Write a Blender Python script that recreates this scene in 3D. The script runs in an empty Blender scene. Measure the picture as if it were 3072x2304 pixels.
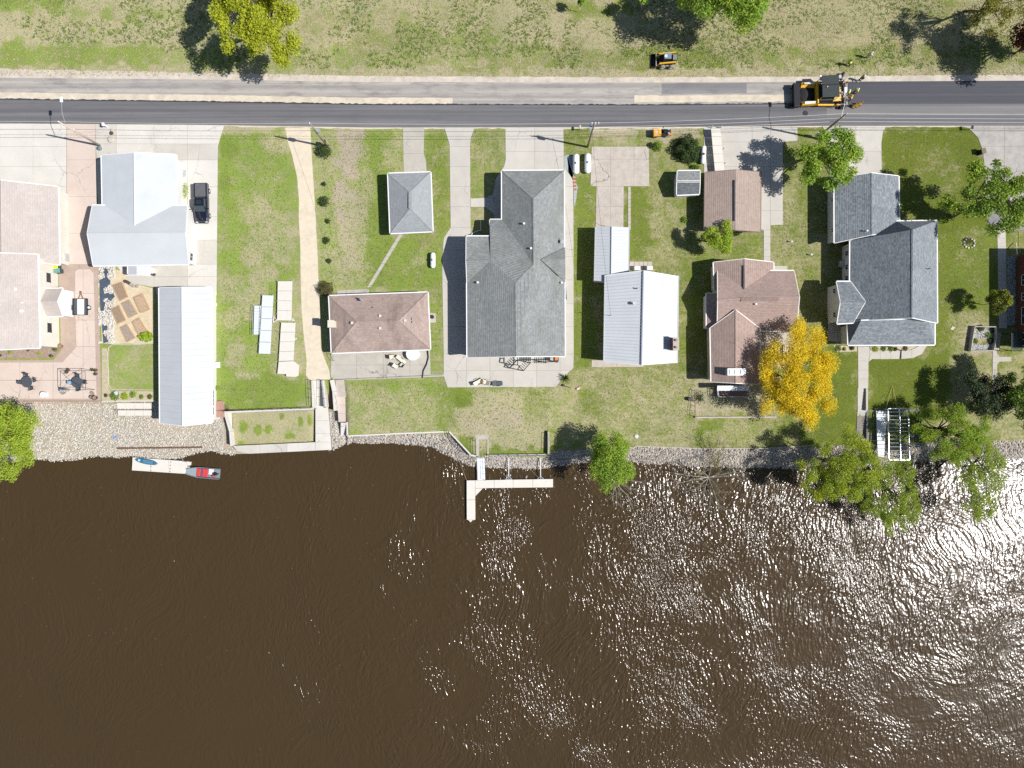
import bpy, bmesh, math, random
import numpy as np
from mathutils import Vector, Matrix
R = math.radians
random.seed(7); np.random.seed(7)
SC = bpy.context.scene
COL = SC.collection
# ------------------------------------------------------------ camera, sky, sun, exposure
H = 105.0            # drone height above the lawns; 0.05 m of lawn per photo pixel
K = 0.05
cd = bpy.data.cameras.new("camera"); cam = bpy.data.objects.new("camera", cd); COL.objects.link(cam)
cam.location = (0, 0, H); cam.rotation_euler = (0, 0, 0)
cd.sensor_width = 36; cd.lens = 36 * H / (3072 * K); cd.clip_start = 1; cd.clip_end = 6000
SC.camera = cam
SUN_EL = 49.5; SUN_AZ = 101.5          # azimuth clockwise from +Y
w = bpy.data.worlds.new("World"); SC.world = w; w.use_nodes = True
nt = w.node_tree; nt.nodes.clear()
sky = nt.nodes.new("ShaderNodeTexSky"); sky.sky_type = 'NISHITA'; sky.sun_disc = False
sky.sun_elevation = R(SUN_EL); sky.sun_rotation = R(SUN_AZ); sky.air_density = 1.0; sky.dust_density = 0.6
bg = nt.nodes.new("ShaderNodeBackground"); bg.inputs[1].default_value = 0.07
wo = nt.nodes.new("ShaderNodeOutputWorld"); nt.links.new(sky.outputs[0], bg.inputs[0]); nt.links.new(bg.outputs[0], wo.inputs[0])
sl = bpy.data.lights.new("sun", 'SUN'); sl.energy = 5.0; sl.angle = R(0.53); sl.color = (1.0, 0.97, 0.93)
sun = bpy.data.objects.new("sun", sl); COL.objects.link(sun); sun.location = (80, -20, 90)
sd = Vector((math.sin(R(SUN_AZ)) * math.cos(R(SUN_EL)), math.cos(R(SUN_AZ)) * math.cos(R(SUN_EL)), math.sin(R(SUN_EL))))
sun.rotation_euler = sd.to_track_quat('Z', 'Y').to_euler()
SC.view_settings.view_transform = 'Standard'; SC.view_settings.look = 'None'
SC.view_settings.gamma = 1; SC.view_settings.use_curve_mapping = False; SC.view_settings.exposure = 0.42
SC.render.engine = 'CYCLES'
SC.cycles.max_bounces = 6; SC.cycles.diffuse_bounces = 3; SC.cycles.glossy_bounces = 3; SC.cycles.transmission_bounces = 4
SC.cycles.transparent_max_bounces = 6; SC.cycles.sample_clamp_direct = 14; SC.cycles.sample_clamp_indirect = 4
SC.cycles.use_denoising = False

# ------------------------------------------------------------ measuring: photo pixel at a height -> metres
def P(px, py, z=0.0):
    s = K * (H - z) / H
    return Vector(((px - 1536) * s, (1152 - py) * s, z))
ORI = {'M1': (0, 400), 'M2': (500, 400), 'M3': (1000, 400), 'M4': (1500, 300), 'T1': (0, 0), 'T2': (500, 0), 'T3': (1900, 0), 'T4': (2472, 0),
       'L1': (0, 800), 'L2': (500, 800), 'L3': (900, 750), 'L4': (1300, 750), 'L5': (1700, 750), 'L6': (2000, 350), 'L7': (2472, 350), 'L8': (2472, 780),
       'B1': (0, 1150), 'B2': (500, 1150), 'B3': (1000, 1150), 'B4': (1300, 1150), 'B5': (1800, 1150), 'B6': (2172, 1150), 'B7': (2472, 1150), 'B8': (2172, 780)}
QK = 600 / 2212.0
def Z(key, *xy):
    o = ORI[key]; return [(o[0] + x * QK, o[1] + y * QK) for x, y in xy]
WATER_Z = -1.7
YW = [(-900, 1400), (0, 1395), (108, 1376), (163, 1383), (230, 1378), (296, 1367), (352, 1372), (393, 1367), (470, 1376), (542, 1375), (562, 1367), (600, 1356), (630, 1353),
      (698, 1365), (744, 1361), (996, 1350), (1015, 1337), (1056, 1321), (1110, 1324), (1168, 1322), (1244, 1329), (1298, 1337), (1325, 1353), (1374, 1375), (1407, 1391),
      (1461, 1397), (1542, 1399), (1620, 1401), (1707, 1386), (1800, 1378), (1895, 1380), (1935, 1384), (2044, 1391), (2152, 1396), (2261, 1397), (2400, 1402), (2560, 1390),
      (2700, 1383), (2757, 1380), (2860, 1374), (2987, 1372), (3072, 1371), (4000, 1380)]
# x, start of slope, foot line of upper ground, z above, z below
PROF = [(-900, 1199, 1203, 0, -1.0), (660, 1199, 1203, 0, -1.0), (690, 1226, 1230, 0, -1.1), (932, 1226, 1230, 0, -1.1), (938, 1118, 1230, -1.45, -1.5), (996, 1118, 1230, -1.45, -1.5), (1006, 1118, 1228, -.8, -1.2), (1036, 1118, 1228, -.8, -1.2),
        (1044, 1150, 1306, -.5, -1.15), (1340, 1150, 1297, -.5, -1.15), (1350, 1150, 1302, -.5, -1.15), (1420, 1150, 1365, -.5, -1.15), (1645, 1150, 1366, -.5, -1.15), (1655, 1150, 1352, -.7, -.95),
        (1900, 1150, 1338, -.8, -.95), (2100, 1150, 1342, -.8, -.95), (2480, 1150, 1338, -.8, -.95), (2600, 1160, 1330, -.8, -1.0), (2900, 1160, 1320, -.8, -1.0), (4000, 1160, 1320, -.8, -1.0)]
def lerp_tab(tab, x, k=1):
    if x <= tab[0][0]: return tab[0][k]
    for a, b in zip(tab, tab[1:]):
        if x <= b[0]:
            t = (x - a[0]) / max(1e-6, b[0] - a[0]); return a[k] + (b[k] - a[k]) * t
    return tab[-1][k]
def gz(px, py):
    ya = lerp_tab(PROF, px, 1); yt = lerp_tab(PROF, px, 2); za = lerp_tab(PROF, px, 3); zb = lerp_tab(PROF, px, 4); yw = lerp_tab(YW, px)
    if py <= ya: return 0.0
    if py <= yt:
        t = (py - ya) / (yt - ya); return za * t * t * (3 - 2 * t)
    if py <= yt + 5: return za + (zb - za) * (py - yt) / 5
    if py <= yw: return zb + (WATER_Z - zb) * (py - yt - 5) / max(4, yw - yt - 5)
    return max(-5, WATER_Z - (py - yw) * 0.02)
def G(px, py, dz=0.0): return P(px, py, gz(px, py) + dz)

# ------------------------------------------------------------ materials
MATS = {}
def newmat(name):
    m = bpy.data.materials.new(name); m.use_nodes = True; n = m.node_tree; n.nodes.clear()
    out = n.nodes.new("ShaderNodeOutputMaterial"); b = n.nodes.new("ShaderNodeBsdfPrincipled"); n.links.new(b.outputs[0], out.inputs[0])
    return m, n, b, out
def nd(n, t, **kw):
    o = n.nodes.new(t)
    for k, v in kw.items(): setattr(o, k, v)
    return o
def noise(n, co, scale, detail=4, rough=.55, dist=0):
    t = nd(n, "ShaderNodeTexNoise"); t.inputs['Scale'].default_value = scale; t.inputs['Detail'].default_value = detail
    t.inputs['Roughness'].default_value = rough; t.inputs['Distortion'].default_value = dist
    if co is not None: n.links.new(co, t.inputs['Vector'])
    return t.outputs[0]
def maprange(n, v, a, b, c=0, d=1, smooth=False):
    t = nd(n, "ShaderNodeMapRange"); t.inputs[1].default_value = a; t.inputs[2].default_value = b; t.inputs[3].default_value = c; t.inputs[4].default_value = d
    if smooth: t.interpolation_type = 'SMOOTHSTEP'
    n.links.new(v, t.inputs[0]); return t.outputs[0]
def math_(n, op, a, b=None, clamp=False):
    t = nd(n, "ShaderNodeMath", operation=op, use_clamp=clamp)
    for i, v in enumerate((a, b)):
        if v is None: continue
        if hasattr(v, 'is_output') or hasattr(v, 'links'): n.links.new(v, t.inputs[i])
        else: t.inputs[i].default_value = v
    return t.outputs[0]
def mixc(n, f, a, b, mode='MIX'):
    t = nd(n, "ShaderNodeMix", data_type='RGBA', blend_type=mode)
    for i, v in ((0, f), (6, a), (7, b)):
        if hasattr(v, 'links'): n.links.new(v, t.inputs[i])
        elif i == 0: t.inputs[0].default_value = v
        else: t.inputs[i].default_value = (v[0], v[1], v[2], 1)
    return t.outputs[2]
def bumpn(n, h, strength, dist, b):
    t = nd(n, "ShaderNodeBump"); t.inputs['Strength'].default_value = strength; t.inputs['Distance'].default_value = dist
    n.links.new(h, t.inputs['Height']); n.links.new(t.outputs[0], b.inputs['Normal'])
def pos(n): return nd(n, "ShaderNodeNewGeometry").outputs['Position']
def mapped(n, co, scale=(1, 1, 1), rot=(0, 0, 0)):
    m = nd(n, "ShaderNodeMapping"); m.inputs['Scale'].default_value = scale; m.inputs['Rotation'].default_value = rot
    n.links.new(co, m.inputs['Vector']); return m.outputs[0]

def MT(name, col, rough=.75, var=.18, scale=1.6, bump=.0, metal=0.0, spec=.35, stain=None, stain_amt=.35, fine=14, obj=False, coat=0, crack=0):
    """one surface colour with wear: slow patches, fine grain, optional stains"""
    if name in MATS: return MATS[name]
    m, n, b, out = newmat(name); MATS[name] = m
    co = nd(n, "ShaderNodeTexCoord").outputs['Object'] if obj else pos(n)
    a = noise(n, co, scale, 5, .6); f = noise(n, co, fine, 3, .6)
    v = math_(n, 'ADD', math_(n, 'MULTIPLY', a, .6), math_(n, 'MULTIPLY', f, .4))
    lo = [c * (1 - var) for c in col]; hi = [min(1, c * (1 + var)) for c in col]
    c = mixc(n, maprange(n, v, .36, .64), lo, hi)
    if stain:
        s = maprange(n, noise(n, co, scale * .45, 6, .7, .6), .5, .72)
        c = mixc(n, math_(n, 'MULTIPLY', s, stain_amt), c, stain)
    if crack:
        wv = nd(n, "ShaderNodeVectorMath", operation='MULTIPLY_ADD'); nz = nd(n, "ShaderNodeTexNoise"); nz.inputs['Scale'].default_value = .9; nz.inputs['Detail'].default_value = 5; n.links.new(co, nz.inputs['Vector']); n.links.new(nz.outputs['Color'], wv.inputs[0]); wv.inputs[1].default_value = (1.6, 1.6, 0); n.links.new(co, wv.inputs[2])
        vo = nd(n, "ShaderNodeTexVoronoi", feature='DISTANCE_TO_EDGE'); vo.inputs['Scale'].default_value = .17; n.links.new(wv.outputs[0], vo.inputs['Vector'])
        ck = math_(n, 'MULTIPLY', maprange(n, vo.outputs['Distance'], .003, .008, crack, 0), maprange(n, noise(n, co, .13, 3, .5), .48, .58))
        c = mixc(n, ck, c, [x * .35 for x in col])
        sp = maprange(n, noise(n, mapped(n, co, (1, .55, 1)), .55, 5, .7, .8), .60, .74, 0, crack * .45); c = mixc(n, sp, c, [x * .55 for x in col])
    n.links.new(c, b.inputs['Base Color']); b.inputs['Roughness'].default_value = rough; b.inputs['Metallic'].default_value = metal
    b.inputs['Specular IOR Level'].default_value = spec
    if coat: b.inputs['Coat Weight'].default_value = coat
    if bump: bumpn(n, f, .6, bump, b)
    return m

def shingle(name, col, col2, course=.145, pitch_z=.085, moss=None, streak=0.0, contrast=.30):
    """asphalt shingles: courses run level, so the course is read from height"""
    if name in MATS: return MATS[name]
    m, n, b, out = newmat(name); MATS[name] = m
    co = pos(n); sx = nd(n, "ShaderNodeSeparateXYZ"); n.links.new(co, sx.inputs[0])
    zc = math_(n, 'DIVIDE', sx.outputs[2], pitch_z)
    fr = math_(n, 'FRACT', zc); fl = math_(n, 'FLOOR', zc)
    cb = nd(n, "ShaderNodeCombineXYZ")
    n.links.new(math_(n, 'FLOOR', math_(n, 'MULTIPLY', sx.outputs[0], 3.1)), cb.inputs[0]); n.links.new(math_(n, 'FLOOR', math_(n, 'MULTIPLY', sx.outputs[1], 3.1)), cb.inputs[1]); n.links.new(fl, cb.inputs[2])
    wn = nd(n, "ShaderNodeTexWhiteNoise", noise_dimensions='3D'); n.links.new(cb.outputs[0], wn.inputs[0])
    g = noise(n, co, 7, 4, .8); big = noise(n, co, .35, 5, .6)
    t = math_(n, 'ADD', math_(n, 'MULTIPLY', wn.outputs[0], .30), math_(n, 'MULTIPLY', g, .9))
    c = mixc(n, maprange(n, t, .35, .85), col, col2)
    c = mixc(n, maprange(n, big, .35, .7, 0, .28), c, [x * .72 for x in col])
    if moss:
        ms = maprange(n, noise(n, mapped(n, co, (1, .25, 1)), .55, 6, .65), .5, .72, 0, .8)
        c = mixc(n, ms, c, moss)
    if streak:
        s = maprange(n, noise(n, mapped(n, co, (.35, 2.4, 1)), 1.0, 4, .7), .60, .74, 0, streak)
        c = mixc(n, s, c, (.55, .55, .52))
    edge = maprange(n, fr, .0, .42, 1, 0)  # course shadow put into the colour, darkest at each lower edge
    c = mixc(n, math_(n, 'MULTIPLY', edge, contrast), c, [x * .25 for x in col])
    n.links.new(c, b.inputs['Base Color']); b.inputs['Roughness'].default_value = .93; b.inputs['Specular IOR Level'].default_value = .2
    bumpn(n, math_(n, 'ADD', math_(n, 'MULTIPLY', fr, -1.0), math_(n, 'MULTIPLY', g, .35)), .55, .02, b)
    return m

# ------------------------------------------------------------ things, parts, meshes
BASE = {}
def props(o, label=None, cat=None, group=None, kind=None):
    if label: o['label'] = label
    if cat: o['category'] = cat
    if group: o['group'] = group
    if kind: o['kind'] = kind
    return o
def thing(name, label, cat, loc=(0, 0, 0), group=None):
    o = bpy.data.objects.new(name, None); COL.objects.link(o); o.location = loc; o.empty_display_size = .3
    BASE[o.name] = Vector(loc); return props(o, label, cat, group)
class MB:
    def __init__(s): s.v = []; s.f = []; s.m = []; s.mi = 0
    def add(s, vs, fs):
        b = len(s.v); s.v += [tuple(v) for v in vs]; s.f += [tuple(b + i for i in f) for f in fs]; s.m += [s.mi] * len(fs); return s
    def box(s, c, size, rz=0, rot=None, taper=1.0):
        hx, hy, hz = size[0] / 2, size[1] / 2, size[2] / 2
        pts = [Vector((x * (taper if z > 0 else 1), y * (taper if z > 0 else 1), z)) for z in (-hz, hz) for x, y in ((-hx, -hy), (hx, -hy), (hx, hy), (-hx, hy))]
        M = rot if rot else Matrix.Rotation(rz, 3, 'Z')
        return s.add([M @ p + Vector(c) for p in pts], [(3, 2, 1, 0), (4, 5, 6, 7), (0, 1, 5, 4), (1, 2, 6, 5), (2, 3, 7, 6), (3, 0, 4, 7)])
    def prism(s, poly, z0, z1):
        """poly of (x,y) metres counter-clockwise or not; z0/z1 number or list"""
        n = len(poly); A = sum(poly[i][0] * poly[(i + 1) % n][1] - poly[(i + 1) % n][0] * poly[i][1] for i in range(n))
        idx = list(range(n)) if A > 0 else list(range(n - 1, -1, -1))
        g = lambda z, i: z[i] if isinstance(z, (list, tuple)) else z
        vs = [(poly[i][0], poly[i][1], g(z0, i)) for i in idx] + [(poly[i][0], poly[i][1], g(z1, i)) for i in idx]
        fs = [tuple(range(n, 2 * n)), tuple(range(n - 1, -1, -1))] + [(i, (i + 1) % n, n + (i + 1) % n, n + i) for i in range(n)]
        return s.add(vs, fs)
    def tube(s, pts, r, n=6, r1=None):
        pts = [Vector(p) for p in pts]; L = len(pts); vs = []; fs = []
        for i, p in enumerate(pts):
            d = (pts[min(i + 1, L - 1)] - pts[max(i - 1, 0)]).normalized()
            a = d.cross(Vector((0, 0, 1)))
            if a.length < .02: a = d.cross(Vector((1, 0, 0)))
            a.normalize(); bb = d.cross(a)
            rr = r if r1 is None else r + (r1 - r) * i / (L - 1)
            vs += [p + (a * math.cos(2 * math.pi * k / n) + bb * math.sin(2 * math.pi * k / n)) * rr for k in range(n)]
        for i in range(L - 1):
            for k in range(n): fs.append((i * n + k, i * n + (k + 1) % n, (i + 1) * n + (k + 1) % n, (i + 1) * n + k))
        fs += [tuple(range(n - 1, -1, -1)), tuple((L - 1) * n + k for k in range(n))]
        return s.add(vs, fs)
    def cyl(s, c, r, h, n=16, r2=None, axis='Z'):
        r2 = r if r2 is None else r2; c = Vector(c)
        def T(x, y, z): return {'Z': Vector((x, y, z)), 'X': Vector((z, x, y)), 'Y': Vector((y, z, x))}[axis] + c
        vs = [T(math.cos(2 * math.pi * k / n) * rr, math.sin(2 * math.pi * k / n) * rr, zz) for rr, zz in ((r, 0), (r2, h)) for k in range(n)]
        return s.add(vs, [tuple(range(n - 1, -1, -1)), tuple(range(n, 2 * n))] + [(k, (k + 1) % n, n + (k + 1) % n, n + k) for k in range(n)])
    def lathe(s, c, prof, n=16, M=None):
        c = Vector(c); M = M or Matrix.Identity(3); vs = []; fs = []
        for r, z in prof: vs += [M @ Vector((math.cos(2 * math.pi * k / n) * r, math.sin(2 * math.pi * k / n) * r, z)) + c for k in range(n)]
        for i in range(len(prof) - 1):
            for k in range(n): fs.append((i * n + k, i * n + (k + 1) % n, (i + 1) * n + (k + 1) % n, (i + 1) * n + k))
        fs += [tuple(range(n - 1, -1, -1)), tuple((len(prof) - 1) * n + k for k in range(n))]
        return s.add(vs, fs)
    def loft(s, rings, cap=True):
        n = len(rings[0]); vs = [p for r in rings for p in r]; fs = []
        for i in range(len(rings) - 1):
            for k in range(n): fs.append((i * n + k, i * n + (k + 1) % n, (i + 1) * n + (k + 1) % n, (i + 1) * n + k))
        if cap: fs += [tuple(range(n - 1, -1, -1)), tuple((len(rings) - 1) * n + k for k in range(n))]
        return s.add(vs, fs)
    def build(s, name, mats, parent=None, smooth=False, bevel=0, label=None, cat=None, group=None, kind=None):
        off = BASE.get(parent.name, Vector((0, 0, 0))) if parent else Vector((0, 0, 0))
        me = bpy.data.meshes.new(name)
        me.from_pydata([(x - off.x, y - off.y, z - off.z) for x, y, z in s.v], [], s.f)
        if not isinstance(mats, (list, tuple)): mats = [mats]
        for m in mats: me.materials.append(m)
        if len(mats) > 1: me.polygons.foreach_set('material_index', s.m)
        if smooth: me.polygons.foreach_set('use_smooth', [True] * len(me.polygons))
        bm = bmesh.new(); bm.from_mesh(me); bmesh.ops.recalc_face_normals(bm, faces=bm.faces); bm.to_mesh(me); bm.free()
        o = bpy.data.objects.new(name, me); COL.objects.link(o)
        if parent: o.parent = parent
        BASE[o.name] = off
        if bevel:
            bv = o.modifiers.new('bevel', 'BEVEL'); bv.width = bevel; bv.segments = 2; bv.limit_method = 'ANGLE'; bv.angle_limit = R(40)
        return props(o, label, cat, group, kind)
def solo(mb, name, mats, label, cat, group=None, kind=None, **kw):
    """a thing that is one mesh"""
    return mb.build(name, mats, None, label=label, cat=cat, group=group, kind=kind, **kw)
def kids(o): return [c for c in bpy.data.objects if c.parent == o]
def copy_tree(o, parent=None, _all=None):
    if _all is None:
        _all = {}
        for c in COL.objects:
            if c.parent: _all.setdefault(c.parent.name, []).append(c)
    c = o.copy(); COL.objects.link(c)
    if parent: c.parent = parent
    BASE[c.name] = BASE.get(o.name, Vector((0, 0, 0)))
    for ch in _all.get(o.name, []): copy_tree(ch, c, _all)
    return c
def polyxy(pts, z=0): return [tuple(P(x, y, z)[:2]) for x, y in pts]
def inset(poly, d):
    """move every edge of a closed (x,y) outline inwards by d"""
    n = len(poly); A = sum(poly[i][0] * poly[(i + 1) % n][1] - poly[(i + 1) % n][0] * poly[i][1] for i in range(n)); sg = 1 if A > 0 else -1
    out = []
    for i in range(n):
        p0, p1, p2 = Vector(poly[i - 1][:2]), Vector(poly[i][:2]), Vector(poly[(i + 1) % n][:2])
        d1 = (p1 - p0).normalized(); d2 = (p2 - p1).normalized()
        n1 = Vector((-d1.y, d1.x)) * sg; n2 = Vector((-d2.y, d2.x)) * sg
        b = (n1 + n2)
        if b.length < 1e-4: b = n1.copy()
        b.normalize(); c = max(.35, b.dot(n1)); out.append(p1 + b * (d / c))
    return [tuple(q) for q in out]
# ============================================================ GROUND
def smooth(e0, e1, x):
    t = np.clip((x - e0) / (e1 - e0), 0, 1); return t * t * (3 - 2 * t)
def vnoise(X, Y, s, seed):
    rs = np.random.RandomState(seed); T = rs.rand(256, 256); x = X / s + 1000.3; y = Y / s + 1000.7
    xi = np.floor(x).astype(int); yi = np.floor(y).astype(int); fx = x - xi; fy = y - yi
    fx = fx * fx * (3 - 2 * fx); fy = fy * fy * (3 - 2 * fy)
    g = lambda a, b: T[a % 256, b % 256]
    return (g(xi, yi) * (1 - fx) + g(xi + 1, yi) * fx) * (1 - fy) + (g(xi, yi + 1) * (1 - fx) + g(xi + 1, yi + 1) * fx) * fy
gx = np.concatenate([np.array([-24000, -9000, -4000, -2200, -1400, -900]), np.arange(-600, 3700, 7.0), np.array([3950, 4500, 5500, 8000, 14000, 26000])])
gy = np.concatenate([np.array([-24000, -9000, -4000, -2200, -1400, -900]), np.arange(-620, 1440, 7.0), np.array([1480, 1600])])
GX, GY = np.meshgrid(gx, gy)
gzv = np.zeros_like(GX)
def itab(tab, k): return np.interp(GX, [t[0] for t in tab], [t[k] for t in tab])
ya, yt, za, zb, yw = itab(PROF, 1), itab(PROF, 2), itab(PROF, 3), itab(PROF, 4), itab(YW, 1)
t = np.clip((GY - ya) / (yt - ya), 0, 1); gzv = za * t * t * (3 - 2 * t)
gzv = np.where(GY > yt, za + (zb - za) * np.clip((GY - yt) / 5, 0, 1), gzv)
gzv = np.where(GY > yt + 5, zb + (WATER_Z - zb) * np.clip((GY - yt - 5) / np.maximum(4, yw - yt - 5), 0, 1), gzv)
gzv = np.where(GY > yw, np.maximum(-5, WATER_Z - (GY - yw) * .02), gzv)
gzv += np.where((GY < 200), (vnoise(GX, GY, 60, 3) - .5) * .10, 0) * smooth(200, 150, GY)
S = K * (H - gzv) / H
far = (np.abs(GX) > 4000) | (np.abs(GY) > 3000)
VX, VY = (GX - 1536) * S, (1152 - GY) * S
# paint: dry straw, depth of green, bare soil
dry = np.full_like(GX, .42); tone = np.full_like(GX, .40); soil = np.zeros_like(GX)
tone = .12 + .62 * smooth(500, 2500, GX)  # haze and exposure of the left side put into the grass colour, paler westward
def reg(x0, y0, x1, y1, d=None, t=None, s=None, f=14, blob=False):
    global dry, tone, soil
    wob = (vnoise(GX, GY, 34, 11) - .5) * 44 + (vnoise(GX, GY, 14, 12) - .5) * 26
    if blob:
        rr = np.sqrt(((GX - (x0 + x1) / 2) / ((x1 - x0) / 2)) ** 2 + ((GY - (y0 + y1) / 2) / ((y1 - y0) / 2)) ** 2)
        m = smooth(1.25, .65, rr + wob / 60)
    else:
        m = smooth(-f, f, GX - x0 + wob) * smooth(-f, f, x1 - GX + wob) * smooth(-f, f, GY - y0 + wob) * smooth(-f, f, y1 - GY + wob)
    if d is not None: dry = dry * (1 - m) + d * m
    if t is not None: tone = tone * (1 - m) + t * m
    if s is not None: soil = soil * (1 - m) + s * m
reg(-9000, -9000, 9000, 130, .80); reg(-9000, -9000, 200, 35, .25, .2); reg(-60, 45, 560, 150, .82); reg(0, 135, 480, 205, .22, .14)
reg(60, 30, 620, 45, .4); reg(900, 20, 1500, 110, .62, .45); reg(1050, 95, 1500, 175, .46, .42); reg(560, 90, 800, 150, .7); reg(870, 170, 1400, 228, .5, .3, f=8)
reg(1650, 0, 1900, 60, .25, .45, f=25); reg(1500, 30, 1700, 90, .8); reg(1750, 60, 2080, 150, .86); reg(1850, 150, 2180, 215, .24, .5, f=8)
reg(2100, 60, 2600, 150, .74); reg(2180, 150, 2740, 228, .42, .5, f=8); reg(2650, 30, 2880, 140, .78); reg(2880, 140, 3072, 225, .4, .5); reg(2700, 0, 2900, 60, .5)
for (x, y, r) in ((360, 60, 60), (310, 95, 50), (270, 130, 40)): reg(x - r, y - 10, x + r, y + 10, .3, .2, f=5)
reg(-900, 204, 9000, 250, .8, None, .35, f=6)
# yards
reg(650, 380, 870, 1235, .30, .10)
for (x, y, a, b) in ((780, 690, 40, 70), (760, 760, 34, 44), (850, 700, 26, 40), (700, 855, 40, 30), (800, 820, 36, 20), (850, 760, 28, 26), (770, 880, 30, 60), (830, 1110, 30, 28), (742, 905, 22, 40), (890, 990, 30, 120),
                     (700, 1060, 26, 24), (740, 1145, 40, 20), (860, 430, 50, 22), (700, 960, 22, 30), (780, 1190, 36, 14), (820, 1010, 20, 60)):
    reg(x - a * 1.25, y - b * 1.25, x + a * 1.25, y + b * 1.25, .66, .18, blob=True)
reg(672, 374, 930, 398, .8, None, .4, f=6); reg(662, 420, 700, 620, .12, .18); reg(690, 1120, 900, 1220, .16, .2)
reg(935, 380, 1212, 900, .52, .16); reg(1040, 560, 1200, 850, .60, .2); reg(1110, 400, 1165, 560, .2, .2); reg(1120, 520, 1165, 700, .16, .18); reg(1100, 700, 1330, 870, .2, .22); reg(1230, 740, 1260, 800, .5)
reg(1275, 400, 1345, 730, .34, .42); reg(1412, 385, 1505, 510, .48, .42); reg(1412, 600, 1470, 700, .55, .4)
reg(1290, 880, 1328, 1120, .4, .3)
reg(1690, 384, 1775, 470, .34, .55); reg(1722, 520, 1790, 1110, .22, .5); reg(1772, 384, 2110, 420, .8, None, .55, f=6); reg(1775, 415, 1960, 440, .6, .5, .3)
reg(1950, 440, 2060, 900, .45, .62); reg(1890, 570, 2010, 780, .55, .6); reg(1880, 560, 1950, 780, .22, .6)
reg(2040, 770, 2130, 1120, .3, .62); reg(2120, 720, 2290, 790, .36, .5); reg(2300, 600, 2400, 980, .5, .6); reg(2330, 560, 2480, 800, .55, .6)
reg(1044, 1145, 1310, 1310, .56, .26); reg(1070, 1130, 1300, 1165, .3, .2); reg(1340, 1170, 1640, 1360, .98, .3, .12); reg(1320, 1160, 1380, 1300, .3, .32); reg(1365, 1170, 1432, 1222, .0, .4); reg(1560, 1160, 1740, 1280, .55, .35)
reg(1600, 1180, 1660, 1240, .25, .4); reg(1430, 1345, 1650, 1366, .25, .4, f=6); reg(1370, 1300, 1430, 1365, .25, .4); reg(1385, 1235, 1560, 1300, 1.0, .3, .5)
reg(1700, 1110, 2090, 1340, .58, .52); reg(1730, 1160, 1800, 1240, .3, .5); reg(2090, 1258, 2310, 1330, .58, .5); reg(2095, 1255, 2160, 1300, .15, .45); reg(2080, 1110, 2300, 1252, .62, .5, .5)
reg(2420, 1055, 2572, 1330, .10, .80); reg(2605, 1060, 2860, 1235, .08, .82); reg(2845, 1060, 2980, 1320, .6, .55); reg(2780, 660, 2900, 1060, .22, .78); reg(2880, 690, 3000, 970, .22, .62)
reg(2860, 930, 2960, 1100, .5, .6); reg(2650, 384, 2960, 690, .14, .86); reg(2740, 440, 2880, 600, .3, .84); reg(2392, 380, 2490, 700, .4, .7); reg(2990, 1060, 3072, 1300, .55, .6); reg(2760, 1240, 3100, 1330, .5, .6, .35)
reg(2700, 1228, 2800, 1320, .2, .7)
# worn wheel tracks, garden soil, shores
reg(1012, 380, 1072, 540, .8, None, .75, f=8); reg(1020, 520, 1040, 680, .9, None, .85, f=6); reg(1050, 520, 1074, 620, .9, None, .8, f=6); reg(1030, 600, 1078, 800, .85, None, .4, f=12)
m = GY > yt + 3; soil = np.where(m & (GX < 3080), 1.0, soil)
inter = (GX > 696) & (GX < 950) & (GY > 1238) & (GY < 1336)
soil = np.where(inter, .12, soil); dry = np.where(inter, .78, dry); tone = np.where(inter, .2, tone)
for (x, y, a, b) in ((845, 1255, 9, 14), (900, 1265, 8, 20), (728, 1280, 14, 22), (775, 1290, 8, 14), (805, 1290, 10, 14), (870, 1310, 16, 10), (930, 1265, 9, 20), (720, 1330, 12, 6)): reg(x - a, y - b, x + a, y + b, .05, .2, blob=True)
reg(2900, 975, 2990, 1056, None, None, .6)
soil = np.where(GY > yw - 3, 1.0, soil)
ny, nx = GX.shape
verts = np.stack([VX.ravel(), VY.ravel(), gzv.ravel()], 1)
I = np.arange(ny * nx).reshape(ny, nx)
quads = np.stack([I[:-1, :-1].ravel(), I[1:, :-1].ravel(), I[1:, 1:].ravel(), I[:-1, 1:].ravel()], 1)
def npmesh(name, verts, faces, n, mat, smooth_=False):
    me = bpy.data.meshes.new(name); me.vertices.add(len(verts)); me.vertices.foreach_set('co', np.asarray(verts, dtype=np.float32).ravel())
    me.loops.add(len(faces) * n); me.polygons.add(len(faces)); me.loops.foreach_set('vertex_index', np.asarray(faces, dtype=np.int32).ravel())
    me.polygons.foreach_set('loop_start', np.arange(0, len(faces) * n, n, dtype=np.int32)); me.polygons.foreach_set('loop_total', np.full(len(faces), n, dtype=np.int32))
    if smooth_: me.polygons.foreach_set('use_smooth', np.ones(len(faces), dtype=bool))
    me.materials.append(mat); me.update(calc_edges=True); return me
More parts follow.
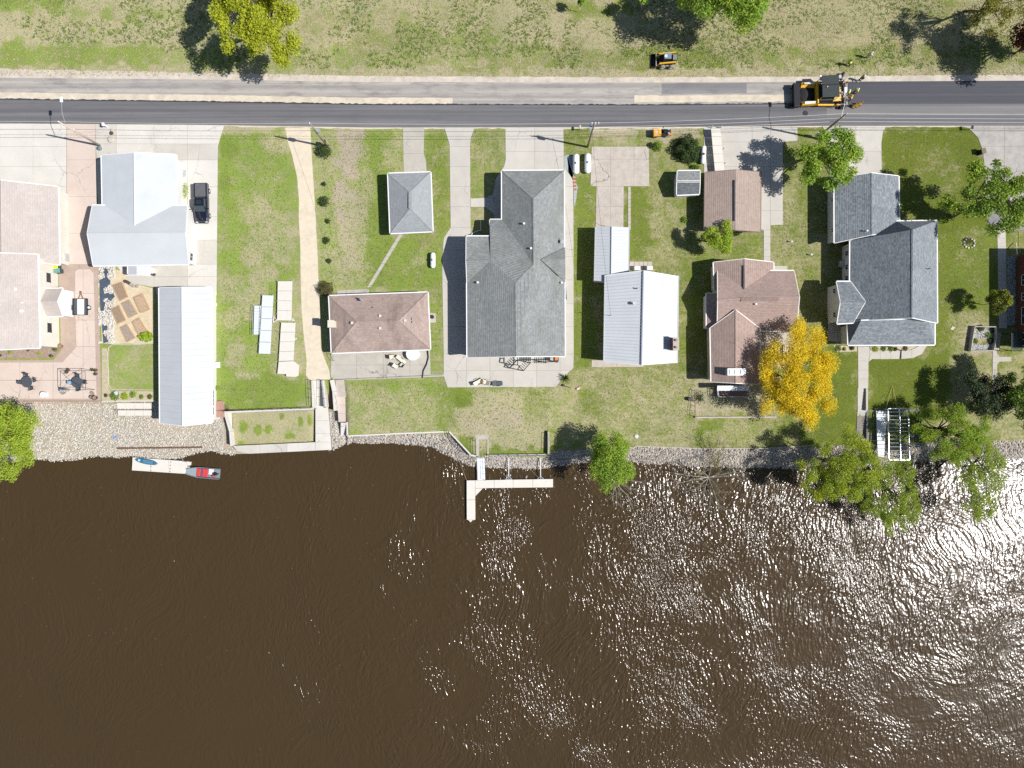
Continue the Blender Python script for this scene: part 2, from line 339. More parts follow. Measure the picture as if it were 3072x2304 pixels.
def grass_mat():
    m, n, b, out = newmat('lawn'); MATS['lawn'] = m
    at = nd(n, "ShaderNodeAttribute", attribute_name='paint'); sx = nd(n, "ShaderNodeSeparateColor"); n.links.new(at.outputs['Color'], sx.inputs[0])
    D, T, S_ = sx.outputs[0], sx.outputs[1], sx.outputs[2]
    co = pos(n)
    n1 = noise(n, co, .45, 6, .68, .3); n2 = noise(n, co, 2.6, 5, .72); n3 = noise(n, co, 11, 3, .7); n4 = noise(n, mapped(n, co, (.12, 1.8, 1)), 1.2, 3, .6)
    # greens by depth
    cr = nd(n, "ShaderNodeValToRGB"); e = cr.color_ramp.elements; e[0].position = 0; e[0].color = (.232, .308, .062, 1); e[1].position = 1; e[1].color = (.104, .122, .013, 1)
    x = e.new(.5); x.color = (.155, .192, .032, 1)
    n.links.new(math_(n, 'ADD', T, maprange(n, n1, .3, .7, -.22, .22)), cr.inputs[0])
    green = mixc(n, maprange(n, n2, .3, .7, 0, .55), cr.outputs[0], mixc(n, .5, cr.outputs[0], (.075, .135, .022)))
    straw = mixc(n, n2, (.31, .275, .145), (.47, .425, .295))
    straw = mixc(n, math_(n, 'MULTIPLY', T, .35), straw, (.21, .18, .07))
    k = math_(n, 'ADD', math_(n, 'ADD', math_(n, 'MULTIPLY', n1, 1.35), math_(n, 'MULTIPLY', n2, 1.0)), math_(n, 'MULTIPLY', n3, .30))   # mean 1.2
    k = math_(n, 'ADD', k, math_(n, 'MULTIPLY', n4, .34)); k = math_(n, 'SUBTRACT', k, .12)
    mask = maprange(n, math_(n, 'ADD', k, math_(n, 'MULTIPLY', math_(n, 'SUBTRACT', D, .5), .95)), 1.12, 1.62, 0, .88)
    c = mixc(n, mask, green, straw)
    sl_ = mixc(n, n2, (.30, .25, .18), (.45, .39, .30))
    sm = maprange(n, math_(n, 'ADD', S_, math_(n, 'MULTIPLY', math_(n, 'SUBTRACT', n2, .5), .9)), .3, .7)
    c = mixc(n, sm, c, sl_)
    c = mixc(n, 1.0, c, mixc(n, maprange(n, n3, .25, .75), (.62, .62, .62), (1.32, 1.32, 1.32)), 'MULTIPLY')
    c = mixc(n, 1.0, c, mixc(n, maprange(n, noise(n, co, .16, 5, .65), .3, .7), (.84, .88, .84), (1.14, 1.10, 1.12)), 'MULTIPLY')
    n.links.new(c, b.inputs['Base Color']); b.inputs['Roughness'].default_value = .95; b.inputs['Specular IOR Level'].default_value = .12
    bumpn(n, math_(n, 'ADD', n3, n2), .9, .10, b)
    return m
gm = npmesh('lawn', verts, quads, 4, grass_mat(), True)
ca = gm.color_attributes.new('paint', 'FLOAT_COLOR', 'POINT')
ca.data.foreach_set('color', np.stack([np.clip(dry, 0, 1).ravel(), np.clip(tone, 0, 1).ravel(), np.clip(soil, 0, 1).ravel(), np.ones(dry.size)], 1).astype(np.float32).ravel())
ground = bpy.data.objects.new('ground', gm); COL.objects.link(ground); ground['kind'] = 'structure'

# ============================================================ RIVER
def water_mat():
    m, n, b, out = newmat('river_water')
    co = pos(n)
    warp = nd(n, "ShaderNodeTexNoise"); warp.inputs['Scale'].default_value = .045; warp.inputs['Detail'].default_value = 2; n.links.new(co, warp.inputs['Vector'])
    sub = nd(n, "ShaderNodeVectorMath", operation='SUBTRACT'); n.links.new(warp.outputs['Color'], sub.inputs[0]); sub.inputs[1].default_value = (.5, .5, .5)
    sc = nd(n, "ShaderNodeVectorMath", operation='SCALE'); n.links.new(sub.outputs[0], sc.inputs[0]); sc.inputs['Scale'].default_value = 22
    ad = nd(n, "ShaderNodeVectorMath", operation='ADD'); n.links.new(co, ad.inputs[0]); n.links.new(sc.outputs[0], ad.inputs[1])
    q = ad.outputs[0]
    w1 = noise(n, mapped(n, q, (1, .32, 1), (0, 0, R(28))), 1.8, 1.5, .5, .35)
    w2 = noise(n, mapped(n, q, (1, .36, 1), (0, 0, R(44))), 3.4, 0.5, .5, .3)
    w3 = noise(n, mapped(n, co, (1, .7, 1), (0, 0, R(15))), 3.8, 0, .5)
    gust = maprange(n, noise(n, mapped(n, q, (1, 1.5, 1), (0, 0, R(-20))), .055, 6, .66, .5), .37, .57, .34, 1.0, True); sxw = nd(n, "ShaderNodeSeparateXYZ"); n.links.new(co, sxw.inputs[0]); gust = math_(n, 'MULTIPLY', gust, math_(n, 'MINIMUM', maprange(n, sxw.outputs[0], -45, 12, .52, 1.15, True), maprange(n, sxw.outputs[0], 20, 75, 1.18, .62)))
    h = math_(n, 'ADD', math_(n, 'ADD', math_(n, 'MULTIPLY', w1, .175), math_(n, 'MULTIPLY', w2, .105)), math_(n, 'MULTIPLY', w3, .055))
    h = math_(n, 'MULTIPLY', h, gust)
    bm_ = nd(n, "ShaderNodeBump"); bm_.inputs['Strength'].default_value = 1.0; bm_.inputs['Distance'].default_value = 1.0
    n.links.new(h, bm_.inputs['Height']); n.links.new(bm_.outputs[0], b.inputs['Normal'])
    silt = noise(n, co, .05, 5, .6, .5)
    c = mixc(n, silt, (.050, .032, .0155), (.044, .0285, .012))
    fl = nd(n, "ShaderNodeTexVoronoi", feature='F1'); fl.inputs['Scale'].default_value = 1.1; n.links.new(co, fl.inputs['Vector'])
    fk = math_(n, 'MULTIPLY', math_(n, 'LESS_THAN', fl.outputs['Distance'], .045), maprange(n, noise(n, co, .12, 4, .6), .52, .6))
    c = mixc(n, math_(n, 'MULTIPLY', fk, .7), c, (.35, .30, .18))
    n.links.new(c, b.inputs['Base Color']); n.links.new(maprange(n, sxw.outputs[0], -10, 60, .16, .225), b.inputs['Roughness']); b.inputs['IOR'].default_value = 1.33
    b.inputs['Specular IOR Level'].default_value = .5
    return m
wm = MB(); wy = lambda v: v
xs = [-1300, -400, -150, -90, 90, 150, 400, 1300]; ys = [-1300, -400, -150, -75, -8.5]
for j in range(len(ys) - 1):
    for i in range(len(xs) - 1): wm.add([(xs[i], ys[j], WATER_Z), (xs[i + 1], ys[j], WATER_Z), (xs[i + 1], ys[j + 1], WATER_Z), (xs[i], ys[j + 1], WATER_Z)], [(0, 1, 2, 3)])
river = wm.build('river', water_mat(), kind='structure')

# ============================================================ ROAD, SHOULDER
def strip(name, top, bot, z0, z1, mat, parent=None, x0=None, x1=None, step=40, kind='structure', jag=0, seed=1):
    """a band of pavement between two measured edge lines"""
    rs = random.Random(seed); x0 = x0 if x0 is not None else -2500; x1 = x1 if x1 is not None else 5500
    X = [x0]
    while X[-1] < x1: X.append(min(x1, X[-1] + step))
    mb = MB(); vs = []; L = len(X)
    for x in X:
        j = (rs.random() - .5) * jag
        a = P(x, lerp_tab(top, x) + j, z1); c = P(x, lerp_tab(bot, x) + (rs.random() - .5) * jag, z1)
        vs += [a, c, (c.x, c.y, z0), (a.x, a.y, z0)]
    fs = []
    for i in range(L - 1):
        for k in range(4): fs.append((4 * i + k, 4 * i + (k + 1) % 4, 4 * (i + 1) + (k + 1) % 4, 4 * (i + 1) + k))
    fs += [(3, 2, 1, 0), tuple(4 * (L - 1) + k for k in range(4))]
    mb.add(vs, fs); return mb.build(name, mat, parent, kind=kind)
def asphalt(name, c1, c2, track=(0, 0, 0), patch=.5):
    m, n, b, out = newmat(name); co = pos(n)
    lng = noise(n, mapped(n, co, (.015, 1.4, 1)), 1.0, 3, .6); med = noise(n, mapped(n, co, (.25, 1, 1)), .9, 5, .7); fi = noise(n, co, 18, 2, .8)
    c = mixc(n, maprange(n, lng, .38, .62), c1, c2)
    c = mixc(n, maprange(n, med, .48, .75, 0, patch), c, track)
    c = mixc(n, 1.0, c, mixc(n, fi, (.75, .75, .75), (1.25, 1.25, 1.25)), 'MULTIPLY')
    n.links.new(c, b.inputs['Base Color']); b.inputs['Roughness'].default_value = .85; b.inputs['Specular IOR Level'].default_value = .35
    bumpn(n, fi, .5, .02, b); MATS[name] = m; return m
SAND = MT('road_sand', (.50, .44, .345), .95, .16, .8, .02, stain=(.33, .29, .235), stain_amt=.6)
SHOULD = MT('shoulder_gravel', (.45, .40, .335), .95, .2, .9, .03, stain=(.30, .25, .20), stain_amt=.6)
MILLED = asphalt('milled_asphalt', (.25, .232, .215), (.36, .33, .30), (.13, .125, .13), .85)
LANE = asphalt('compacted_asphalt', (.096, .094, .102), (.15, .146, .150), (.082, .082, .09), .45)
LANE2 = asphalt('older_compacted_asphalt', (.15, .146, .146), (.185, .18, .175), (.13, .13, .13), .4)
NEWA = asphalt('fresh_asphalt', (.055, .056, .068), (.073, .073, .084), (.05, .05, .06), .4)
BLK = MT('loose_tar', (.035, .037, .045), .9, .3, 2, .03)
E_sh = [(0, 206), (600, 218), (1100, 228), (1900, 232), (2500, 229), (3072, 223)]
E_up = [(0, 233), (600, 238.6), (1100, 245.5), (1900, 248), (2500, 245), (3072, 242)]
E_mid = [(0, 299), (600, 306.5), (1100, 315), (1900, 316.5), (2500, 312), (3072, 310.5)]
E_bot = [(0, 369.5), (600, 374), (1100, 382), (1900, 381), (2500, 377), (3072, 377)]
def off(tab, d): return [(x, y + d) for x, y in tab]
strip('road_shoulder', E_sh, off(E_up, 3), -.05, .008, SHOULD, jag=3, step=18)
strip('road_shoulder', off(E_bot, -3), off(E_bot, 4), -.05, .006, SAND, jag=4, step=18, seed=4)
road = strip('road', E_up, E_mid, -.05, .02, MILLED, x1=2545)
strip('sand_strip', off(E_mid, -22), off(E_mid, -3), .0, .024, SAND, road, x0=-2500, x1=1358, jag=2, step=16)
strip('sand_strip', off(E_mid, -30), off(E_mid, -9), .0, .024, SAND, road, x0=1903, x1=2392, jag=3, step=16, seed=3)
strip('patched_section', off(E_up, 3), off(E_mid, -34), .0, .0235, asphalt('patched_asphalt', (.15, .15, .155), (.205, .2, .2), (.12, .12, .125), .8), road, x0=1985, x1=2240, jag=.5, step=30, seed=5)
strip('tar_edge', off(E_mid, -4), off(E_mid, 2), .0, .03, BLK, road, x1=2400, jag=3, step=7, seed=2)
strip('new_asphalt', E_up, E_mid, -.05, .07, NEWA, road, x0=2545)
strip('road_lane', off(E_mid, 0), E_bot, -.05, .065, LANE, x1=5500)
strip('wheel_path', off(E_mid, 8), off(E_mid, 34), .06, .069, LANE2, road, x0=2480, jag=1, seed=6)
# ============================================================ PAVING
def clip(poly, a, b_, c):
    """keep the side a*x+b*y<=c"""
    out = []
    for i in range(len(poly)):
        p, q = poly[i], poly[(i + 1) % len(poly)]; dp = a * p[0] + b_ * p[1] - c; dq = a * q[0] + b_ * q[1] - c
        if dp <= 0: out.append(p)
        if (dp < 0 < dq) or (dq < 0 < dp):
            t_ = dp / (dp - dq); out.append((p[0] + (q[0] - p[0]) * t_, p[1] + (q[1] - p[1]) * t_))
    return out
def area(p): return abs(sum(p[i][0] * p[(i + 1) % len(p)][1] - p[(i + 1) % len(p)][0] * p[i][1] for i in range(len(p)))) / 2
def paving(name, poly, mat, xs=(), ys=(), z=.05, base=None, rot=0, gap=.6, name2='slab', tall=.2, kind='structure', flat=True, parent=None, jit=0, zfun=None):
    """poured or laid slabs: the outline (photo px) cut along joint lines, each slab its own mesh on a bedding sheet"""
    rs = random.Random(len(poly) * 7 + int(poly[0][0]))
    zz = zfun if zfun else (lambda x, y: gz(x, y))
    bed = MB(); pp = [(x, y) for x, y in poly]
    bed.prism([tuple(P(x, y, zz(x, y))[:2]) for x, y in pp], [zz(x, y) - tall for x, y in pp], [zz(x, y) + z - .02 for x, y in pp])
    root = bed.build(name, base or MT('bedding', (.20, .18, .15), .95, .2, 3), parent, kind=kind)
    X = sorted([-1e5] + list(xs) + [1e5]); Y = sorted([-1e5] + list(ys) + [1e5])
    cx = sum(p[0] for p in pp) / len(pp); cy = sum(p[1] for p in pp) / len(pp); c_, s_ = math.cos(rot), math.sin(rot)
    rp = [((x - cx) * c_ + (y - cy) * s_ + cx, -(x - cx) * s_ + (y - cy) * c_ + cy) for x, y in pp]
    for i in range(len(X) - 1):
        a = clip(clip(rp, -1, 0, -(X[i] + gap / 2)), 1, 0, X[i + 1] - gap / 2)
        if len(a) < 3: continue
        for j in range(len(Y) - 1):
            q = clip(clip(a, 0, -1, -(Y[j] + gap / 2)), 0, 1, Y[j + 1] - gap / 2)
            if len(q) < 3 or area(q) < 8: continue
            q = [(cx + (x - cx) * c_ - (y - cy) * s_, cy + (x - cx) * s_ + (y - cy) * c_) for x, y in q]
            dz = (rs.random() - .5) * jit
            mb = MB(); mb.prism([tuple(P(x, y, zz(x, y))[:2]) for x, y in q], [zz(x, y) - .05 for x, y in q], [zz(x, y) + z + dz for x, y in q])
            mm = mat[rs.randrange(len(mat))] if isinstance(mat, list) else mat
            mb.build(name2, mm, root)
    return root
C_W = MT('white_concrete', (.52, .495, .45), .85, .07, .35, .006, stain=(.40, .375, .32), stain_amt=.32, crack=0.6)
C_W2 = MT('pale_concrete', (.445, .42, .375), .85, .08, .4, .006, stain=(.36, .33, .28), stain_amt=.35, crack=0.6)
C_P = MT('pink_concrete', (.50, .415, .36), .85, .06, .5, .006, stain=(.42, .31, .25), stain_amt=.35, crack=0.4)
C_PB = MT('brown_concrete_border', (.36, .275, .225), .85, .10, .9, .006)
C_Y = MT('cream_concrete', (.45, .41, .335), .85, .08, .5, .006, stain=(.40, .37, .3), stain_amt=.4, crack=0.5)
C_G = MT('grey_concrete', (.38, .355, .31), .88, .10, .7, .008, stain=(.27, .25, .21), stain_amt=.5, crack=0.8)
C_O = MT('old_pinkish_concrete', (.40, .355, .31), .9, .14, 1.1, .012, stain=(.30, .26, .21), stain_amt=.6, crack=1.0)
C_L = MT('light_grey_concrete', (.42, .395, .355), .87, .07, .5, .006, stain=(.34, .32, .28), stain_amt=.35, crack=0.5)
A_O = MT('old_driveway_asphalt', (.33, .31, .285), .92, .16, .8, .012, stain=(.20, .195, .19), stain_amt=.6, crack=1.0)
A_D = MT('dark_driveway_asphalt', (.20, .195, .195), .92, .22, 1.6, .012, stain=(.13, .13, .13), stain_amt=.6, crack=1.0)
rb = lambda x: lerp_tab(E_bot, x) + 1.5
paving('driveway', [(-700, rb(0)), (200, rb(200)), (200, 620), (-700, 620)], C_W, xs=(-260, -130, 0, 100, 200), ys=(440, 500, 560))
paving('driveway', [(201, rb(200)), (286, rb(286)), (290, 600), (296, 793), (201, 793)], C_P, xs=(), ys=(480, 590, 700))
paving('driveway', [(286.5, rb(287)), (673, rb(673)), (663, 407), (654, 440), (652, 640), (650, 885), (470, 885), (466, 862), (400, 850), (362, 812), (350, 797), (300, 793)], [C_W, C_W2, C_W], xs=(350, 462, 563), ys=(432, 480, 560, 650, 720, 793, 830))
paving('sand_lane', [(855, 384), (862, 420), (877, 468), (891, 530), (897, 600), (896, 650), (901, 740), (902, 850), (905, 935), (912, 1017), (920, 1080), (918, 1125), (928, 1140), (991, 1138), (988, 1112), (972, 1071), (963, 1044), (959, 908), (956, 850), (952, 750), (944, 600), (937, 495), (934, 440), (931, 384)],
       MT('lane_sand', (.55, .475, .365), .95, .09, 1.5, .02, stain=(.40, .34, .25), stain_amt=.5), z=.02, zfun=lambda x, y: 0.0, tall=.5)
paving('driveway', [(1208, rb(1208)), (1273, rb(1273)), (1271, 460), (1278, 482), (1280, 520), (1211, 520), (1209, 400)], C_G, ys=(461,))
paving('driveway', [(1333, rb(1333)), (1424, rb(1424)), (1412, 415), (1410, 440), (1412, 712), (1401, 714), (1400, 1062), (1331, 1062), (1327, 838), (1327, 790), (1331, 715), (1352, 683), (1349, 440), (1348, 430)], C_L, ys=(440, 500, 560, 620, 683, 750, 838, 900, 980))
paving('driveway', [(1516, rb(1516)), (1690, rb(1690)), (1692, 520), (1692, 760), (1700, 900), (1500, 700), (1484, 665), (1480, 640), (1456, 621), (1412, 621), (1412, 596), (1455, 594), (1476, 585), (1484, 560), (1486, 540), (1500, 518), (1512, 500), (1517, 480)], [C_L, C_W2], xs=(1604,), ys=(455, 525, 594))
paving('side_path', [(1692.6, 500), (1720, 541), (1721, 1062), (1692.6, 1062)], C_L, ys=(560, 630, 700, 770, 840, 910, 980))
paving('patio', [(1331, 1062.6), (1721, 1062.6), (1720, 1103), (1682, 1140), (1669, 1160), (1343, 1162), (1331, 1128)], [C_L, C_W2], xs=(1400, 1470, 1540, 1610, 1680), ys=(1112,), tall=.5, z=.06)
paving('parking_pad', [(1775, 441), (1946, 440), (1947.5, 559), (1871, 559), (1870, 684), (1787, 682), (1789.5, 559), (1771, 558)], C_O, xs=(1832, 1902), ys=(478, 559.5, 620), jit=.02)
paving('stepping_path', [(1884, 561), (1892, 561), (1892, 690), (1884, 690)], C_O, ys=(574, 586, 598, 611, 623, 636, 648, 661, 673), gap=1.2, jit=.02)
paving('driveway', [(2112, rb(2112)), (2392, rb(2392)), (2392, 422), (2348, 426), (2348, 674), (2311, 676), (2311, 786), (2291, 786), (2291, 692), (2270, 680), (2270, 515), (2112, 520)], C_L, xs=(2256, 2311), ys=(426, 500, 570, 632, 690, 710, 730, 750, 770))
paving('driveway', [(2466, rb(2466)), (2659, rb(2659)), (2648, 396), (2643.5, 431), (2645, 540), (2488, 540), (2488, 515), (2483, 404)], [C_W2, C_L], xs=(2567,), ys=(455,))
paving('driveway', [(2880, rb(2880)), (3300, rb(3072)), (3300, 610), (2955, 610), (2953, 497), (2947, 450), (2933, 412), (2906, 385)], A_O, xs=(3013,), ys=(440, 520))
paving('driveway', [(2955, 611), (3300, 611), (3300, 694), (2985, 690), (2966, 676), (2957, 650)], A_D)
paving('garden_path', [(2991, 688), (3016, 688), (3018, 765), (3020, 985), (2996, 985), (2993, 765)], C_L, ys=(715, 740, 765, 790, 815, 840, 865, 890, 915, 940, 965))
paving('front_path', [(2573.6, 1040), (2606, 1040), (2607.6, 1042), (2610, 1051), (2702, 1052), (2732, 1050), (2757, 1038), (2781, 1036), (2765, 1062), (2738, 1074), (2702, 1077), (2616, 1077), (2605, 1086), (2604, 1165), (2574.5, 1165)], C_L, xs=(2608, 2640, 2672, 2704, 2735), ys=(1083, 1110, 1137))
paving('river_path', [(2572, 1236), (2598, 1236), (2597, 1318), (2568, 1326)], C_G, ys=(1256, 1276, 1296, 1312), z=.04)
paving('garden_path', [(2978, 1052), (2989, 1052), (2991, 1062), (2998, 1070), (3033, 1070), (3033, 1084), (2998, 1085), (2991, 1094), (2989, 1235), (2975, 1235)], C_G, ys=(1070, 1088, 1110, 1135, 1160, 1185, 1210))
paving('diagonal_path', [(1197, 703), (1209, 703), (1112, 862), (1101, 862)], C_G, ys=tuple(range(725, 862, 22)), gap=1)
paving('entry_slab', [(1012, 872), (1107, 867), (1108, 884), (1012, 889)], C_G, xs=(1060,))
paving('patio', [(994, 1062), (1290, 1052), (1292, 1123), (1331, 1122), (1331, 1129), (1290, 1131), (1045, 1140), (1000, 1137), (992, 1130)], C_G, xs=(1070, 1150, 1230), ys=(1095,), z=.06, tall=.7)
paving('paver_patch', [(1890, 785), (1956, 785), (1956, 812), (1886, 812)], C_O, xs=(1903, 1917, 1930, 1943), ys=(798,), gap=1.2, jit=.02)
paving('foundation_slab', [(1775, 1080), (1930, 1085), (1930, 1101), (1775, 1101)], C_O, xs=(1850,))
paving('entry_slab', [(2320, 798), (2362, 798), (2362, 815), (2320, 815)], C_L)
paving('entry_slab', [(1286.5, 940), (1308, 940), (1308, 968), (1286.5, 968)], C_G)
# pink terrace on the left
paving('terrace', [(176, 793.6), (296, 793.6), (303, 1203), (-700, 1203), (-700, 1086), (160, 1080), (184, 1050)], C_PB, z=.035, tall=1.3, base=MT('terrace_wall', (.36, .27, .22), .9, .2, 2))
paving('terrace_field', [(226, 815), (235, 808), (270, 808), (281, 820), (290, 1196), (-700, 1196), (-700, 1092), (188, 1087), (230, 1041), (227, 950)], [C_P, C_P, C_PB][:2], xs=(-200, -70, 60, 160, 250), ys=(880, 960, 1040, 1141), z=.055)
paving('garden_bed', [(-60, 1045), (176, 1042), (176, 1052), (160, 1073), (-60, 1077)], MT('bed_soil', (.27, .20, .16), .95, .3, 3, .04), z=.05)
# raised concrete quay with sunk lawn
QZ = lambda x, y: -1.15
paving('quay', [(674, 1235), (696, 1237), (699, 1337), (693, 1337), (677, 1262)], C_W, ys=(1286,), z=.12, tall=.6, zfun=QZ)
paving('quay', [(699, 1337.5), (946, 1326.5), (946.5, 1351.5), (748, 1361), (712, 1353)], [C_W, C_W2], xs=(780, 862), z=.10, tall=.6, zfun=QZ)
paving('quay', [(947, 1225), (985, 1221), (988, 1260), (995, 1349), (947, 1351.5)], [C_W2, C_W], ys=(1262, 1300, 1326), z=.10, tall=.6, zfun=QZ)
# ============================================================ BUILDINGS
SH_TAN = shingle('tan_shingles', (.395, .345, .315), (.475, .425, .39), contrast=.15)
SH_BRN = shingle('brown_shingles', (.265, .192, .165), (.385, .29, .252), contrast=.42)
SH_BRN2 = shingle('faded_brown_shingles', (.27, .205, .178), (.405, .315, .272), contrast=.22, moss=(.16, .125, .11))
SH_BRN3 = shingle('dusty_brown_shingles', (.28, .215, .18), (.385, .305, .265), contrast=.36)
SH_GREY = shingle('grey_green_shingles', (.165, .175, .172), (.285, .297, .29), contrast=.42, streak=.30, moss=(.15, .165, .145))
SH_GREY2 = shingle('blue_grey_shingles', (.225, .24, .25), (.31, .325, .335), contrast=.16)
SH_SLATE = shingle('slate_grey_shingles', (.115, .13, .145), (.30, .325, .345), contrast=.62)
SH_DARK = shingle('charcoal_shingles', (.075, .085, .09), (.17, .185, .19), contrast=.5)
MET_W = MT('white_metal_roofing', (.445, .46, .475), .55, .05, .3, 0, spec=.4)
MET_W2 = MT('pale_blue_metal_roofing', (.455, .475, .49), .55, .05, .5, 0, spec=.4)
WHITE = MT('white_siding', (.58, .57, .55), .6, .05, 1.2)
TRIM = MT('white_trim', (.66, .66, .65), .5, .04, 2)
CREAM = MT('cream_siding', (.56, .53, .47), .7, .06, .8)
BEIGE = MT('beige_siding', (.46, .40, .32), .75, .1, 1)
BRICK = MT('dark_red_brick', (.115, .042, .030), .85, .35, 5, .01)
RBRICK = MT('red_brick', (.28, .10, .07), .85, .3, 6, .01)
GLASS = MT('window_glass', (.02, .028, .035), .08, .1, 1, spec=.8)
DARKM = MT('dark_metal', (.035, .036, .042), .5, .2, 3, metal=.3)
GALV = MT('galvanised_metal', (.52, .53, .54), .4, .12, 4, metal=.6)
PIPE = MT('white_pipe', (.75, .75, .74), .45, .05, 3)
def roofmesh(pts, faces, th=.16):
    """roof planes with an underside and a fascia"""
    mb = MB(); names = list(pts); V = {k: P(*pts[k]) for k in names}; ix = {k: i for i, k in enumerate(names)}; n = len(names)
    tris = []
    for f in faces:
        f = f.split() if isinstance(f, str) else f
        nrm = Vector((0, 0, 0))
        for i in range(len(f)): nrm += V[f[i]].cross(V[f[(i + 1) % len(f)]])
        tris.append(f if nrm.z > 0 else f[::-1])
    cnt = {}
    for f in tris:
        for i in range(len(f)): a, c = f[i], f[(i + 1) % len(f)]; cnt[(a, c)] = cnt.get((a, c), 0) + 1
    vs = [V[k] for k in names] + [V[k] - Vector((0, 0, th)) for k in names]
    fs = [tuple(ix[k] for k in f) for f in tris] + [tuple(n + ix[k] for k in f[::-1]) for f in tris]
    edges = [(a, c) for (a, c) in cnt if (c, a) not in cnt]
    fs += [(ix[a], n + ix[a], n + ix[c], ix[c]) for a, c in edges]
    mb.add(vs, fs); return mb, V, edges
def window_on(par, p0, p1, t_, wz, w_, h_, mat=TRIM, out=None, name='window'):
    """a window at fraction t_ of the wall p0->p1 (metres), sill at wz"""
    p0, p1 = Vector((p0[0], p0[1], 0)), Vector((p1[0], p1[1], 0)); d = (p1 - p0).normalized(); nrm = Vector((d.y, -d.x, 0)) * (out or 1)
    c = p0 + (p1 - p0) * t_; a = math.atan2(d.y, d.x)
    mb = MB()
    for dx, dz, sx, sz in ((0, h_ / 2 - .04, w_, .08), (0, -h_ / 2 + .04, w_, .08), (-w_ / 2 + .04, 0, .08, h_), (w_ / 2 - .04, 0, .08, h_), (0, 0, .05, h_)):
        q = c + d * dx + nrm * .05; mb.box((q.x, q.y, wz + h_ / 2 + dz), (sx, .10, sz), a)
    f = mb.build(name, mat, par)
    g = MB(); q = c + nrm * .025; g.box((q.x, q.y, wz + h_ / 2), (w_ - .1, .05, h_ - .1), a); g.build('pane', GLASS, f)
    return f
def volume(par, pts, faces, outline, roofmat, wallmat, over=.35, base=-.3, gutter=True, ridge=(), wname='wall', rname='roof', trim=TRIM, fascia=None, gedges=None, th=.16):
    mb, V, edges = roofmesh(pts, faces, th)
    ro = mb.build(rname, [roofmat], par)
    # walls
    o = outline.split(); poly = [tuple(V[k][:2]) for k in o]; ins = inset(poly, over); w_ = MB()
    w_.prism(ins, base, [V[k].z - th - .01 for k in o]); wall = w_.build(wname, wallmat, par)
    if gutter:
        for a, c in edges:
            pa, pc = V[a], V[c]
            if (pa - pc).length < .6: continue
            level = abs(pa.z - pc.z) < .35
            gm_ = MB(); d = (pc - pa); L = d.length; d.normalize(); nrm = Vector((d.y, -d.x, 0)).normalized()
            r = .07 if level else .045
            q = [pa + nrm * r - Vector((0, 0, .09)), pc + nrm * r - Vector((0, 0, .09))]
            a0 = q[0]; a1 = q[1]; up = Vector((0, 0, .11)); s2 = nrm * r * 1.1
            gm_.add([a0 - s2 - up, a1 - s2 - up, a1 + s2 - up, a0 + s2 - up, a0 - s2 + up * .9, a1 - s2 + up * .9, a1 + s2 + up * .9, a0 + s2 + up * .9],
                    [(3, 2, 1, 0), (4, 5, 6, 7), (0, 1, 5, 4), (1, 2, 6, 5), (2, 3, 7, 6), (3, 0, 4, 7)])
            gm_.build('gutter' if level else 'fascia', trim, ro)
    for a, c in ridge:
        pa, pc = V[a] if isinstance(a, str) else P(*a), V[c] if isinstance(c, str) else P(*c); rm = MB(); d = (pc - pa).normalized(); s = Vector((d.y, -d.x, 0)).normalized() * .16; dz = Vector((0, 0, .05))
        rm.add([pa - s - dz * .6, pa + dz, pa + s - dz * .6, pc - s - dz * .6, pc + dz, pc + s - dz * .6], [(0, 1, 4, 3), (1, 2, 5, 4), (0, 3, 5, 2), (0, 2, 1), (3, 4, 5)])
        rm.build('ridge_cap', roofmat, ro)
    return ro, wall, ins
def vent_pipe(par, px, py, z, r=.07, h=.5, mat=PIPE, name='vent_pipe'):
    c = P(px, py, z); m = MB(); m.cyl((c.x, c.y, z - .3), r, h + .3, 10); m.cyl((c.x, c.y, z + h), r * 1.5, .07, 10); return m.build(name, mat, par)
def roof_vent(par, px, py, z, s=.34, h=.28, mat=None, name='roof_vent'):
    c = P(px, py, z); m = MB(); m.box((c.x, c.y, z + h / 2 - .15), (s * .8, s * .8, h + .1)); m.box((c.x, c.y, z + h - .04), (s, s, .08)); return m.build(name, mat or MT('tan_vent_metal', (.58, .50, .42), .5, .1, 3), par)
def metal_slope(par, e0, e1, r0, r1, n, mat, rib=.04):
    """one slope of metal roofing: n panels, each with a standing seam, laid edge to edge"""
    for i in range(n):
        t0, t1 = i / n, (i + 1) / n
        a, b_, c, d = e0.lerp(e1, t0), e0.lerp(e1, t1), r0.lerp(r1, t1), r0.lerp(r1, t0)
        up = (b_ - a).cross(d - a).normalized()
        if up.z < 0: up = -up
        k = (b_ - a).normalized() * .05; m = MB(); dn = up * .06
        m.add([a, b_, c, d, a - dn, b_ - dn, c - dn, d - dn], [(0, 1, 2, 3), (7, 6, 5, 4), (0, 4, 5, 1), (1, 5, 6, 2), (2, 6, 7, 3), (3, 7, 4, 0)])
        u = up * rib
        m.add([a - k + dn * .2, a + k + dn * .2, d + k + dn * .2, d - k + dn * .2, a - k * .5 + u, a + k * .5 + u, d + k * .5 + u, d - k * .5 + u], [(4, 5, 6, 7), (0, 1, 5, 4), (1, 2, 6, 5), (2, 3, 7, 6), (3, 0, 4, 7)])
        m.build('roof_panel', mat, par)

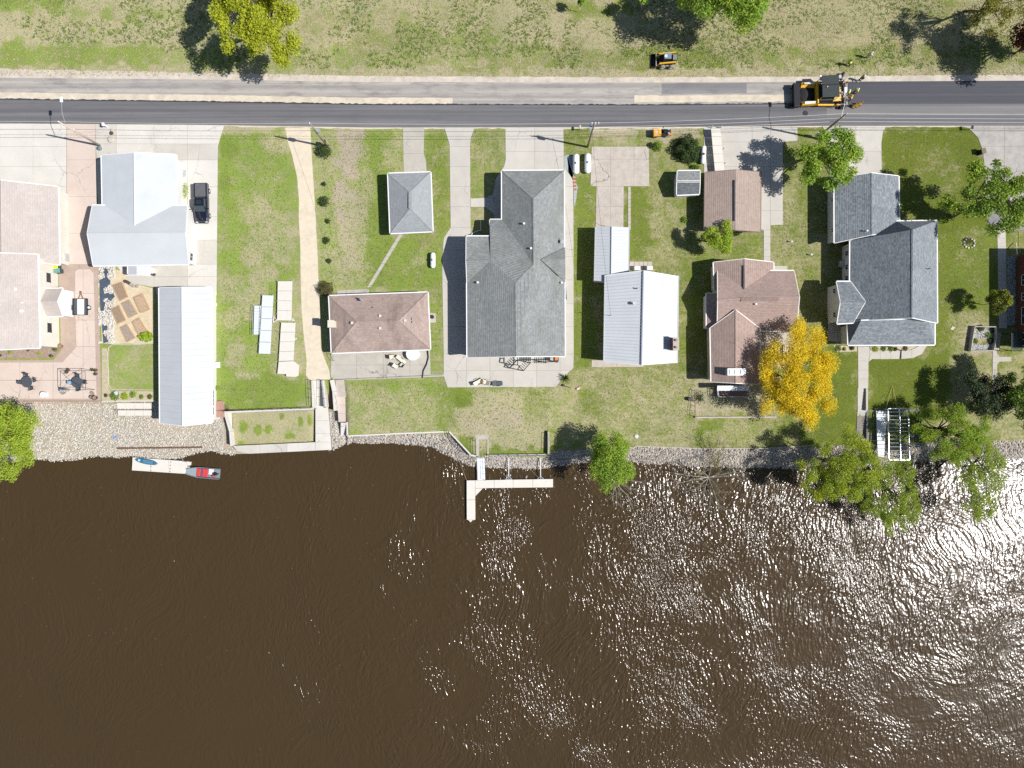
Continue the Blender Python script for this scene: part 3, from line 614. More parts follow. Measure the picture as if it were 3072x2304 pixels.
# --- tan house, west edge
t = thing('tan_house', 'tan shingled house with cream walls at the left edge, above the pink terrace', 'house', P(20, 800))
pa = dict(a=(177.6, 795, 2.8), b=(173.6, 560, 2.8), rn=(3, 541, 4.7), rs=(5, 770, 4.7), c=(-185, 560, 2.8), d=(-185, 795, 2.8))
volume(t, pa, ['a b rn rs', 'rn c d rs'], 'a b rn c d rs', SH_TAN, CREAM, ridge=[('rn', 'rs')])
pa = dict(a=(112.5, 763, 5.0), b=(118, 1044, 5.0), rn=(-78, 757, 7.2), rs=(-76, 1052, 7.2), c=(-290, 763, 5.0), d=(-285, 1044, 5.0))
ro, wl, ins = volume(t, pa, ['a b rs rn', 'rn rs d c'], 'a rn c d rs b', SH_TAN, CREAM, ridge=[('rn', 'rs')])
pa = dict(a=(187, 865, 2.8), pk=(171, 903, 4.1), b=(187, 948, 2.8), a2=(136, 866, 2.8), p2=(118, 904, 4.1), b2=(138, 949, 2.8))
volume(t, pa, ['a pk p2 a2', 'pk b b2 p2'], 'a pk b b2 p2 a2', SH_TAN, TRIM, over=.12, wname='porch_wall', rname='porch_roof')
e0, e1 = ins[0], ins[-1]
for tt, ww in ((.22, 1.5), (.80, 1.5)): window_on(wl, ins[5], ins[0], tt, 1.6, ww, 1.1, out=-1)
for x, y in ((48, 868), (65, 933)): roof_vent(t, x, y, 5.65, .4, .2, TRIM)
vent_pipe(t, 67, 908, 5.7, .06, .3)
m = MB(); c = P(178, 732); m.box((c.x + .1, c.y + .9, 1.25), (.06, 1.0, 1.7)); c = P(180, 712); m.box((c.x + .1, c.y, 1.25), (.06, 1.0, 1.7))
m = MB(); c = P(183, 775, 0); m.box((c.x + .75, c.y, 1.0), (1.3, 1.2, .1)); m.box((c.x + .75, c.y, .5), (1.2, 1.1, 1.0)); m.build('cellar_bulkhead', GALV, t)

# --- white metal-roofed T house
t = thing('white_t_shaped_house', 'white metal roofed T-shaped house beside the parked black pickup', 'house', P(430, 640))
pa = dict(nw=(304.6, 466.5, 2.9), rn=(401.5, 458.5, 4.15), ne=(527.5, 463.7, 2.9), se=(531, 700, 2.9), rs=(404, 700, 4.15), sw=(309, 700, 2.9))
volume(t, pa, ['nw rn rs sw', 'rn ne se rs'], 'nw rn ne se rs sw', MET_W2, WHITE, ridge=[('rn', 'rs')])
pa = dict(nw=(277, 616, 3.0), ne=(561, 617, 3.0), rw=(262, 700, 4.6), re=(556, 698, 4.6), sw=(279.5, 797, 3.0), se=(565.5, 793, 3.0))
ro, wl, ins = volume(t, pa, ['nw ne re rw', 'rw re se sw'], 'nw ne re se sw rw', MET_W, WHITE, ridge=[('rw', 're')])
pa = dict(a=(384, 790, 2.5), b=(384, 822, 2.4), c=(447, 822, 2.4), d=(447, 790, 2.5), r=(410, 790, 2.9), r2=(410, 823, 2.8))
volume(t, pa, ['a b r2 r', 'r r2 c d'], 'a b r2 c d r', MET_W, WHITE, rname='porch_roof', wname='porch_wall')
window_on(wl, ins[3], ins[2], .25, 1.1, 1.2, 1.1)
c = P(546, 520); m = MB(); m.box((c.x - .25, c.y, .08), (1.0, 1.1, .16)); m.box((c.x + .35, c.y, .06), (.5, 1.0, .12)); m.build('door_step', MT('grey_step', (.33, .35, .36), .8, .1, 3), t)
c = P(531, 501); m = MB(); m.box((c.x, c.y, 1.05), (.08, .95, 2.1)); m.build('door', TRIM, t)

# --- long white shed
t = thing('long_white_boathouse', 'long narrow white metal building running down to the pebble shore', 'building', P(560, 1060))
pa = dict(nw=(477.4, 863.7, 2.5), rn=(545, 862, 3.7), ne=(634, 862, 2.5), se=(635, 1268, 2.5), rs=(547, 1277, 3.7), sw=(480, 1269, 2.5))
ro, wl, ins = volume(t, pa, ['nw rn rs sw', 'rn ne se rs'], 'nw rn ne se rs sw', MET_W, WHITE, ridge=[('rn', 'rs')], base=-1.6)
# seams down each slope
V = {k: P(*v) for k, v in pa.items()}
def seams(par, e0, e1, r0, r1, n, mat):
    for i in range(1, n):
        t_ = i / n; a, b_ = e0.lerp(e1, t_), r0.lerp(r1, t_); m = MB(); k = (e1 - e0).normalized() * .03; u = Vector((0, 0, .035))
        m.add([a - k, a + k, b_ + k, b_ - k, a - k * .5 + u, a + k * .5 + u, b_ + k * .5 + u, b_ - k * .5 + u], [(4, 5, 6, 7), (0, 1, 5, 4), (1, 2, 6, 5), (2, 3, 7, 6), (3, 0, 4, 7)]); m.build('roof_seam', mat, par)
seams(ro, V['nw'], V['sw'], V['rn'], V['rs'], 22, MET_W2); seams(ro, V['ne'], V['se'], V['rn'], V['rs'], 22, MET_W)
# east lean-to edge with windows, deck side
for tt in (.80, .86, .93): window_on(wl, ins[2], ins[3], tt, .9, 1.2, 1.1, out=-1)
c = P(644, 1180); m = MB(); m.box((c.x - .25, c.y, 1.0), (.08, 1.0, 2.0)); m.build('door', TRIM, wl)
for (x, y) in ((648, 915), (653, 1095)):
    c = P(x, y); m = MB(); m.box((c.x, c.y, .45), (.8 if y > 1000 else .35, .9 if y > 1000 else .5, .9)); solo(m, 'heat_pump', TRIM, 'white outdoor unit against the long white building, ' + ('the larger, nearer the river' if y > 1000 else 'the smaller, nearer the drive'), 'heat pump', bevel=.03)

# --- brown hip bungalow
t = thing('brown_hip_bungalow', 'low hip roofed bungalow with faded brown shingles east of the sand lane', 'house', P(1140, 970))
pa = dict(nw=(987, 887.5, 2.3), ne=(1283, 877, 2.3), se=(1290.5, 1048, 2.3), sw=(995, 1059, 2.3), rw=(1071, 964, 3.9), re=(1198, 961.5, 3.9))
volume(t, pa, ['nw ne re rw', 'ne se re', 'se sw rw re', 'sw nw rw'], 'nw ne se sw', SH_BRN2, BEIGE, over=.5, ridge=[('rw', 're'), ('nw', 'rw'), ('ne', 're'), ('se', 're'), ('sw', 'rw')])
for x, y, z in ((1057, 969, 3.6), (1141, 948, 3.6), (1216, 962, 3.5), (1141, 985, 3.5)): roof_vent(t, x, y, z)
c = P(997, 973, 3.2); m = MB(); m.box((c.x, c.y, 2.2), (.85, .95, 3.6)); m.box((c.x, c.y, 3.98), (.95, 1.05, .12)); ch = m.build('chimney', MT('cream_masonry', (.55, .50, .42), .85, .15, 4), t)
for x, y in ((1085, 898), (1088, 903)): vent_pipe(t, x, y, 2.7, .09, .75, GALV)
for x, y in ((1239, 957), (1240, 967)): vent_pipe(t, x, y, 3.1, .10, .3, GALV)
vent_pipe(t, 1119, 922, 3.0, .05, .2, DARKM)
# --- grey hip garage
t = thing('grey_hip_garage', 'small garage with pale grey hip roof at the end of a short driveway', 'garage', P(1232, 607))
pa = dict(nw=(1164, 520.7, 2.3), ne=(1291.6, 516.6, 2.3), se=(1298, 694, 2.3), sw=(1171, 700, 2.3), rn=(1230, 577, 3.5), rs=(1231, 625, 3.5))
ro, wl, _ = volume(t, pa, ['nw ne rn', 'ne se rs rn', 'se sw rs', 'sw nw rn rs'], 'nw ne se sw', SH_GREY2, BEIGE, ridge=[('nw', 'rn'), ('ne', 'rn'), ('se', 'rs'), ('sw', 'rs')])
c = P(1230, 601, 3.55); m = MB(); m.box((c.x, c.y, 3.52), (.42, 2.3, .14)); m.build('ridge_vent', SH_GREY2, ro)

# --- big grey-green house
t = thing('large_grey_green_house', 'largest house, sprawling grey-green shingle roof with several ridges and a wide patio', 'house', P(1560, 800))
pa = dict(a=(1506, 512.5, 3.1), b=(1692, 511.5, 3.1), r1=(1600, 596, 5.3), r2=(1601, 793, 5.5), c=(1506, 659, 3.1), d=(1469.5, 659, 2.75), e=(1470.5, 709, 3.3),
          f=(1399, 709, 3.6), g=(1398.5, 781, 4.8), h=(1471, 780.5, 4.85), i=(1401, 849, 3.65), j=(1546.5, 848.5, 5.9), k=(1549, 1069, 5.9), l=(1402, 1072, 3.65), m=(1694.5, 1069, 3.5), n=(1694, 838, 3.4), o=(1692, 838, 3.1))
ro, wl, ins = volume(t, pa, ['a b r1', 'b o n r2 r1', 'a r1 r2 c', 'c r2 d', 'd r2 j h e', 'e f g h', 'g i h', 'i l k j h', 'j k m n r2'], 'a b o n m k l i g f e d c', SH_GREY, MT('grey_stucco', (.50, .49, .46), .8, .08, 1), over=.3,
                     ridge=[('r1', 'r2'), ('a', 'r1'), ('b', 'r1'), ('g', 'h'), ('j', 'k'), ('r2', 'j')])
eg = dict(p=(1622, 778, 5.15), q=(1696, 778, 4.45), a=(1695, 742, 3.2), b=(1696, 846, 3.45)); mb, _, _ = roofmesh(eg, ['p q a', 'p b q']); mb.build('gablet', SH_GREY, ro)
for x, y, z in ((1572, 673, 4.5), (1593, 747, 5.0), (1434, 849, 4.0)):
    vent_pipe(t, x, y, z, .10, .55)
vent_pipe(t, 1685, 849, 3.7, .09, .3)
c = P(1690, 727, 3.3); m = MB(); m.tube([(c.x - .3, c.y, 3.1), (c.x - .3, c.y, 4.1)], .03); m.tube([(c.x - .5, c.y - .2, 4.0), (c.x - .1, c.y + .4, 4.1)], .05); m.lathe((c.x - .2, c.y, 3.9), [(.02, 0), (.2, .05), (.28, .12)], 12); m.build('satellite_dish', GALV, t)
m = MB(); q = [P(1416, 700, .1), P(1422, 697, .12), P(1443, 690, .12), P(1442, 662, .12)]; m.tube(q, .06, 8); m.build('drain_pipe', PIPE, t)
m = MB(); q = [P(1414, 707, 1.2), P(1415, 703, .3), P(1417, 700, .1)]; m.tube(q, .08, 8); m.build('downspout', PIPE, t)

# --- small metal garage and metal house
t = thing('narrow_metal_garage', 'narrow white metal roofed garage touching the north end of the metal roofed house', 'garage', P(1836, 760))
V = dict(nw=P(1786, 681, 2.7), rn=P(1835, 680, 3.35), ne=P(1888, 683, 2.7), se=P(1886, 845, 2.7), rs=P(1833, 845, 3.35), sw=P(1782.7, 842, 2.7))
m = MB(); ins = inset([tuple(V[k][:2]) for k in ('nw', 'rn', 'ne', 'se', 'rs', 'sw')], .2); m.prism(ins, -.2, [V[k].z - .1 for k in ('nw', 'rn', 'ne', 'se', 'rs', 'sw')]); m.build('wall', WHITE, t)
metal_slope(t, V['nw'], V['sw'], V['rn'], V['rs'], 17, MET_W2, .06); metal_slope(t, V['ne'], V['se'], V['rn'], V['rs'], 17, MET_W)
m = MB(); m.tube([V['rn'] + Vector((0, 0, .05)), V['rs'] + Vector((0, 0, .05))], .10, 6); m.build('ridge_cap', MET_W, t)
m = MB(); m.tube([V['nw'], V['sw']], .07, 6); m.build('gutter', GALV, t); m = MB(); m.tube([V['ne'], V['se']], .07, 6); m.build('gutter', GALV, t)
t = thing('white_metal_house', 'white metal roofed house with brick chimney, east of the big grey house', 'house', P(1920, 960))
V = dict(nw=P(1814.5, 826, 3.4), rn=P(1929, 812, 4.6), ne=P(2036, 829.5, 3.4), se=P(2032, 1087, 3.4), rs=P(1923, 1095, 4.6), sw=P(1810.7, 1083, 3.4))
m = MB(); ins = inset([tuple(V[k][:2]) for k in ('nw', 'rn', 'ne', 'se', 'rs', 'sw')], .35); m.prism(ins, -.6, [V[k].z - .1 for k in ('nw', 'rn', 'ne', 'se', 'rs', 'sw')]); wl = m.build('wall', WHITE, t)
metal_slope(t, V['nw'], V['sw'], V['rn'], V['rs'], 28, MET_W2, .07); metal_slope(t, V['ne'], V['se'], V['rn'], V['rs'], 28, MET_W, .03)
m = MB(); m.tube([V['rn'] + Vector((0, 0, .06)), V['rs'] + Vector((0, 0, .06))], .13, 6); m.build('ridge_cap', MT('dark_ridge_metal', (.20, .21, .25), .5, .1, 3), t)
for a, b_ in (('nw', 'sw'), ('ne', 'se')):
    m = MB(); m.tube([V[a], V[b_]], .08, 6); m.build('gutter', GALV, t)
for a, b_ in (('nw', 'rn'), ('rn', 'ne'), ('se', 'rs'), ('rs', 'sw')):
    m = MB(); m.tube([V[a] + Vector((0, 0, .04)), V[b_] + Vector((0, 0, .04))], .06, 6); m.build('rake_trim', TRIM, t)
c = P(2022, 1033, 3.9); m = MB(); m.box((c.x, c.y, 2.4), (.75, 1.75, 5.4)); ch = m.build('chimney', RBRICK, t)
m = MB(); m.box((c.x, c.y, 5.15), (.85, 1.85, .12)); m.build('chimney_cap', C_G, ch)
for dy in (-.5, .5): m = MB(); m.cyl((c.x, c.y + dy, 5.2), .16, .3, 12); m.build('flue', MT('clay_flue', (.35, .2, .14), .8, .2, 5), ch)
vent_pipe(t, 1900.7, 911, 4.3, .15, .55, GALV); vent_pipe(t, 1909, 866, 4.4, .07, .35, DARKM)
c = P(1832, 947, 3.6); m = MB(); m.tube([(c.x, c.y, 3.3), (c.x - .1, c.y, 5.0)], .035); m.tube([(c.x - .5, c.y, 4.9), (c.x + .3, c.y, 5.0)], .02); m.build('service_mast', GALV, t)
for x in (1912, 1950): c = P(x, 810, 1); m = MB(); m.box((c.x, c.y + .3, .5), (.8, .6, 1.0)); m.build('heat_pump', TRIM, t)

# --- small shed
t = thing('small_grey_shed', 'small garden shed with charcoal shingle roof, its upper slope weathered, beside the dark bush', 'shed', P(2065, 548))
pa = dict(nw=(2032.5, 513, 1.9), ne=(2100, 512, 1.9), rw=(2031, 544, 2.6), re=(2100, 544, 2.6), sw=(2030.5, 585, 1.9), se=(2098, 582, 1.9))
volume(t, pa, ['nw ne re rw'], 'nw ne re rw', shingle('weathered_shed_shingles', (.16, .17, .17), (.34, .34, .33), contrast=.3), WHITE, over=.1, ridge=[('rw', 're')])
volume(t, {k: pa[k] for k in ('rw', 're', 'se', 'sw')}, ['rw re se sw'], 'rw re se sw', SH_DARK, WHITE, over=.1)
# --- brown garage
t = thing('brown_garage', 'brown shingled gable garage beside the long grey driveway with the parked dock section', 'garage', P(2200, 605))
pa = dict(nw=(2116.6, 517, 2.4), rn=(2207.5, 510, 3.6), ne=(2282, 517, 2.4), se=(2280.7, 694, 2.4), rs=(2206, 689, 3.6), sw=(2115, 685, 2.4))
ro, wl, _ = volume(t, pa, ['nw rn rs sw', 'rn ne se rs'], 'nw rn ne se rs sw', SH_BRN3, BEIGE, trim=MT('brown_trim', (.22, .15, .12), .6, .1, 3))
c1, c2 = P(2206, 540, 3.62), P(2205, 663, 3.62); m = MB(); m.box(((c1.x + c2.x) / 2 - .12, (c1.y + c2.y) / 2, 3.62), (.2, abs(c1.y - c2.y), .12)); m.build('ridge_vent', DARKM, ro)
# --- brown house
t = thing('brown_gabled_house', 'brown shingled house under the bare tree shadow, beside the bright yellow tree', 'house', P(2255, 960))
BT = MT('cream_trim', (.66, .62, .56), .6, .06, 3)
pa = dict(nw=(2141, 787, 2.8), rn=(2234, 777, 4.1), ne=(2320.5, 787, 2.8), se=(2320.5, 870, 2.8), rs=(2236, 905, 4.1), sw=(2144, 870, 2.8))
volume(t, pa, ['nw rn rs sw', 'rn ne se rs'], 'nw rn ne se rs sw', SH_BRN, BEIGE, ridge=[('rn', 'rs')], trim=BT)
pa = dict(nw=(2153, 813, 2.95), ne=(2382, 812.5, 2.95), re=(2398, 890, 4.7), rw=(2154, 899, 4.8), se=(2389, 994, 2.95), sw=(2152, 990, 2.95))
ro, wl, ins = volume(t, pa, ['nw ne re rw', 'rw re se sw'], 'nw ne re se sw rw', SH_BRN, BEIGE, ridge=[('rw', 're')], trim=BT)
pa = dict(a=(2120, 880, 2.5), b=(2156, 880, 3.1), c=(2156, 986, 3.1), d=(2120, 986, 2.5))
volume(t, pa, ['a b c d'], 'a b c d', SH_BRN, CREAM, over=.2, rname='lean_to_roof', wname='lean_to_wall', trim=BT)
pa = dict(nw=(2131, 984, 3.15), sw=(2134, 1145, 3.2), rs=(2207, 1149, 4.5), se=(2279, 1152, 3.15), ne=(2279, 985, 3.15), rn=(2207, 930, 4.5))
volume(t, pa, ['nw sw rs rn', 'rn rs se ne'], 'nw sw rs se ne rn', SH_BRN, BEIGE, ridge=[('rn', 'rs')], trim=BT, base=-1.2)
for (a, b_) in (((2234, 796), (2234, 868)), ): c1, c2 = P(*a, 4.14), P(*b_, 4.14); m = MB(); m.box((c1.x - .15, (c1.y + c2.y) / 2, 4.13), (.16, abs(c1.y - c2.y), .12)); m.build('ridge_vent', DARKM, t)
c1, c2 = P(2223, 898, 4.8), P(2335, 897, 4.8); m = MB(); m.box(((c1.x + c2.x) / 2, c1.y, 4.80), (abs(c1.x - c2.x), .5, .10)); m.build('ridge_vent', SH_BRN, t)
vent_pipe(t, 2266, 913, 4.4, .08, .35)
c = P(2205, 1116, 4.3); m = MB(); m.box((c.x, c.y, 4.4), (2.6, 1.0, 1.3)); ch = m.build('roof_box', GALV, t)
for dx in (-.8, 0, .8): m = MB(); m.box((c.x + dx, c.y, 5.1), (.5, .7, .12)); m.build('vent_cover', TRIM, ch)
# deck awning and rail, south side
m = MB(); c1, c2 = P(2152, 1157, 2.6), P(2246, 1172, 2.4); 
for i in range(9):
    x0 = c1.x + (c2.x - c1.x) * i / 9; m = MB(); m.box((x0 + (c2.x - c1.x) / 18, (c1.y + c2.y) / 2, 2.5), ((c2.x - c1.x) / 9 - .03, abs(c1.y - c2.y), .05), rot=Matrix.Rotation(.12, 3, 'X')); m.build('awning_panel', MT('milky_panel', (.62, .66, .70), .3, .25, 3), t)
# --- slate house, east
t = thing('slate_grey_house', 'slate grey shingled house with white trim and attached garage, dark west slopes', 'house', P(2640, 820))
pa = dict(nw=(2503, 537, 3.0), rn=(2614.4, 519, 4.75), ne=(2695.8, 528, 3.0), se=(2698, 672, 3.0), rs=(2615, 704, 4.75), sw=(2503.5, 728.5, 3.0), se2=(2700, 696, 3.0))
ro, wl, ins = volume(t, pa, ['nw rn rs sw', 'rn ne se se2 rs'], 'nw rn ne se se2 rs sw', SH_SLATE, WHITE, ridge=[('rn', 'rs')])
for tt in (.28, .80): window_on(wl, ins[0], ins[6], tt, 1.4, .7, .9)
pa = dict(nw=(2550.6, 722, 3.2), n2=(2690, 664, 3.2), rn=(2738, 689, 7.3), ne=(2810, 662, 3.2), se=(2811.5, 969, 3.2), rs=(2736.4, 953, 7.3), sw=(2549, 962, 3.2))
ro, wl, ins = volume(t, pa, ['nw rn rs sw', 'nw n2 rn', 'n2 ne rn', 'rn ne se rs'], 'nw n2 ne se rs sw', SH_SLATE, WHITE, ridge=[('rn', 'rs')])
for tt in (.12, .30, .45): window_on(wl, ins[0], ins[5], tt, 1.1, .8, 1.0)
pa = dict(nw=(2510, 845, 3.7), pk=(2522, 906, 5.0), sw=(2511.5, 971, 3.7), ne=(2552, 845, 3.7), re=(2596, 905, 5.0), se=(2560, 968, 3.7))
ro, wl, ins = volume(t, pa, ['nw ne re pk', 'pk re se sw'], 'nw ne re se sw pk', SH_SLATE, WHITE, over=.35, rname='cross_gable_roof', wname='cross_gable_wall', ridge=[('pk', 're')])
for tt in (.3,): window_on(wl, ins[0], ins[5], tt, 1.9, .8, .9)
for tt in (.6,): window_on(wl, ins[5], ins[4], tt, 1.9, .8, .9)
pa = dict(sw=(2545, 1035, 2.9), se=(2804, 1034, 2.9), tw=(2583, 962, 4.5), te=(2785, 957, 4.5), nw=(2543, 970, 2.9), ne=(2804, 967, 2.9))
volume(t, pa, ['sw se te tw', 'nw sw tw', 'se ne te'], 'sw se ne nw', SH_SLATE, WHITE, rname='lower_roof', wname='lower_wall', over=.3)
vent_pipe(t, 2598, 694, 4.5, .08, .4); vent_pipe(t, 2786, 806, 5.2, .06, .2, DARKM)
c = P(2526, 792, .4); m = MB(); m.box((c.x, c.y, .45), (.9, .9, .8)); m.cyl((c.x, c.y, .85), .34, .04, 16); solo(m, 'air_conditioner', GALV, 'outdoor air conditioner in the dark shade west of the slate grey house', 'air conditioner', bevel=.03)
# --- brick house, far east
t = thing('dark_brick_house', 'dark red brick house with white windows at the right edge of the frame', 'house', P(3150, 900))
m = MB(); x0 = P(3051, 0).x; yt_, yb_ = P(0, 768).y, P(0, 1044).y; m.box((x0 + 5, (yt_ + yb_) / 2, 2.0), (10, yt_ - yb_, 4.4)); wl = m.build('wall', BRICK, t)
m = MB(); m.box((x0 + 5, (yt_ + yb_) / 2, 4.32), (11, yt_ - yb_ + .8, .2)); rf = m.build('eaves', TRIM, t)
m = MB(); m.add([(x0 - .5, yt_ + .4, 4.43), (x0 + 10.5, yt_ + .4, 4.43), (x0 + 10.5, yb_ - .4, 4.43), (x0 - .5, yb_ - .4, 4.43), (x0 + 5, yt_ - 4, 6.6), (x0 + 5, yb_ + 4, 6.6)], [(0, 1, 4), (1, 2, 5, 4), (2, 3, 5), (3, 0, 4, 5), (3, 2, 1, 0)]); m.build('roof', SH_DARK, t)
for yy, hh in ((844, 1.6), (893, 1.1), (950, 2.6), (1020, 2.0)):
    window_on(wl, (x0, yt_), (x0, yb_), (P(0, yy).y - yt_) / (yb_ - yt_), 1.0, hh, 1.7, out=1)
# ============================================================ TREES AND PLANTS
def leafmat(name, c1, c2, trans=.35, var=.5):
    if name in MATS: return MATS[name]
    m, n, b, out = newmat(name); MATS[name] = m; co = pos(n)
    a = noise(n, co, .7, 3, .6); f = noise(n, co, 5, 2, .7)
    c = mixc(n, maprange(n, math_(n, 'ADD', math_(n, 'MULTIPLY', a, .5), math_(n, 'MULTIPLY', f, .5)), .36, .64), c1, c2)
    n.links.new(c, b.inputs['Base Color']); b.inputs['Roughness'].default_value = .6; b.inputs['Specular IOR Level'].default_value = .25
    tr = nd(n, "ShaderNodeBsdfTranslucent"); n.links.new(c, tr.inputs[0]); mx = nd(n, "ShaderNodeMixShader"); mx.inputs[0].default_value = trans
    n.links.new(b.outputs[0], mx.inputs[1]); n.links.new(tr.outputs[0], mx.inputs[2]); n.links.new(mx.outputs[0], out.inputs[0]); return m
LF = dict(
    lime=leafmat('lime_leaves', (.28, .40, .04), (.48, .58, .07), .45), yg=leafmat('yellow_green_leaves', (.28, .33, .02), (.58, .61, .05), .45),
    gold=leafmat('golden_leaves', (.64, .47, .012), (.92, .75, .05), .45), mid=leafmat('mid_green_leaves', (.12, .21, .03), (.28, .38, .06), .42),
    bright=leafmat('bright_green_leaves', (.17, .30, .04), (.36, .50, .07), .45), dark=leafmat('dark_green_leaves', (.03, .055, .017), (.075, .115, .03), .25),
    olive=leafmat('olive_leaves', (.09, .11, .02), (.18, .19, .03), .35), willow=leafmat('willow_leaves', (.22, .31, .03), (.42, .50, .06), .45),
    red=leafmat('dark_red_leaves', (.10, .022, .02), (.19, .05, .03), .3), brown=leafmat('brown_green_leaves', (.085, .075, .03), (.16, .15, .06), .3),
    shade_leaf=leafmat('shade_dark_leaves', (.025, .045, .02), (.07, .095, .035), .2), sparse=leafmat('sparse_yellow_leaves', (.20, .20, .03), (.34, .32, .06), .4))
BARK = MT('bark', (.16, .125, .095), .95, .3, 4, .03); BARKL = MT('pale_bark', (.34, .30, .26), .9, .25, 4, .02); BARKD = MT('dark_bark', (.07, .055, .045), .95, .3, 4, .03)
def leaves(name, centers, normals, size, mat, parent, rs, aspect=.62, up=.55):
    """thousands of small two-sided leaf faces, each with its own tilt"""
    n = len(centers); d = rs.normal(size=(n, 3)); d /= np.linalg.norm(d, axis=1)[:, None]
    nr = d + np.array([0, 0, up]) + (normals * .5 if normals is not None else 0); nr /= np.linalg.norm(nr, axis=1)[:, None]
    r = rs.normal(size=(n, 3)); u = np.cross(nr, r); u /= np.linalg.norm(u, axis=1)[:, None]; v = np.cross(nr, u)
    s = size * (0.6 + .8 * rs.rand(n))[:, None]
    V = np.stack([centers - u * s, centers - v * s * aspect, centers + u * s, centers + v * s * aspect], 1).reshape(-1, 3)
    off = BASE[parent.name]; V = V - np.array([off.x, off.y, off.z])
    me = npmesh(name, V, np.arange(n * 4).reshape(n, 4), 4, mat); o = bpy.data.objects.new(name, me); COL.objects.link(o); o.parent = parent; BASE[o.name] = off; return o
def tree(name, label, cpx, cpy, cz, rx, rz, nleaf, mat, seed, base=None, size=.13, nclump=26, clump=.30, ry=None, bark=BARK, cat='tree', group=None, trunk_r=None, limbs=True, hollow=.45, mat2=None, twig=0, tilt=(0, 0), gaps=0, bare=0):
    """crown centre read at photo px cpx,cpy and height cz; rx, ry, rz radii in metres"""
    rs = np.random.RandomState(seed); c = P(cpx, cpy, cz); ry = (ry or rx) * 1.08; rx = rx * 1.08; nleaf = int(nleaf * 1.5); size *= 1.12
    if base is None: bx, by = c.x, c.y; bz = 0.0; bpx, bpy_ = 1536 + c.x / K, 1152 - c.y / K; bz = gz(bpx, bpy_)
    else: g = G(*base); bx, by, bz = g.x, g.y, g.z
    bz = max(bz, WATER_Z)
    root = thing(name, label, cat, (bx, by, bz), group)
    # clump centres fill the crown, denser to its skin
    K_ = []
    for i in range(nclump):
        q = math.sqrt(rs.rand()) * .88; th_ = rs.rand() * 6.283; q *= 1 + .16 * math.sin(3 * th_ + seed) + .10 * math.sin(5 * th_ + 2 * seed)
        zz = math.sqrt(max(0, 1 - min(1, q) ** 2)); zz = zz * (1 - .75 * rs.rand() ** 2) * (1 if rs.rand() > .15 else -.3)
        K_.append(np.array([c.x + math.cos(th_) * q * rx, c.y + math.sin(th_) * q * ry, c.z + zz * rz]))
    K_ = np.array(K_); cs = (.65 + .7 * rs.rand(len(K_))) * clump
    w_ = cs ** 2; idx = rs.choice(len(K_), nleaf, p=w_ / w_.sum())
    d = rs.normal(size=(nleaf, 3)); d /= np.linalg.norm(d, axis=1)[:, None]; rr = rs.rand(nleaf) ** .55
    pts = K_[idx] + d * (rr * cs[idx])[:, None] * np.array([rx, ry, rz * .85]) + rs.normal(size=(nleaf, 3)) * .06
    dn = d * 1.0
    if mat2 is not None:
        k = rs.rand(nleaf) < .5 * (idx % 3 == 0) + .12; leaves('crown', pts[~k], dn[~k], size, mat, root, rs); leaves('crown', pts[k], dn[k], size, mat2, root, rs)
    else: leaves('crown', pts, dn, size, mat, root, rs)
    tr = trunk_r or max(.06, rx * .055); m = MB(); fork = Vector((bx + (c.x - bx) * .45, by + (c.y - by) * .45, bz + (c.z - rz * .75 - bz) * .75 if c.z - rz > bz + .3 else bz + (c.z - bz) * .45))
    m.tube([(bx, by, bz - .2), ((bx + fork.x) / 2 + .05, (by + fork.y) / 2, (bz + fork.z) / 2), fork], tr, 8, tr * .72); m.build('trunk', bark, root, smooth=True)
    if limbs:
        m = MB(); o_ = np.argsort(rs.rand(len(K_)))[:min(len(K_), 16)]
        for i in o_:
            e = Vector(K_[i]); mid = fork.lerp(e, .5) + Vector((rs.normal() * .06 * rx, rs.normal() * .06 * rx, .12 * rz)); m.tube([fork, mid, e], tr * .42, 5, tr * .08)
            for k in range(2 + twig):
                q = mid.lerp(e, .2 + .6 * rs.rand()); dd = Vector(rs.normal(size=3)) * rx * .22; m.tube([q, q + dd * .6 + Vector((0, 0, .05)), q + dd * 1.2], tr * .14, 4, .012)
        m.build('limbs', bark, root, smooth=True)
    return root
tree('maple_tree', 'tall yellow-green maple overhanging the sandy road shoulder at the top left', 778, 20, 8.5, 5.7, 4.5, 24000, LF['yg'], 3, size=.125, nclump=70, clump=.165, ry=8.4)
tree('broadleaf_tree', 'bright green tree at the top edge casting a wide shadow behind the skid loader', 2190, -45, 8.5, 5.4, 5.0, 20000, LF['bright'], 4, size=.135, nclump=48, clump=.25, ry=5.6, mat2=LF['lime'])
tree('young_tree', 'thin young tree at the top edge, small tuft with pale bare stem', 1742, 8, 2.6, .7, 1.0, 420, LF['bright'], 5, nclump=7, clump=.45, bark=BARKL)
tree('young_tree', 'small green tree touching the wide dark shadow at the top edge', 1932, 6, 4.0, 1.0, 1.6, 900, LF['bright'], 6, nclump=9, clump=.4, bark=BARKL)
tree('thin_tree', 'tall thin tree with sparse yellowish leaves near the top right corner', 2985, 45, 7.2, 3.4, 3.2, 2600, LF['sparse'], 7, base=(2895, 32), nclump=22, clump=.24, size=.10, bark=BARKD, twig=3)
tree('red_maple', 'dark red leaved tree cut by the right edge beside the field', 3150, 90, 7.0, 4.6, 4.6, 15000, LF['red'], 8, nclump=40, clump=.28)
tree('gold_tree', 'brilliant golden yellow tree beside the brown gabled house', 2390, 1128, 5.2, 5.6, 3.2, 36000, LF['gold'], 29, size=.078, nclump=110, clump=.17, ry=6.9, bark=BARKD, twig=3)
tree('maple_tree', 'leafy green maple by the street light, shading the long grey driveway', 2482, 486, 6.0, 4.2, 3.0, 9500, LF['bright'], 10, size=.125, nclump=34, clump=.23, mat2=LF['lime'], base=(2440, 470))
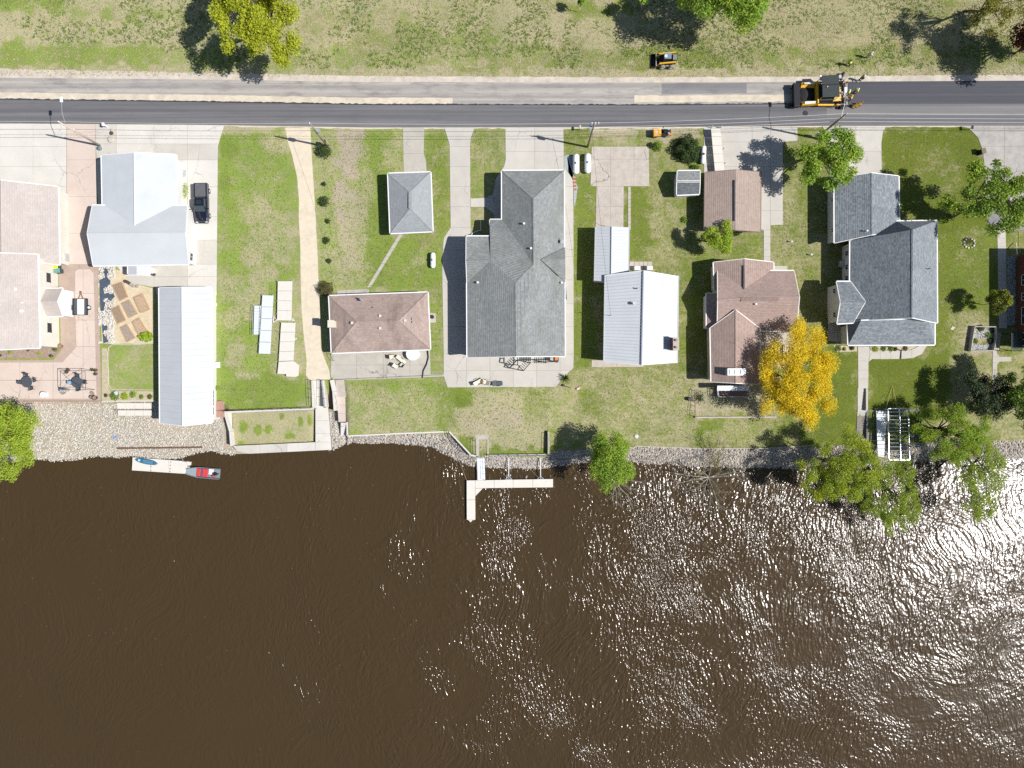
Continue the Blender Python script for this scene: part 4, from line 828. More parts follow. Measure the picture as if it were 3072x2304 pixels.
tree('maple_tree', 'wide spreading maple by the grey driveway curve, shading the slate roof', 2958, 592, 7.6, 5.4, 3.2, 13000, LF['mid'], 11, size=.125, nclump=44, clump=.19, base=(2856, 650), mat2=LF['lime'], trunk_r=.30, ry=4.9)
tree('ornamental_tree', 'round bright green small tree at the south corner of the brown garage', 2149, 713, 3.4, 2.0, 1.9, 7000, LF['lime'], 12, size=.085, nclump=26, clump=.30, ry=2.2)
tree('ornamental_tree', 'small olive green tree beside the path of the dark brick house', 2993, 907, 3.2, 1.5, 2.1, 4200, LF['olive'], 13, size=.085, nclump=20, clump=.32, ry=1.5, mat2=LF['yg'])
tree('lime_tree', 'dense lime green tree on the pebble shore at the left edge', 15, 1322, 4.5, 5.0, 3.6, 28000, LF['lime'], 14, size=.095, nclump=60, clump=.21, ry=6.6)
tree('bank_tree', 'rounded green tree on the stone bank east of the floating dock', 1833, 1385, 3.8, 3.0, 3.0, 15000, LF['bright'], 15, size=.09, nclump=40, clump=.30, ry=4.1, mat2=LF['lime'])
tree('willow_tree', 'leaning green willow over the water west of the boat lift', 2515, 1400, 4.4, 5.6, 3.4, 26000, LF['willow'], 16, size=.072, nclump=80, clump=.17, ry=5.0, base=(2475, 1378), mat2=LF['yg'], bark=BARKD, twig=2)
tree('willow_tree', 'wispy green willow drooping over glittering water below the boat lift', 2668, 1480, 3.0, 4.2, 2.2, 19000, LF['willow'], 17, size=.062, nclump=80, clump=.155, ry=5.6, base=(2600, 1400), bark=BARKD, twig=3)
tree('willow_tree', 'bushy green willow on the bank east of the boat lift', 2850, 1290, 4.0, 4.9, 3.0, 23000, LF['willow'], 18, size=.07, nclump=70, clump=.18, ry=4.2, mat2=LF['bright'], bark=BARKD)
tree('willow_tree', 'slender green willow reaching furthest into the bright water on the right', 2930, 1425, 3.4, 3.6, 2.4, 18000, LF['willow'], 19, size=.062, nclump=76, clump=.165, ry=6.0, base=(2900, 1368), bark=BARKD, twig=2)
tree('shade_stand_in', 'added dark crown standing in for tree shade over the path in the lower right yard', 2958, 1188, 4.2, 3.4, 2.4, 7000, LF['shade_leaf'], 20, size=.10, nclump=34, clump=.24, ry=3.4, bark=BARKL, twig=3)  # dark crown added where the eastern tree's shadow falls on the path
tree('broadleaf_tree', 'green tree cut by the right edge beside the added dark crown', 3092, 1195, 5.5, 4.0, 3.4, 12000, LF['mid'], 21, size=.11, nclump=36, clump=.26, ry=4.2)
# bare, fallen and half-dead bank shrubs
def bare_tree(label, base, tips, seed, mat=BARKL, leaf=None, nl=0, r=.07, cat='shrub', name='bare_shrub', h=1.8, group=None):
    rs = np.random.RandomState(seed); g = G(*base); g.z = max(g.z, WATER_Z); root = thing(name, label, cat, g, group); m = MB(); pts = []
    for (tx, ty, tz) in tips:
        e = P(tx, ty, tz); mid = g.lerp(e, .5) + Vector((rs.normal() * .15, rs.normal() * .15, .25)); m.tube([g, mid, e], r, 5, .015)
        for k in range(9):
            q = g.lerp(mid, rs.rand() * .8 + .2) if k % 3 == 0 else mid.lerp(e, rs.rand()); d = (e - g).normalized() * .9 + Vector((rs.normal() * .7, rs.normal() * .7, rs.normal() * .3 + .2)); L = (e - g).length * (.16 + .22 * rs.rand())
            a = q + d * L; m.tube([q, q + d * L * .5 + Vector((rs.normal() * .05, rs.normal() * .05, 0)), a], .022, 4, .008); pts.append(a); pts.append(q)
            for j in range(3): d2 = (d + Vector(rs.normal(size=3)) * .6).normalized(); q2 = q.lerp(a, .3 + .6 * rs.rand()); m.tube([q2, q2 + d2 * L * .45], .012, 3, .006)
    m.build('branches', mat, root)
    if leaf is not None and nl:
        pp = np.array(pts); i = rs.randint(0, len(pp), nl); leaves('foliage', pp[i] + rs.normal(size=(nl, 3)) * .20, None, .055, leaf, root, rs)
    return root
bare_tree('pale bare branches trailing into the water below the rounded bank tree', (1838, 1440), [(1860, 1490, -.6), (1905, 1470, -.8), (1850, 1510, -.9), (1925, 1445, -.6), (1895, 1500, -1.2), (1835, 1505, -.9)], 1, leaf=LF['bright'], nl=260)
bare_tree('half dead shrub with pale twigs and few leaves standing in the river', (2122, 1430), [(2145, 1355, .8), (2235, 1405, -.2), (2225, 1425, -.6), (2160, 1530, -1.0), (2110, 1500, .4), (2035, 1450, -.6), (2050, 1425, -.2), (2075, 1475, -.8), (2130, 1520, -.8), (2100, 1420, 1.8), (2165, 1480, .2), (2190, 1405, 1.0), (2055, 1395, .2)], 2, leaf=LF['olive'], nl=2200, r=.06)
bare_tree('leggy green shoots rising over the stone bank and its timber edge', (2150, 1400), [(2145, 1325, 1.6), (2160, 1330, 1.8), (2172, 1345, 1.2), (2140, 1345, 1.3), (2130, 1375, .8)], 3, leaf=LF['yg'], nl=800, r=.035, mat=BARK)
bare_tree('driftwood branch lying at the waterline west of the half dead shrub', (1893, 1378), [(1935, 1384, -1.4), (2000, 1382, -1.4)], 4, r=.09, name='driftwood', cat='driftwood')
bare_tree('dead brush heaped on the stones below the golden tree', (2275, 1378), [(2255, 1370, -.6), (2300, 1372, -.5), (2262, 1382, -1.0), (2310, 1380, -.9)], 5, r=.04, name='brush_pile', cat='brush')
# low shrubs
def bush(label, px, py, r, mat, seed, h=None, n=None, size=.06, cat='shrub', name='shrub', group=None, ry=None):
    h = h or r * 1.1; g = G(px, py); rs = np.random.RandomState(seed); root = thing(name, label, cat, g, group); n = n or int(900 * r * r + 200); ry = ry or r
    d = rs.normal(size=(n, 3)); d /= np.linalg.norm(d, axis=1)[:, None]; d[:, 2] = np.abs(d[:, 2]); bump_ = 1 + .22 * np.sin(d[:, 0] * 7 + seed) * np.cos(d[:, 1] * 6 + seed * 2)
    pts = np.array(g) + d * (rs.rand(n) ** .35 * bump_)[:, None] * np.array([r, ry, h]); leaves('foliage', pts, d, size, mat, root, rs)
    m = MB()
    for k in range(4): a = k * 1.6; m.tube([g - Vector((0, 0, .1)), g + Vector((math.cos(a) * r * .5, math.sin(a) * ry * .5, h * .6))], .03, 4, .01)
    m.build('stem', BARK, root); return root
SG = 'shrubs in a line east of the sand lane'
bush('largest of the line of shrubs, below the second utility pole', 972, 455, 1.15, LF['dark'], 31, 1.5, group=SG, size=.08)
bush('tiny dark shrub just north of the round one in the line', 972, 553, .36, LF['dark'], 32, group=SG)
bush('round dark shrub in the middle of the line beside the sand lane', 973, 606, .85, LF['dark'], 33, group=SG, size=.07)
bush('thin scrubby shrub third from the south end of the line', 984, 664, .42, LF['dark'], 34, group=SG)
bush('spiky shrub fourth in the line beside the sand lane', 980, 722, .58, LF['dark'], 35, group=SG)
bush('southernmost small shrub of the line, above the brown bush', 987, 783, .40, LF['dark'], 36, group=SG)
bush('large rounded brownish bush at the corner of the brown hip bungalow', 978, 868, 1.2, LF['brown'], 37, 1.5, n=4500, size=.05)
bush('large dark bush beside the small grey shed and the red capped tank', 2058, 452, 2.0, LF['dark'], 38, 2.2, n=9000, size=.08, ry=2.1)
bush('low light green shrub between the pink parking pad and the dark bush', 1972, 441, .75, LF['mid'], 39, size=.07)
bush('dark small shrub at the corner of the pink parking pad', 1950, 437, .45, LF['dark'], 40)
bush('green shrub hugging the north side of the small grey shed', 2085, 503, .8, LF['mid'], 41, .8, ry=.4)
bush('green shrub under the south eave of the brown garage', 2205, 700, .8, LF['dark'], 42, .8, ry=.5)
bush('pale green small bush beside the shadow of the brown garage', 2052, 660, .5, LF['mid'], 43, .5)
bush('yellowish rhubarb clump at the corner of the raised garden beds', 438, 1010, 1.1, LF['lime'], 44, .7, size=.13, ry=.8)
bush('round pale green shrub beside the brown deck', 655, 1164, .42, LF['lime'], 45, .5)
bush('round dark topiary in the lawn south-east of the slate grey house', 2868, 1073, .45, LF['dark'], 46, .5)
bush('light green herb patch in the narrow bed beside the white T house', 556, 574, .55, LF['lime'], 47, .35, ry=1.5)
for i, (x, y, r, mm) in enumerate(((345, 1187, .75, 'mid'), (375, 1188, .6, 'lime'), (400, 1184, .55, 'bright'), (425, 1190, .35, 'mid'), (318, 1186, .3, 'dark'), (450, 1190, .4, 'olive'))):
    bush(['pale leafy plant beside the blue pot in the bed above the stored docks', 'yellow-green plant in the bed above the stored docks', 'bright green mound in the bed above the stored docks', 'small mid green plant near the east end of the dockside bed', 'tiny dark plant at the west end of the dockside bed', 'olive plant at the east end of the dockside bed, in the boathouse shade'][i], x, y, r, LF[mm], 50 + i, r * .7, size=.07, name='bed_plant', cat='plant', group='plants in the bed above the stored docks')
for i, (x, y, r, mm) in enumerate(((31, 1056, .38, 'bright'), (117, 1059, .32, 'lime'), (85, 1049, .3, 'brown'), (165, 1047, .42, 'olive'), (3, 1066, .2, 'dark'))):
    bush(['bright green plant in the soil bed of the tan house', 'yellow-green plant in the middle of the soil bed of the tan house', 'brownish plant against the tan house wall', 'olive plant at the east end of the soil bed of the tan house', 'dark little plant at the left frame edge of the soil bed'][i], x, y, r, LF[mm], 60 + i, r * .7, name='bed_plant', cat='plant', group='plants in the soil bed of the tan house')
for i, (x, y, r, mm) in enumerate(((2625, 1047, .5, 'lime'), (2650, 1046, .45, 'mid'), (2672, 1047, .45, 'mid'), (2685, 1047, .35, 'dark'), (2715, 1045, .4, 'olive'), (2514, 1045, .5, 'mid'), (2555, 1043, .42, 'dark'), (2532, 1047, .3, 'mid'))):
    bush(['first and lightest plant in the bed south of the slate grey house', 'second plant in the bed south of the slate grey house', 'third plant in the bed south of the slate grey house', 'small dark plant beside the drain pipe south of the slate grey house', 'silvery plant east of the drain pipe by the curved path', 'westernmost plant in the bed beside the golden tree', 'dark plant nearest the front path, west side', 'smallest plant in the bed beside the golden tree'][i], x, y, r, LF[mm], 70 + i, r * .8, name='bed_plant', cat='plant', group='plants in the beds south of the slate grey house')
for i, (x, y, r, mm) in enumerate(((2940, 985, .6, 'dark'), (2962, 1005, .5, 'mid'), (2925, 1023, .45, 'mid'), (2970, 1022, .5, 'dark'), (2975, 990, .5, 'dark'))):
    bush(['dark plant in the north corner of the railed gravel bed', 'mid green plant in the middle of the railed gravel bed', 'plant at the west rail of the gravel bed', 'dark plant beside the pavers of the gravel bed', 'dark plant in the house shade of the gravel bed'][i], x, y, r, LF[mm], 80 + i, r * .7, name='bed_plant', cat='plant', group='plants in the railed gravel bed')
# spiky clump on the patio corner
g = G(1692, 1134); root = thing('spiky_plant', 'spiky dark green clump at the cut corner of the big patio', 'plant', g); m = MB(); rs_ = random.Random(5)
for k in range(46):
    a = rs_.random() * 6.28; e = .25 + rs_.random() * .9; L = .8 + rs_.random() * .5; d = Vector((math.cos(a) * math.cos(e), math.sin(a) * math.cos(e), math.sin(e))); s_ = Vector((-math.sin(a), math.cos(a), 0)) * .035
    m.add([g - s_, g + s_, g + d * L * .6 + s_, g + d * L - Vector((0, 0, .12)), g + d * L * .6 - s_], [(0, 1, 2, 3, 4)])
m.build('leaf_blades', LF['dark'], root)
# ------------------------------------------------------------ ground cover: tufts, weeds, stones
def scatter(name, n, area_fn, size, mat, seed, hgt=.5, tri=True, kind='stuff', label=None, cat=None):
    rs = np.random.RandomState(seed); P_ = []
    while len(P_) < n:
        px, py, keep = area_fn(rs)
        if keep: P_.append(tuple(G(px, py)))
    P_ = np.array(P_); N = len(P_); k = 3
    a = rs.rand(N, k) * 6.28; V = []
    s = size * (.5 + rs.rand(N)); 
    for j in range(k):
        u = np.stack([np.cos(a[:, j]), np.sin(a[:, j]), np.zeros(N)], 1); w2 = np.stack([-u[:, 1], u[:, 0], np.zeros(N)], 1)
        V.append(np.stack([P_ - w2 * s[:, None] * .28, P_ + w2 * s[:, None] * .28, P_ + u * s[:, None] + np.array([0, 0, 1]) * (s * hgt)[:, None]], 1))
    V = np.stack(V, 1).reshape(-1, 3); me = npmesh(name, V, np.arange(len(V)).reshape(-1, 3), 3, mat); o = bpy.data.objects.new(name, me); COL.objects.link(o); return props(o, label, cat, None, kind)
def field(rs):
    px, py = rs.uniform(-150, 3220), rs.uniform(-80, 205); d = vnoise(np.array([px]), np.array([py]), 90, 5)[0] * .6 + vnoise(np.array([px]), np.array([py]), 30, 6)[0] * .4
    return px, py, (d > .40 + max(0, (py - 130)) / 400 + (900 - px) / 6000 * (px < 900)) and not (py > 130 and px < 480)
scatter('field_weeds', 11000, field, .22, leafmat('weed_leaves', (.09, .15, .025), (.20, .27, .05), .35), 1, .5, label='green weeds dotted through the dry field north of the road', cat='weeds')
def strawf(rs):
    px, py = rs.uniform(-150, 3220), rs.uniform(-80, 228); return px, py, True
scatter('dry_grass', 30000, strawf, .15, MT('straw_blades', (.31, .27, .15), .9, .35, 2), 2, .6, label='pale dry grass of the field north of the road', cat='grass')
LAWNS = [(664, 400, 862, 1225), (960, 400, 1150, 860), (1070, 400, 1205, 700), (1110, 705, 1325, 862), (1280, 400, 1338, 700), (1416, 390, 1500, 505), (1725, 550, 1778, 1100), (1900, 570, 2100, 780), (1960, 800, 2100, 1110),
         (1730, 1110, 2085, 1330), (1048, 1145, 1335, 1292), (1345, 1170, 1660, 1358), (2100, 1262, 2480, 1330), (2400, 560, 2490, 1000), (2320, 600, 2400, 780), (2130, 730, 2285, 775), (2610, 1090, 2960, 1222), (2430, 1060, 2570, 1320), (2655, 395, 2940, 650), (2820, 680, 2985, 970), (2825, 960, 2905, 1090), (1293, 880, 1325, 1045)]
AR = np.array([(a[2] - a[0]) * (a[3] - a[1]) for a in LAWNS], float); AR /= AR.sum()
def lawnf(rs):
    a = LAWNS[rs.choice(len(LAWNS), p=AR)]; return rs.uniform(a[0], a[2]), rs.uniform(a[1], a[3]), True
scatter('lawn_tufts', 26000, lawnf, .10, leafmat('grass_blades', (.13, .19, .03), (.22, .28, .055), .4), 3, .45, label='slightly taller grass tufts on the lawns', cat='grass')
scatter('dead_tufts', 15000, lawnf, .08, MT('thatch_blades', (.24, .22, .10), .9, .3, 2), 4, .35, label='straw coloured thatch on the lawns', cat='grass')
def dandelion(rs): px, py = rs.uniform(2440, 2900), rs.uniform(1040, 1320); return px, py, not (2575 < px < 2606) and vnoise(np.array([px]), np.array([py]), 40, 9)[0] > .62
# stones
def rocks(name, n, area_fn, s0, s1, mats, seed, label, sink=.35):
    rs = np.random.RandomState(seed); base = np.array([(0, 0, 1), (.89, 0, .45), (.28, .85, .45), (-.72, .53, .45), (-.72, -.53, .45), (.28, -.85, .45), (.72, .53, -.45), (-.28, .85, -.45), (-.89, 0, -.45), (-.28, -.85, -.45), (.72, -.53, -.45), (0, 0, -1)])
    F = np.array([(0, 1, 2), (0, 2, 3), (0, 3, 4), (0, 4, 5), (0, 5, 1), (1, 6, 2), (2, 7, 3), (3, 8, 4), (4, 9, 5), (5, 10, 1), (6, 7, 2), (7, 8, 3), (8, 9, 4), (9, 10, 5), (10, 6, 1)])
    C = []
    while len(C) < n:
        px, py, keep = area_fn(rs)
        if keep: C.append(tuple(G(px, py)))
    C = np.array(C); s = rs.uniform(s0, s1, n)[:, None] * rs.uniform(.65, 1.25, (n, 3)) * np.array([1, 1, .7]); a = rs.rand(n) * 6.28; ca, sa = np.cos(a), np.sin(a)
    b = base[None] * s[:, None, :] * (1 + rs.normal(size=(n, 12, 1)) * .13); x = b[..., 0] * ca[:, None] - b[..., 1] * sa[:, None]; y = b[..., 0] * sa[:, None] + b[..., 1] * ca[:, None]
    V = np.stack([x, y, b[..., 2]], 2) + C[:, None, :] + np.array([0, 0, 1]) * (s[:, 2] * sink)[:, None, None]
    FF = (F[None] + (np.arange(n) * 12)[:, None, None]).reshape(-1, 3); me = npmesh(name, V.reshape(-1, 3), FF, 3, mats[0])
    for mm in mats[1:]: me.materials.append(mm)
    me.polygons.foreach_set('material_index', np.repeat(rs.randint(0, len(mats), n), len(F)).astype(np.int32)); me.update()
    o = bpy.data.objects.new(name, me); COL.objects.link(o); return props(o, label, 'stones', None, 'stuff')
ST = [MT('pale_stone', (.43, .395, .335), .9, .1, 4), MT('buff_stone', (.36, .31, .25), .9, .1, 4), MT('grey_stone', (.29, .28, .265), .9, .1, 4), MT('white_stone', (.52, .49, .44), .9, .08, 4), MT('pink_stone', (.33, .26, .22), .9, .1, 4), MT('dark_stone', (.18, .165, .15), .9, .2, 4)]
def beach(rs):
    px, py = rs.uniform(-60, 705), rs.uniform(1206, 1386); yw_ = lerp_tab(YW, px)
    return px, py, py < yw_ + 3 and not (672 < px < 705 and py < 1345)
rocks('shore_pebbles', 16000, beach, .045, .12, [ST[0], ST[3], ST[3], ST[3], ST[2]], 1, 'pale pebbles covering the left shore below the terrace')
def bank(rs):
    px = rs.uniform(985, 3100); yt_ = lerp_tab(PROF, px, 2); yw_ = lerp_tab(YW, px); py = rs.uniform(yt_ + 3, yw_ + 8)
    return px, py, (not (1424 < px < 1468 and py < 1368)) and not (985 < px < 1046 and py < 1305)
rocks('riprap', 17000, bank, .07, .19, [ST[0], ST[1], ST[2], ST[2], ST[5], ST[0], ST[4]], 2, 'broken riprap stones lining the river bank')
def gap_(rs): return rs.uniform(988, 1036), rs.uniform(1235, 1345), True
rocks('small_stones', 1800, gap_, .06, .13, [ST[0], ST[3], ST[1]], 3, 'pale stones between the quay walk and the lower steps')
def gbed(rs): px, py = rs.uniform(2912, 2976), rs.uniform(988, 1050); return px, py, (py < 1014 or py > 1034)
rocks('bed_stones', 1500, gbed, .05, .11, [MT('blue_grey_stone', (.34, .36, .41), .9, .1, 4), ST[2], ST[3]], 4, 'blue grey gravel inside the railed bed')
def gbed2(rs): px, py = rs.uniform(3022, 3046), rs.uniform(770, 975); return px, py, True
rocks('gravel_border', 1500, gbed2, .05, .10, [MT('blue_grey_stone', (.34, .36, .41)), ST[2]], 5, 'grey gravel border between the path and the brick house')
def rock_garden(rs): px, py = rs.uniform(296, 345), rs.uniform(797, 1030); return px, py, vnoise(np.array([px]), np.array([py]), 14, 21)[0] > .5
rocks('white_rock_mulch', 1500, rock_garden, .06, .16, [ST[3], ST[0], ST[3]], 6, 'white rocks strewn over the dark sheet beside the terrace')
# ============================================================ SMALL HELPERS FOR THINGS
BLACK = MT('black_metal', (.018, .018, .022), .45, .2, 5, metal=.2); WOODP = MT('weathered_wood_pole', (.23, .18, .135), .9, .25, 4, .01)
DOCKW = MT('cream_dock_decking', (.55, .52, .465), .7, .05, 1.5, .004); DOCKB = MT('pale_blue_dock_decking', (.53, .56, .59), .6, .05, 1.5, .004); ALU = MT('aluminium', (.62, .64, .67), .35, .1, 4, metal=.7)
RUB = MT('black_rubber', (.02, .02, .02), .85, .2, 6); YEL = MT('machine_yellow', (.72, .40, .03), .45, .12, 3, coat=.3); ORG = MT('safety_orange', (.72, .18, .02), .5, .1, 4)
TERRA = MT('terracotta', (.36, .16, .09), .8, .15, 5); CHARC = MT('charcoal_mesh', (.06, .07, .085), .6, .2, 4); TAR = MT('hot_asphalt_mix', (.02, .02, .022), .9, .4, 8, .03)
CEDAR = MT('cedar_boards', (.42, .28, .17), .8, .15, 4, .006); DIRT = MT('garden_dirt', (.25, .18, .125), .95, .25, 5, .03); MULCH = MT('dark_mulch', (.095, .055, .04), .95, .4, 7, .03)
TANKW = MT('white_tank_paint', (.74, .76, .78), .35, .03, 2, coat=.3); CUSH = MT('cream_cushion', (.60, .54, .44), .85, .06, 4); RED = MT('red_vinyl', (.48, .05, .055), .45, .1, 4)
def box_between(mb, a, b_, w_, h_):
    a, b_ = Vector(a), Vector(b_); d = b_ - a; L = d.length; d.normalize(); s = d.cross(Vector((0, 0, 1))); s = s.normalized() if s.length > .01 else Vector((1, 0, 0)); u = s.cross(d)
    s = s * w_ / 2; u = u * h_ / 2
    mb.add([a - s - u, a + s - u, a + s + u, a - s + u, b_ - s - u, b_ + s - u, b_ + s + u, b_ - s + u], [(0, 1, 2, 3), (7, 6, 5, 4), (0, 4, 5, 1), (1, 5, 6, 2), (2, 6, 7, 3), (3, 7, 4, 0)])
    return mb
def local(name, label, cat, px, py, rz=0, dz=0, group=None, bz=None):
    """an empty at the origin to build on; placed when done()"""
    o = thing(name, label, cat, (0, 0, 0), group); g = G(px, py, dz); o['_p'] = 1; del o['_p']; PLACE.append((o, g if bz is None else P(px, py, bz), rz)); return o
PLACE = []
# ============================================================ POLES, LAMPS, WIRES
HP = 9.5
POLES = [((300, 437), (-.0, .0)), ((984, 441), (0, 0)), ((1762, 441), (0, 0)), ((2448, 415), (0, 0))]
PL = ['leaning utility pole with a street lamp by the white T house driveway', 'utility pole with transformer beside the sand lane', 'utility pole with equipment on top, between the big driveway and the pink pad', 'utility pole with a street lamp behind the green maple']
tops = []
for i, ((bx, by), _) in enumerate(POLES):
    g = G(bx, by); t = thing('utility_pole', PL[i], 'utility pole', g, 'utility poles along the south side of the road')
    top = Vector((g.x, g.y, HP)); tops.append(top); m = MB(); m.tube([g - Vector((0, 0, .3)), top], .165, 10, .11); m.build('pole', WOODP if i else MT('pale_wood_pole', (.42, .36, .29), .9, .15, 4), t, smooth=True)
    m = MB(); m.lathe(top, [(.05, 0), (.09, .06), (.06, .16), (.08, .2), (.02, .28)], 8); m.build('insulator', TRIM, t)
    m = MB(); m.cyl((g.x + .15, g.y + .1, 6.35), .07, .2, 8); m.build('insulator', TRIM, t)
    if i in (0, 3):
        e = top + (Vector((-.2, 3.1, .0)) if i == 0 else Vector((.3, 3.3, .1))); s_ = Vector((g.x, g.y, 8.0)); e.z = 8.7
        m = MB(); m.tube([s_, s_.lerp(e, .5) + Vector((0, 0, .35)), e], .035, 6); arm = m.build('lamp_arm', GALV, t)
        m = MB(); m.box((e.x, e.y + .3, e.z - .02), (.38, .75, .16)); m.build('lamp_head', MT('pale_lamp_housing', (.66, .70, .73), .4, .05, 3), arm, bevel=.04)
    if i == 1:
        m = MB(); m.cyl((g.x + .45, g.y - .1, 6.6), .28, .85, 14); m.build('transformer', GALV, t); m = MB(); m.box((g.x - .15, g.y + .35, 1.5), (.4, .25, .6)); m.build('meter_box', DARKM, t)
    if i == 2:
        m = MB(); m.box((g.x, g.y, HP - .25), (.9, .12, .12)); m.tube([(g.x + .3, g.y, HP - .2), (g.x + .7, g.y + .1, HP + .1)], .05); m.build('cross_arm', GALV, t)
        for dx in (-.4, .1, .5): m = MB(); m.cyl((g.x + dx, g.y, HP - .1), .08, .35, 8); m.build('cutout', TRIM, t)
        m = MB(); m.cyl((g.x - .45, g.y, 7.3), .27, .9, 14); m.build('transformer', GALV, t)
    if i == 3: m = MB(); m.box((g.x - .2, g.y + .1, 1.2), (.45, .4, .9)); m.build('meter_box', GALV, t)
def wire(a, b_, sag, r, label, mat):
    pts = [a.lerp(b_, k / 12) - Vector((0, 0, sag * 4 * (k / 12) * (1 - k / 12))) for k in range(13)]; m = MB(); m.tube(pts, r, 4); return solo(m, 'power_line', mat, label, 'power line', 'power lines above the road edge')
WM = MT('wire_metal', (.60, .60, .60), .5, .05, 1); WD = MT('dark_cable', (.06, .06, .065), .7, .1, 1)
seg = [('west of the leaning pole', Vector((-150, tops[0].y + .3, HP)), tops[0]), ('from the leaning pole to the sand lane pole', tops[0], tops[1]), ('from the sand lane pole to the pink pad pole', tops[1], tops[2]),
       ('from the pink pad pole to the maple pole', tops[2], tops[3]), ('east of the maple pole', tops[3], Vector((150, tops[3].y - .2, HP)))]
for nm, a, b_ in seg:
    up = Vector((0, 0, .15)); wire(a + up, b_ + up, .45, .018, 'highest bare wire ' + nm, WM)
    lo = Vector((0, .1, -3.0)); wire(a + lo, b_ + lo, .35, .022, 'thick cable ' + nm, WM if nm.startswith('from the pink') or nm.startswith('east') else WD)
    mi = Vector((0, -.05, -1.3))
    if 'maple' in nm or nm.startswith('east'): wire(a + mi, b_ + mi, .35, .02, 'middle neutral wire ' + nm, WM)
a = tops[1] + Vector((0, -.1, -3.0)); wire(a, P(1041, 887, 2.6), .6, .014, 'thin service drop crossing the lawn to the brown hip bungalow', WD)
wire(tops[2] + Vector((0, -.1, -3.2)), P(1832, 947, 5.0), .6, .016, 'thin service drop running to the mast of the white metal house', WD)
# ============================================================ PROPANE TANKS
def tank(px, py, L, r, label, rz=0, lid=None):
    t = local('propane_tank', label, 'propane tank', px, py, rz, group='white propane tanks'); z = r + .18; m = MB(); prof = []
    for k in range(7): a = k / 6 * math.pi / 2; prof.append((r * math.sin(a) + .001, -L / 2 + r - r * math.cos(a)))
    prof += [(r, L / 2 - r)] + [(r * math.cos(k / 6 * math.pi / 2) + .001, L / 2 - r + r * math.sin(k / 6 * math.pi / 2)) for k in range(1, 7)]
    m.lathe((0, 0, z), prof, 20, Matrix.Rotation(R(90), 3, 'X')); m.build('shell', TANKW, t, smooth=True)
    m = MB(); m.lathe((0, 0, z + r - .05), [(.17, 0), (.17, .16), (.12, .22), (.02, .24)], 14); m.build('valve_dome', lid or GALV, t, smooth=True)
    for s_ in (-1, 1): m = MB(); m.box((0, s_ * L * .3, .14), (r * 1.3, .2, .3)); m.build('foot', C_G, t)
tank(1727, 496, 3.0, .48, 'western of the two big white propane tanks beside the pink pad')
tank(1762, 494, 3.0, .48, 'eastern of the two big white propane tanks, touching the pink pad')
tank(1300, 783, 2.35, .38, 'single small white propane tank on the lawn beside the big grey house')
tank(2107, 468, 2.75, .38, 'white propane tank with a red lid between the dark bush and the driveway', rz=R(-3), lid=MT('red_lid', (.5, .05, .03), .5, .1, 3))
# ============================================================ WALLS, STEPS, RAILS
def wall_line(label, pts, w_, z1, z0=None, mat=C_W, name='retaining_wall', group=None, follow=True):
    """a low wall along photo points; z1 top height, z0 foot"""
    t = thing(name, label, 'wall', P(pts[0][0], pts[0][1], 0), group)
    for a, b_ in zip(pts, pts[1:]):
        A, B = P(*a, z1), P(*b_, z1); d = (B - A); L = d.length; n_ = max(1, round(L / 2.4)); d.normalize(); s_ = Vector((-d.y, d.x, 0)) * w_ / 2
        for i in range(n_):
            p, q = A + d * (L * i / n_ + (.008 if i else 0)), A + d * (L * (i + 1) / n_ - .008); z_ = z0 if z0 is not None else -1.9
            m = MB(); m.prism([tuple((p + s_)[:2]), tuple((q + s_)[:2]), tuple((q - s_)[:2]), tuple((p - s_)[:2])], z_, z1); m.build('wall_block', mat, t)
    return t
def railing(label, pts, zs, h=1.0, mat=BLACK, gap_=1.5, name='railing', cat='railing', r=.03, mids=2):
    t = thing(name, label, cat, P(pts[0][0], pts[0][1], zs[0] if isinstance(zs, list) else zs)); Q = [P(p[0], p[1], zs[i] if isinstance(zs, list) else zs) for i, p in enumerate(pts)]
    for A, B in zip(Q, Q[1:]):
        L = (B - A).length; n_ = max(1, round(L / gap_))
        for i in range(n_ + 1): p = A.lerp(B, i / n_); m = MB(); m.tube([p - Vector((0, 0, .05)), p + Vector((0, 0, h))], r, 5); m.build('post', mat, t)
        for k in range(mids): z_ = h * (1 - k * .45); m = MB(); m.tube([A + Vector((0, 0, z_)), B + Vector((0, 0, z_))], r * .9, 5); m.build('rail', mat, t)
    return t
def steps(label, x0, x1, y0, y1, n, z0, z1, mat=C_W, name='steps', slant=0, cat='steps'):
    """n treads from y0 (z0) to y1 (z1)"""
    t = thing(name, label, cat, P((x0 + x1) / 2, y0, z0))
    for i in range(n):
        ya_, yb2 = y0 + (y1 - y0) * i / n, y0 + (y1 - y0) * (i + 1) / n; z_ = z0 + (z1 - z0) * (i + .5) / n; s0 = slant * i / n; s1 = slant * (i + 1) / n
        m = MB(); m.prism([tuple(P(x0 + s0, ya_, z_)[:2]), tuple(P(x1 + s0, ya_, z_)[:2]), tuple(P(x1 + s1, yb2, z_)[:2]), tuple(P(x0 + s1, yb2, z_)[:2])], min(z0, z1) - .3, z_ + .001 * i); m.build('step', mat, t)
    return t
wall_line('white capped wall between the patchy lawn and the sunk quay lawn', [(673, 1236), (935, 1226)], .30, .12)
wall_line('short angled white wall beside the brown deck, running down to the pebbles', [(673, 1236), (690, 1295), (693, 1338)], .25, -.25, -1.9)
wall_line('white wall on the west side of the concrete stairs', [(937, 1141), (940, 1224)], .35, .22)
wall_line('white wall between the stairs and the mulch wedge', [(967, 1141), (976, 1222)], .45, .20)
wall_line('long white wall east of the mulch wedge', [(995, 1140), (1003, 1175), (1007, 1232)], .6, .20)
steps('white concrete stairs dropping from the sand lane to the quay', 941, 965, 1141, 1224, 9, -.06, -1.05, C_W, slant=5)
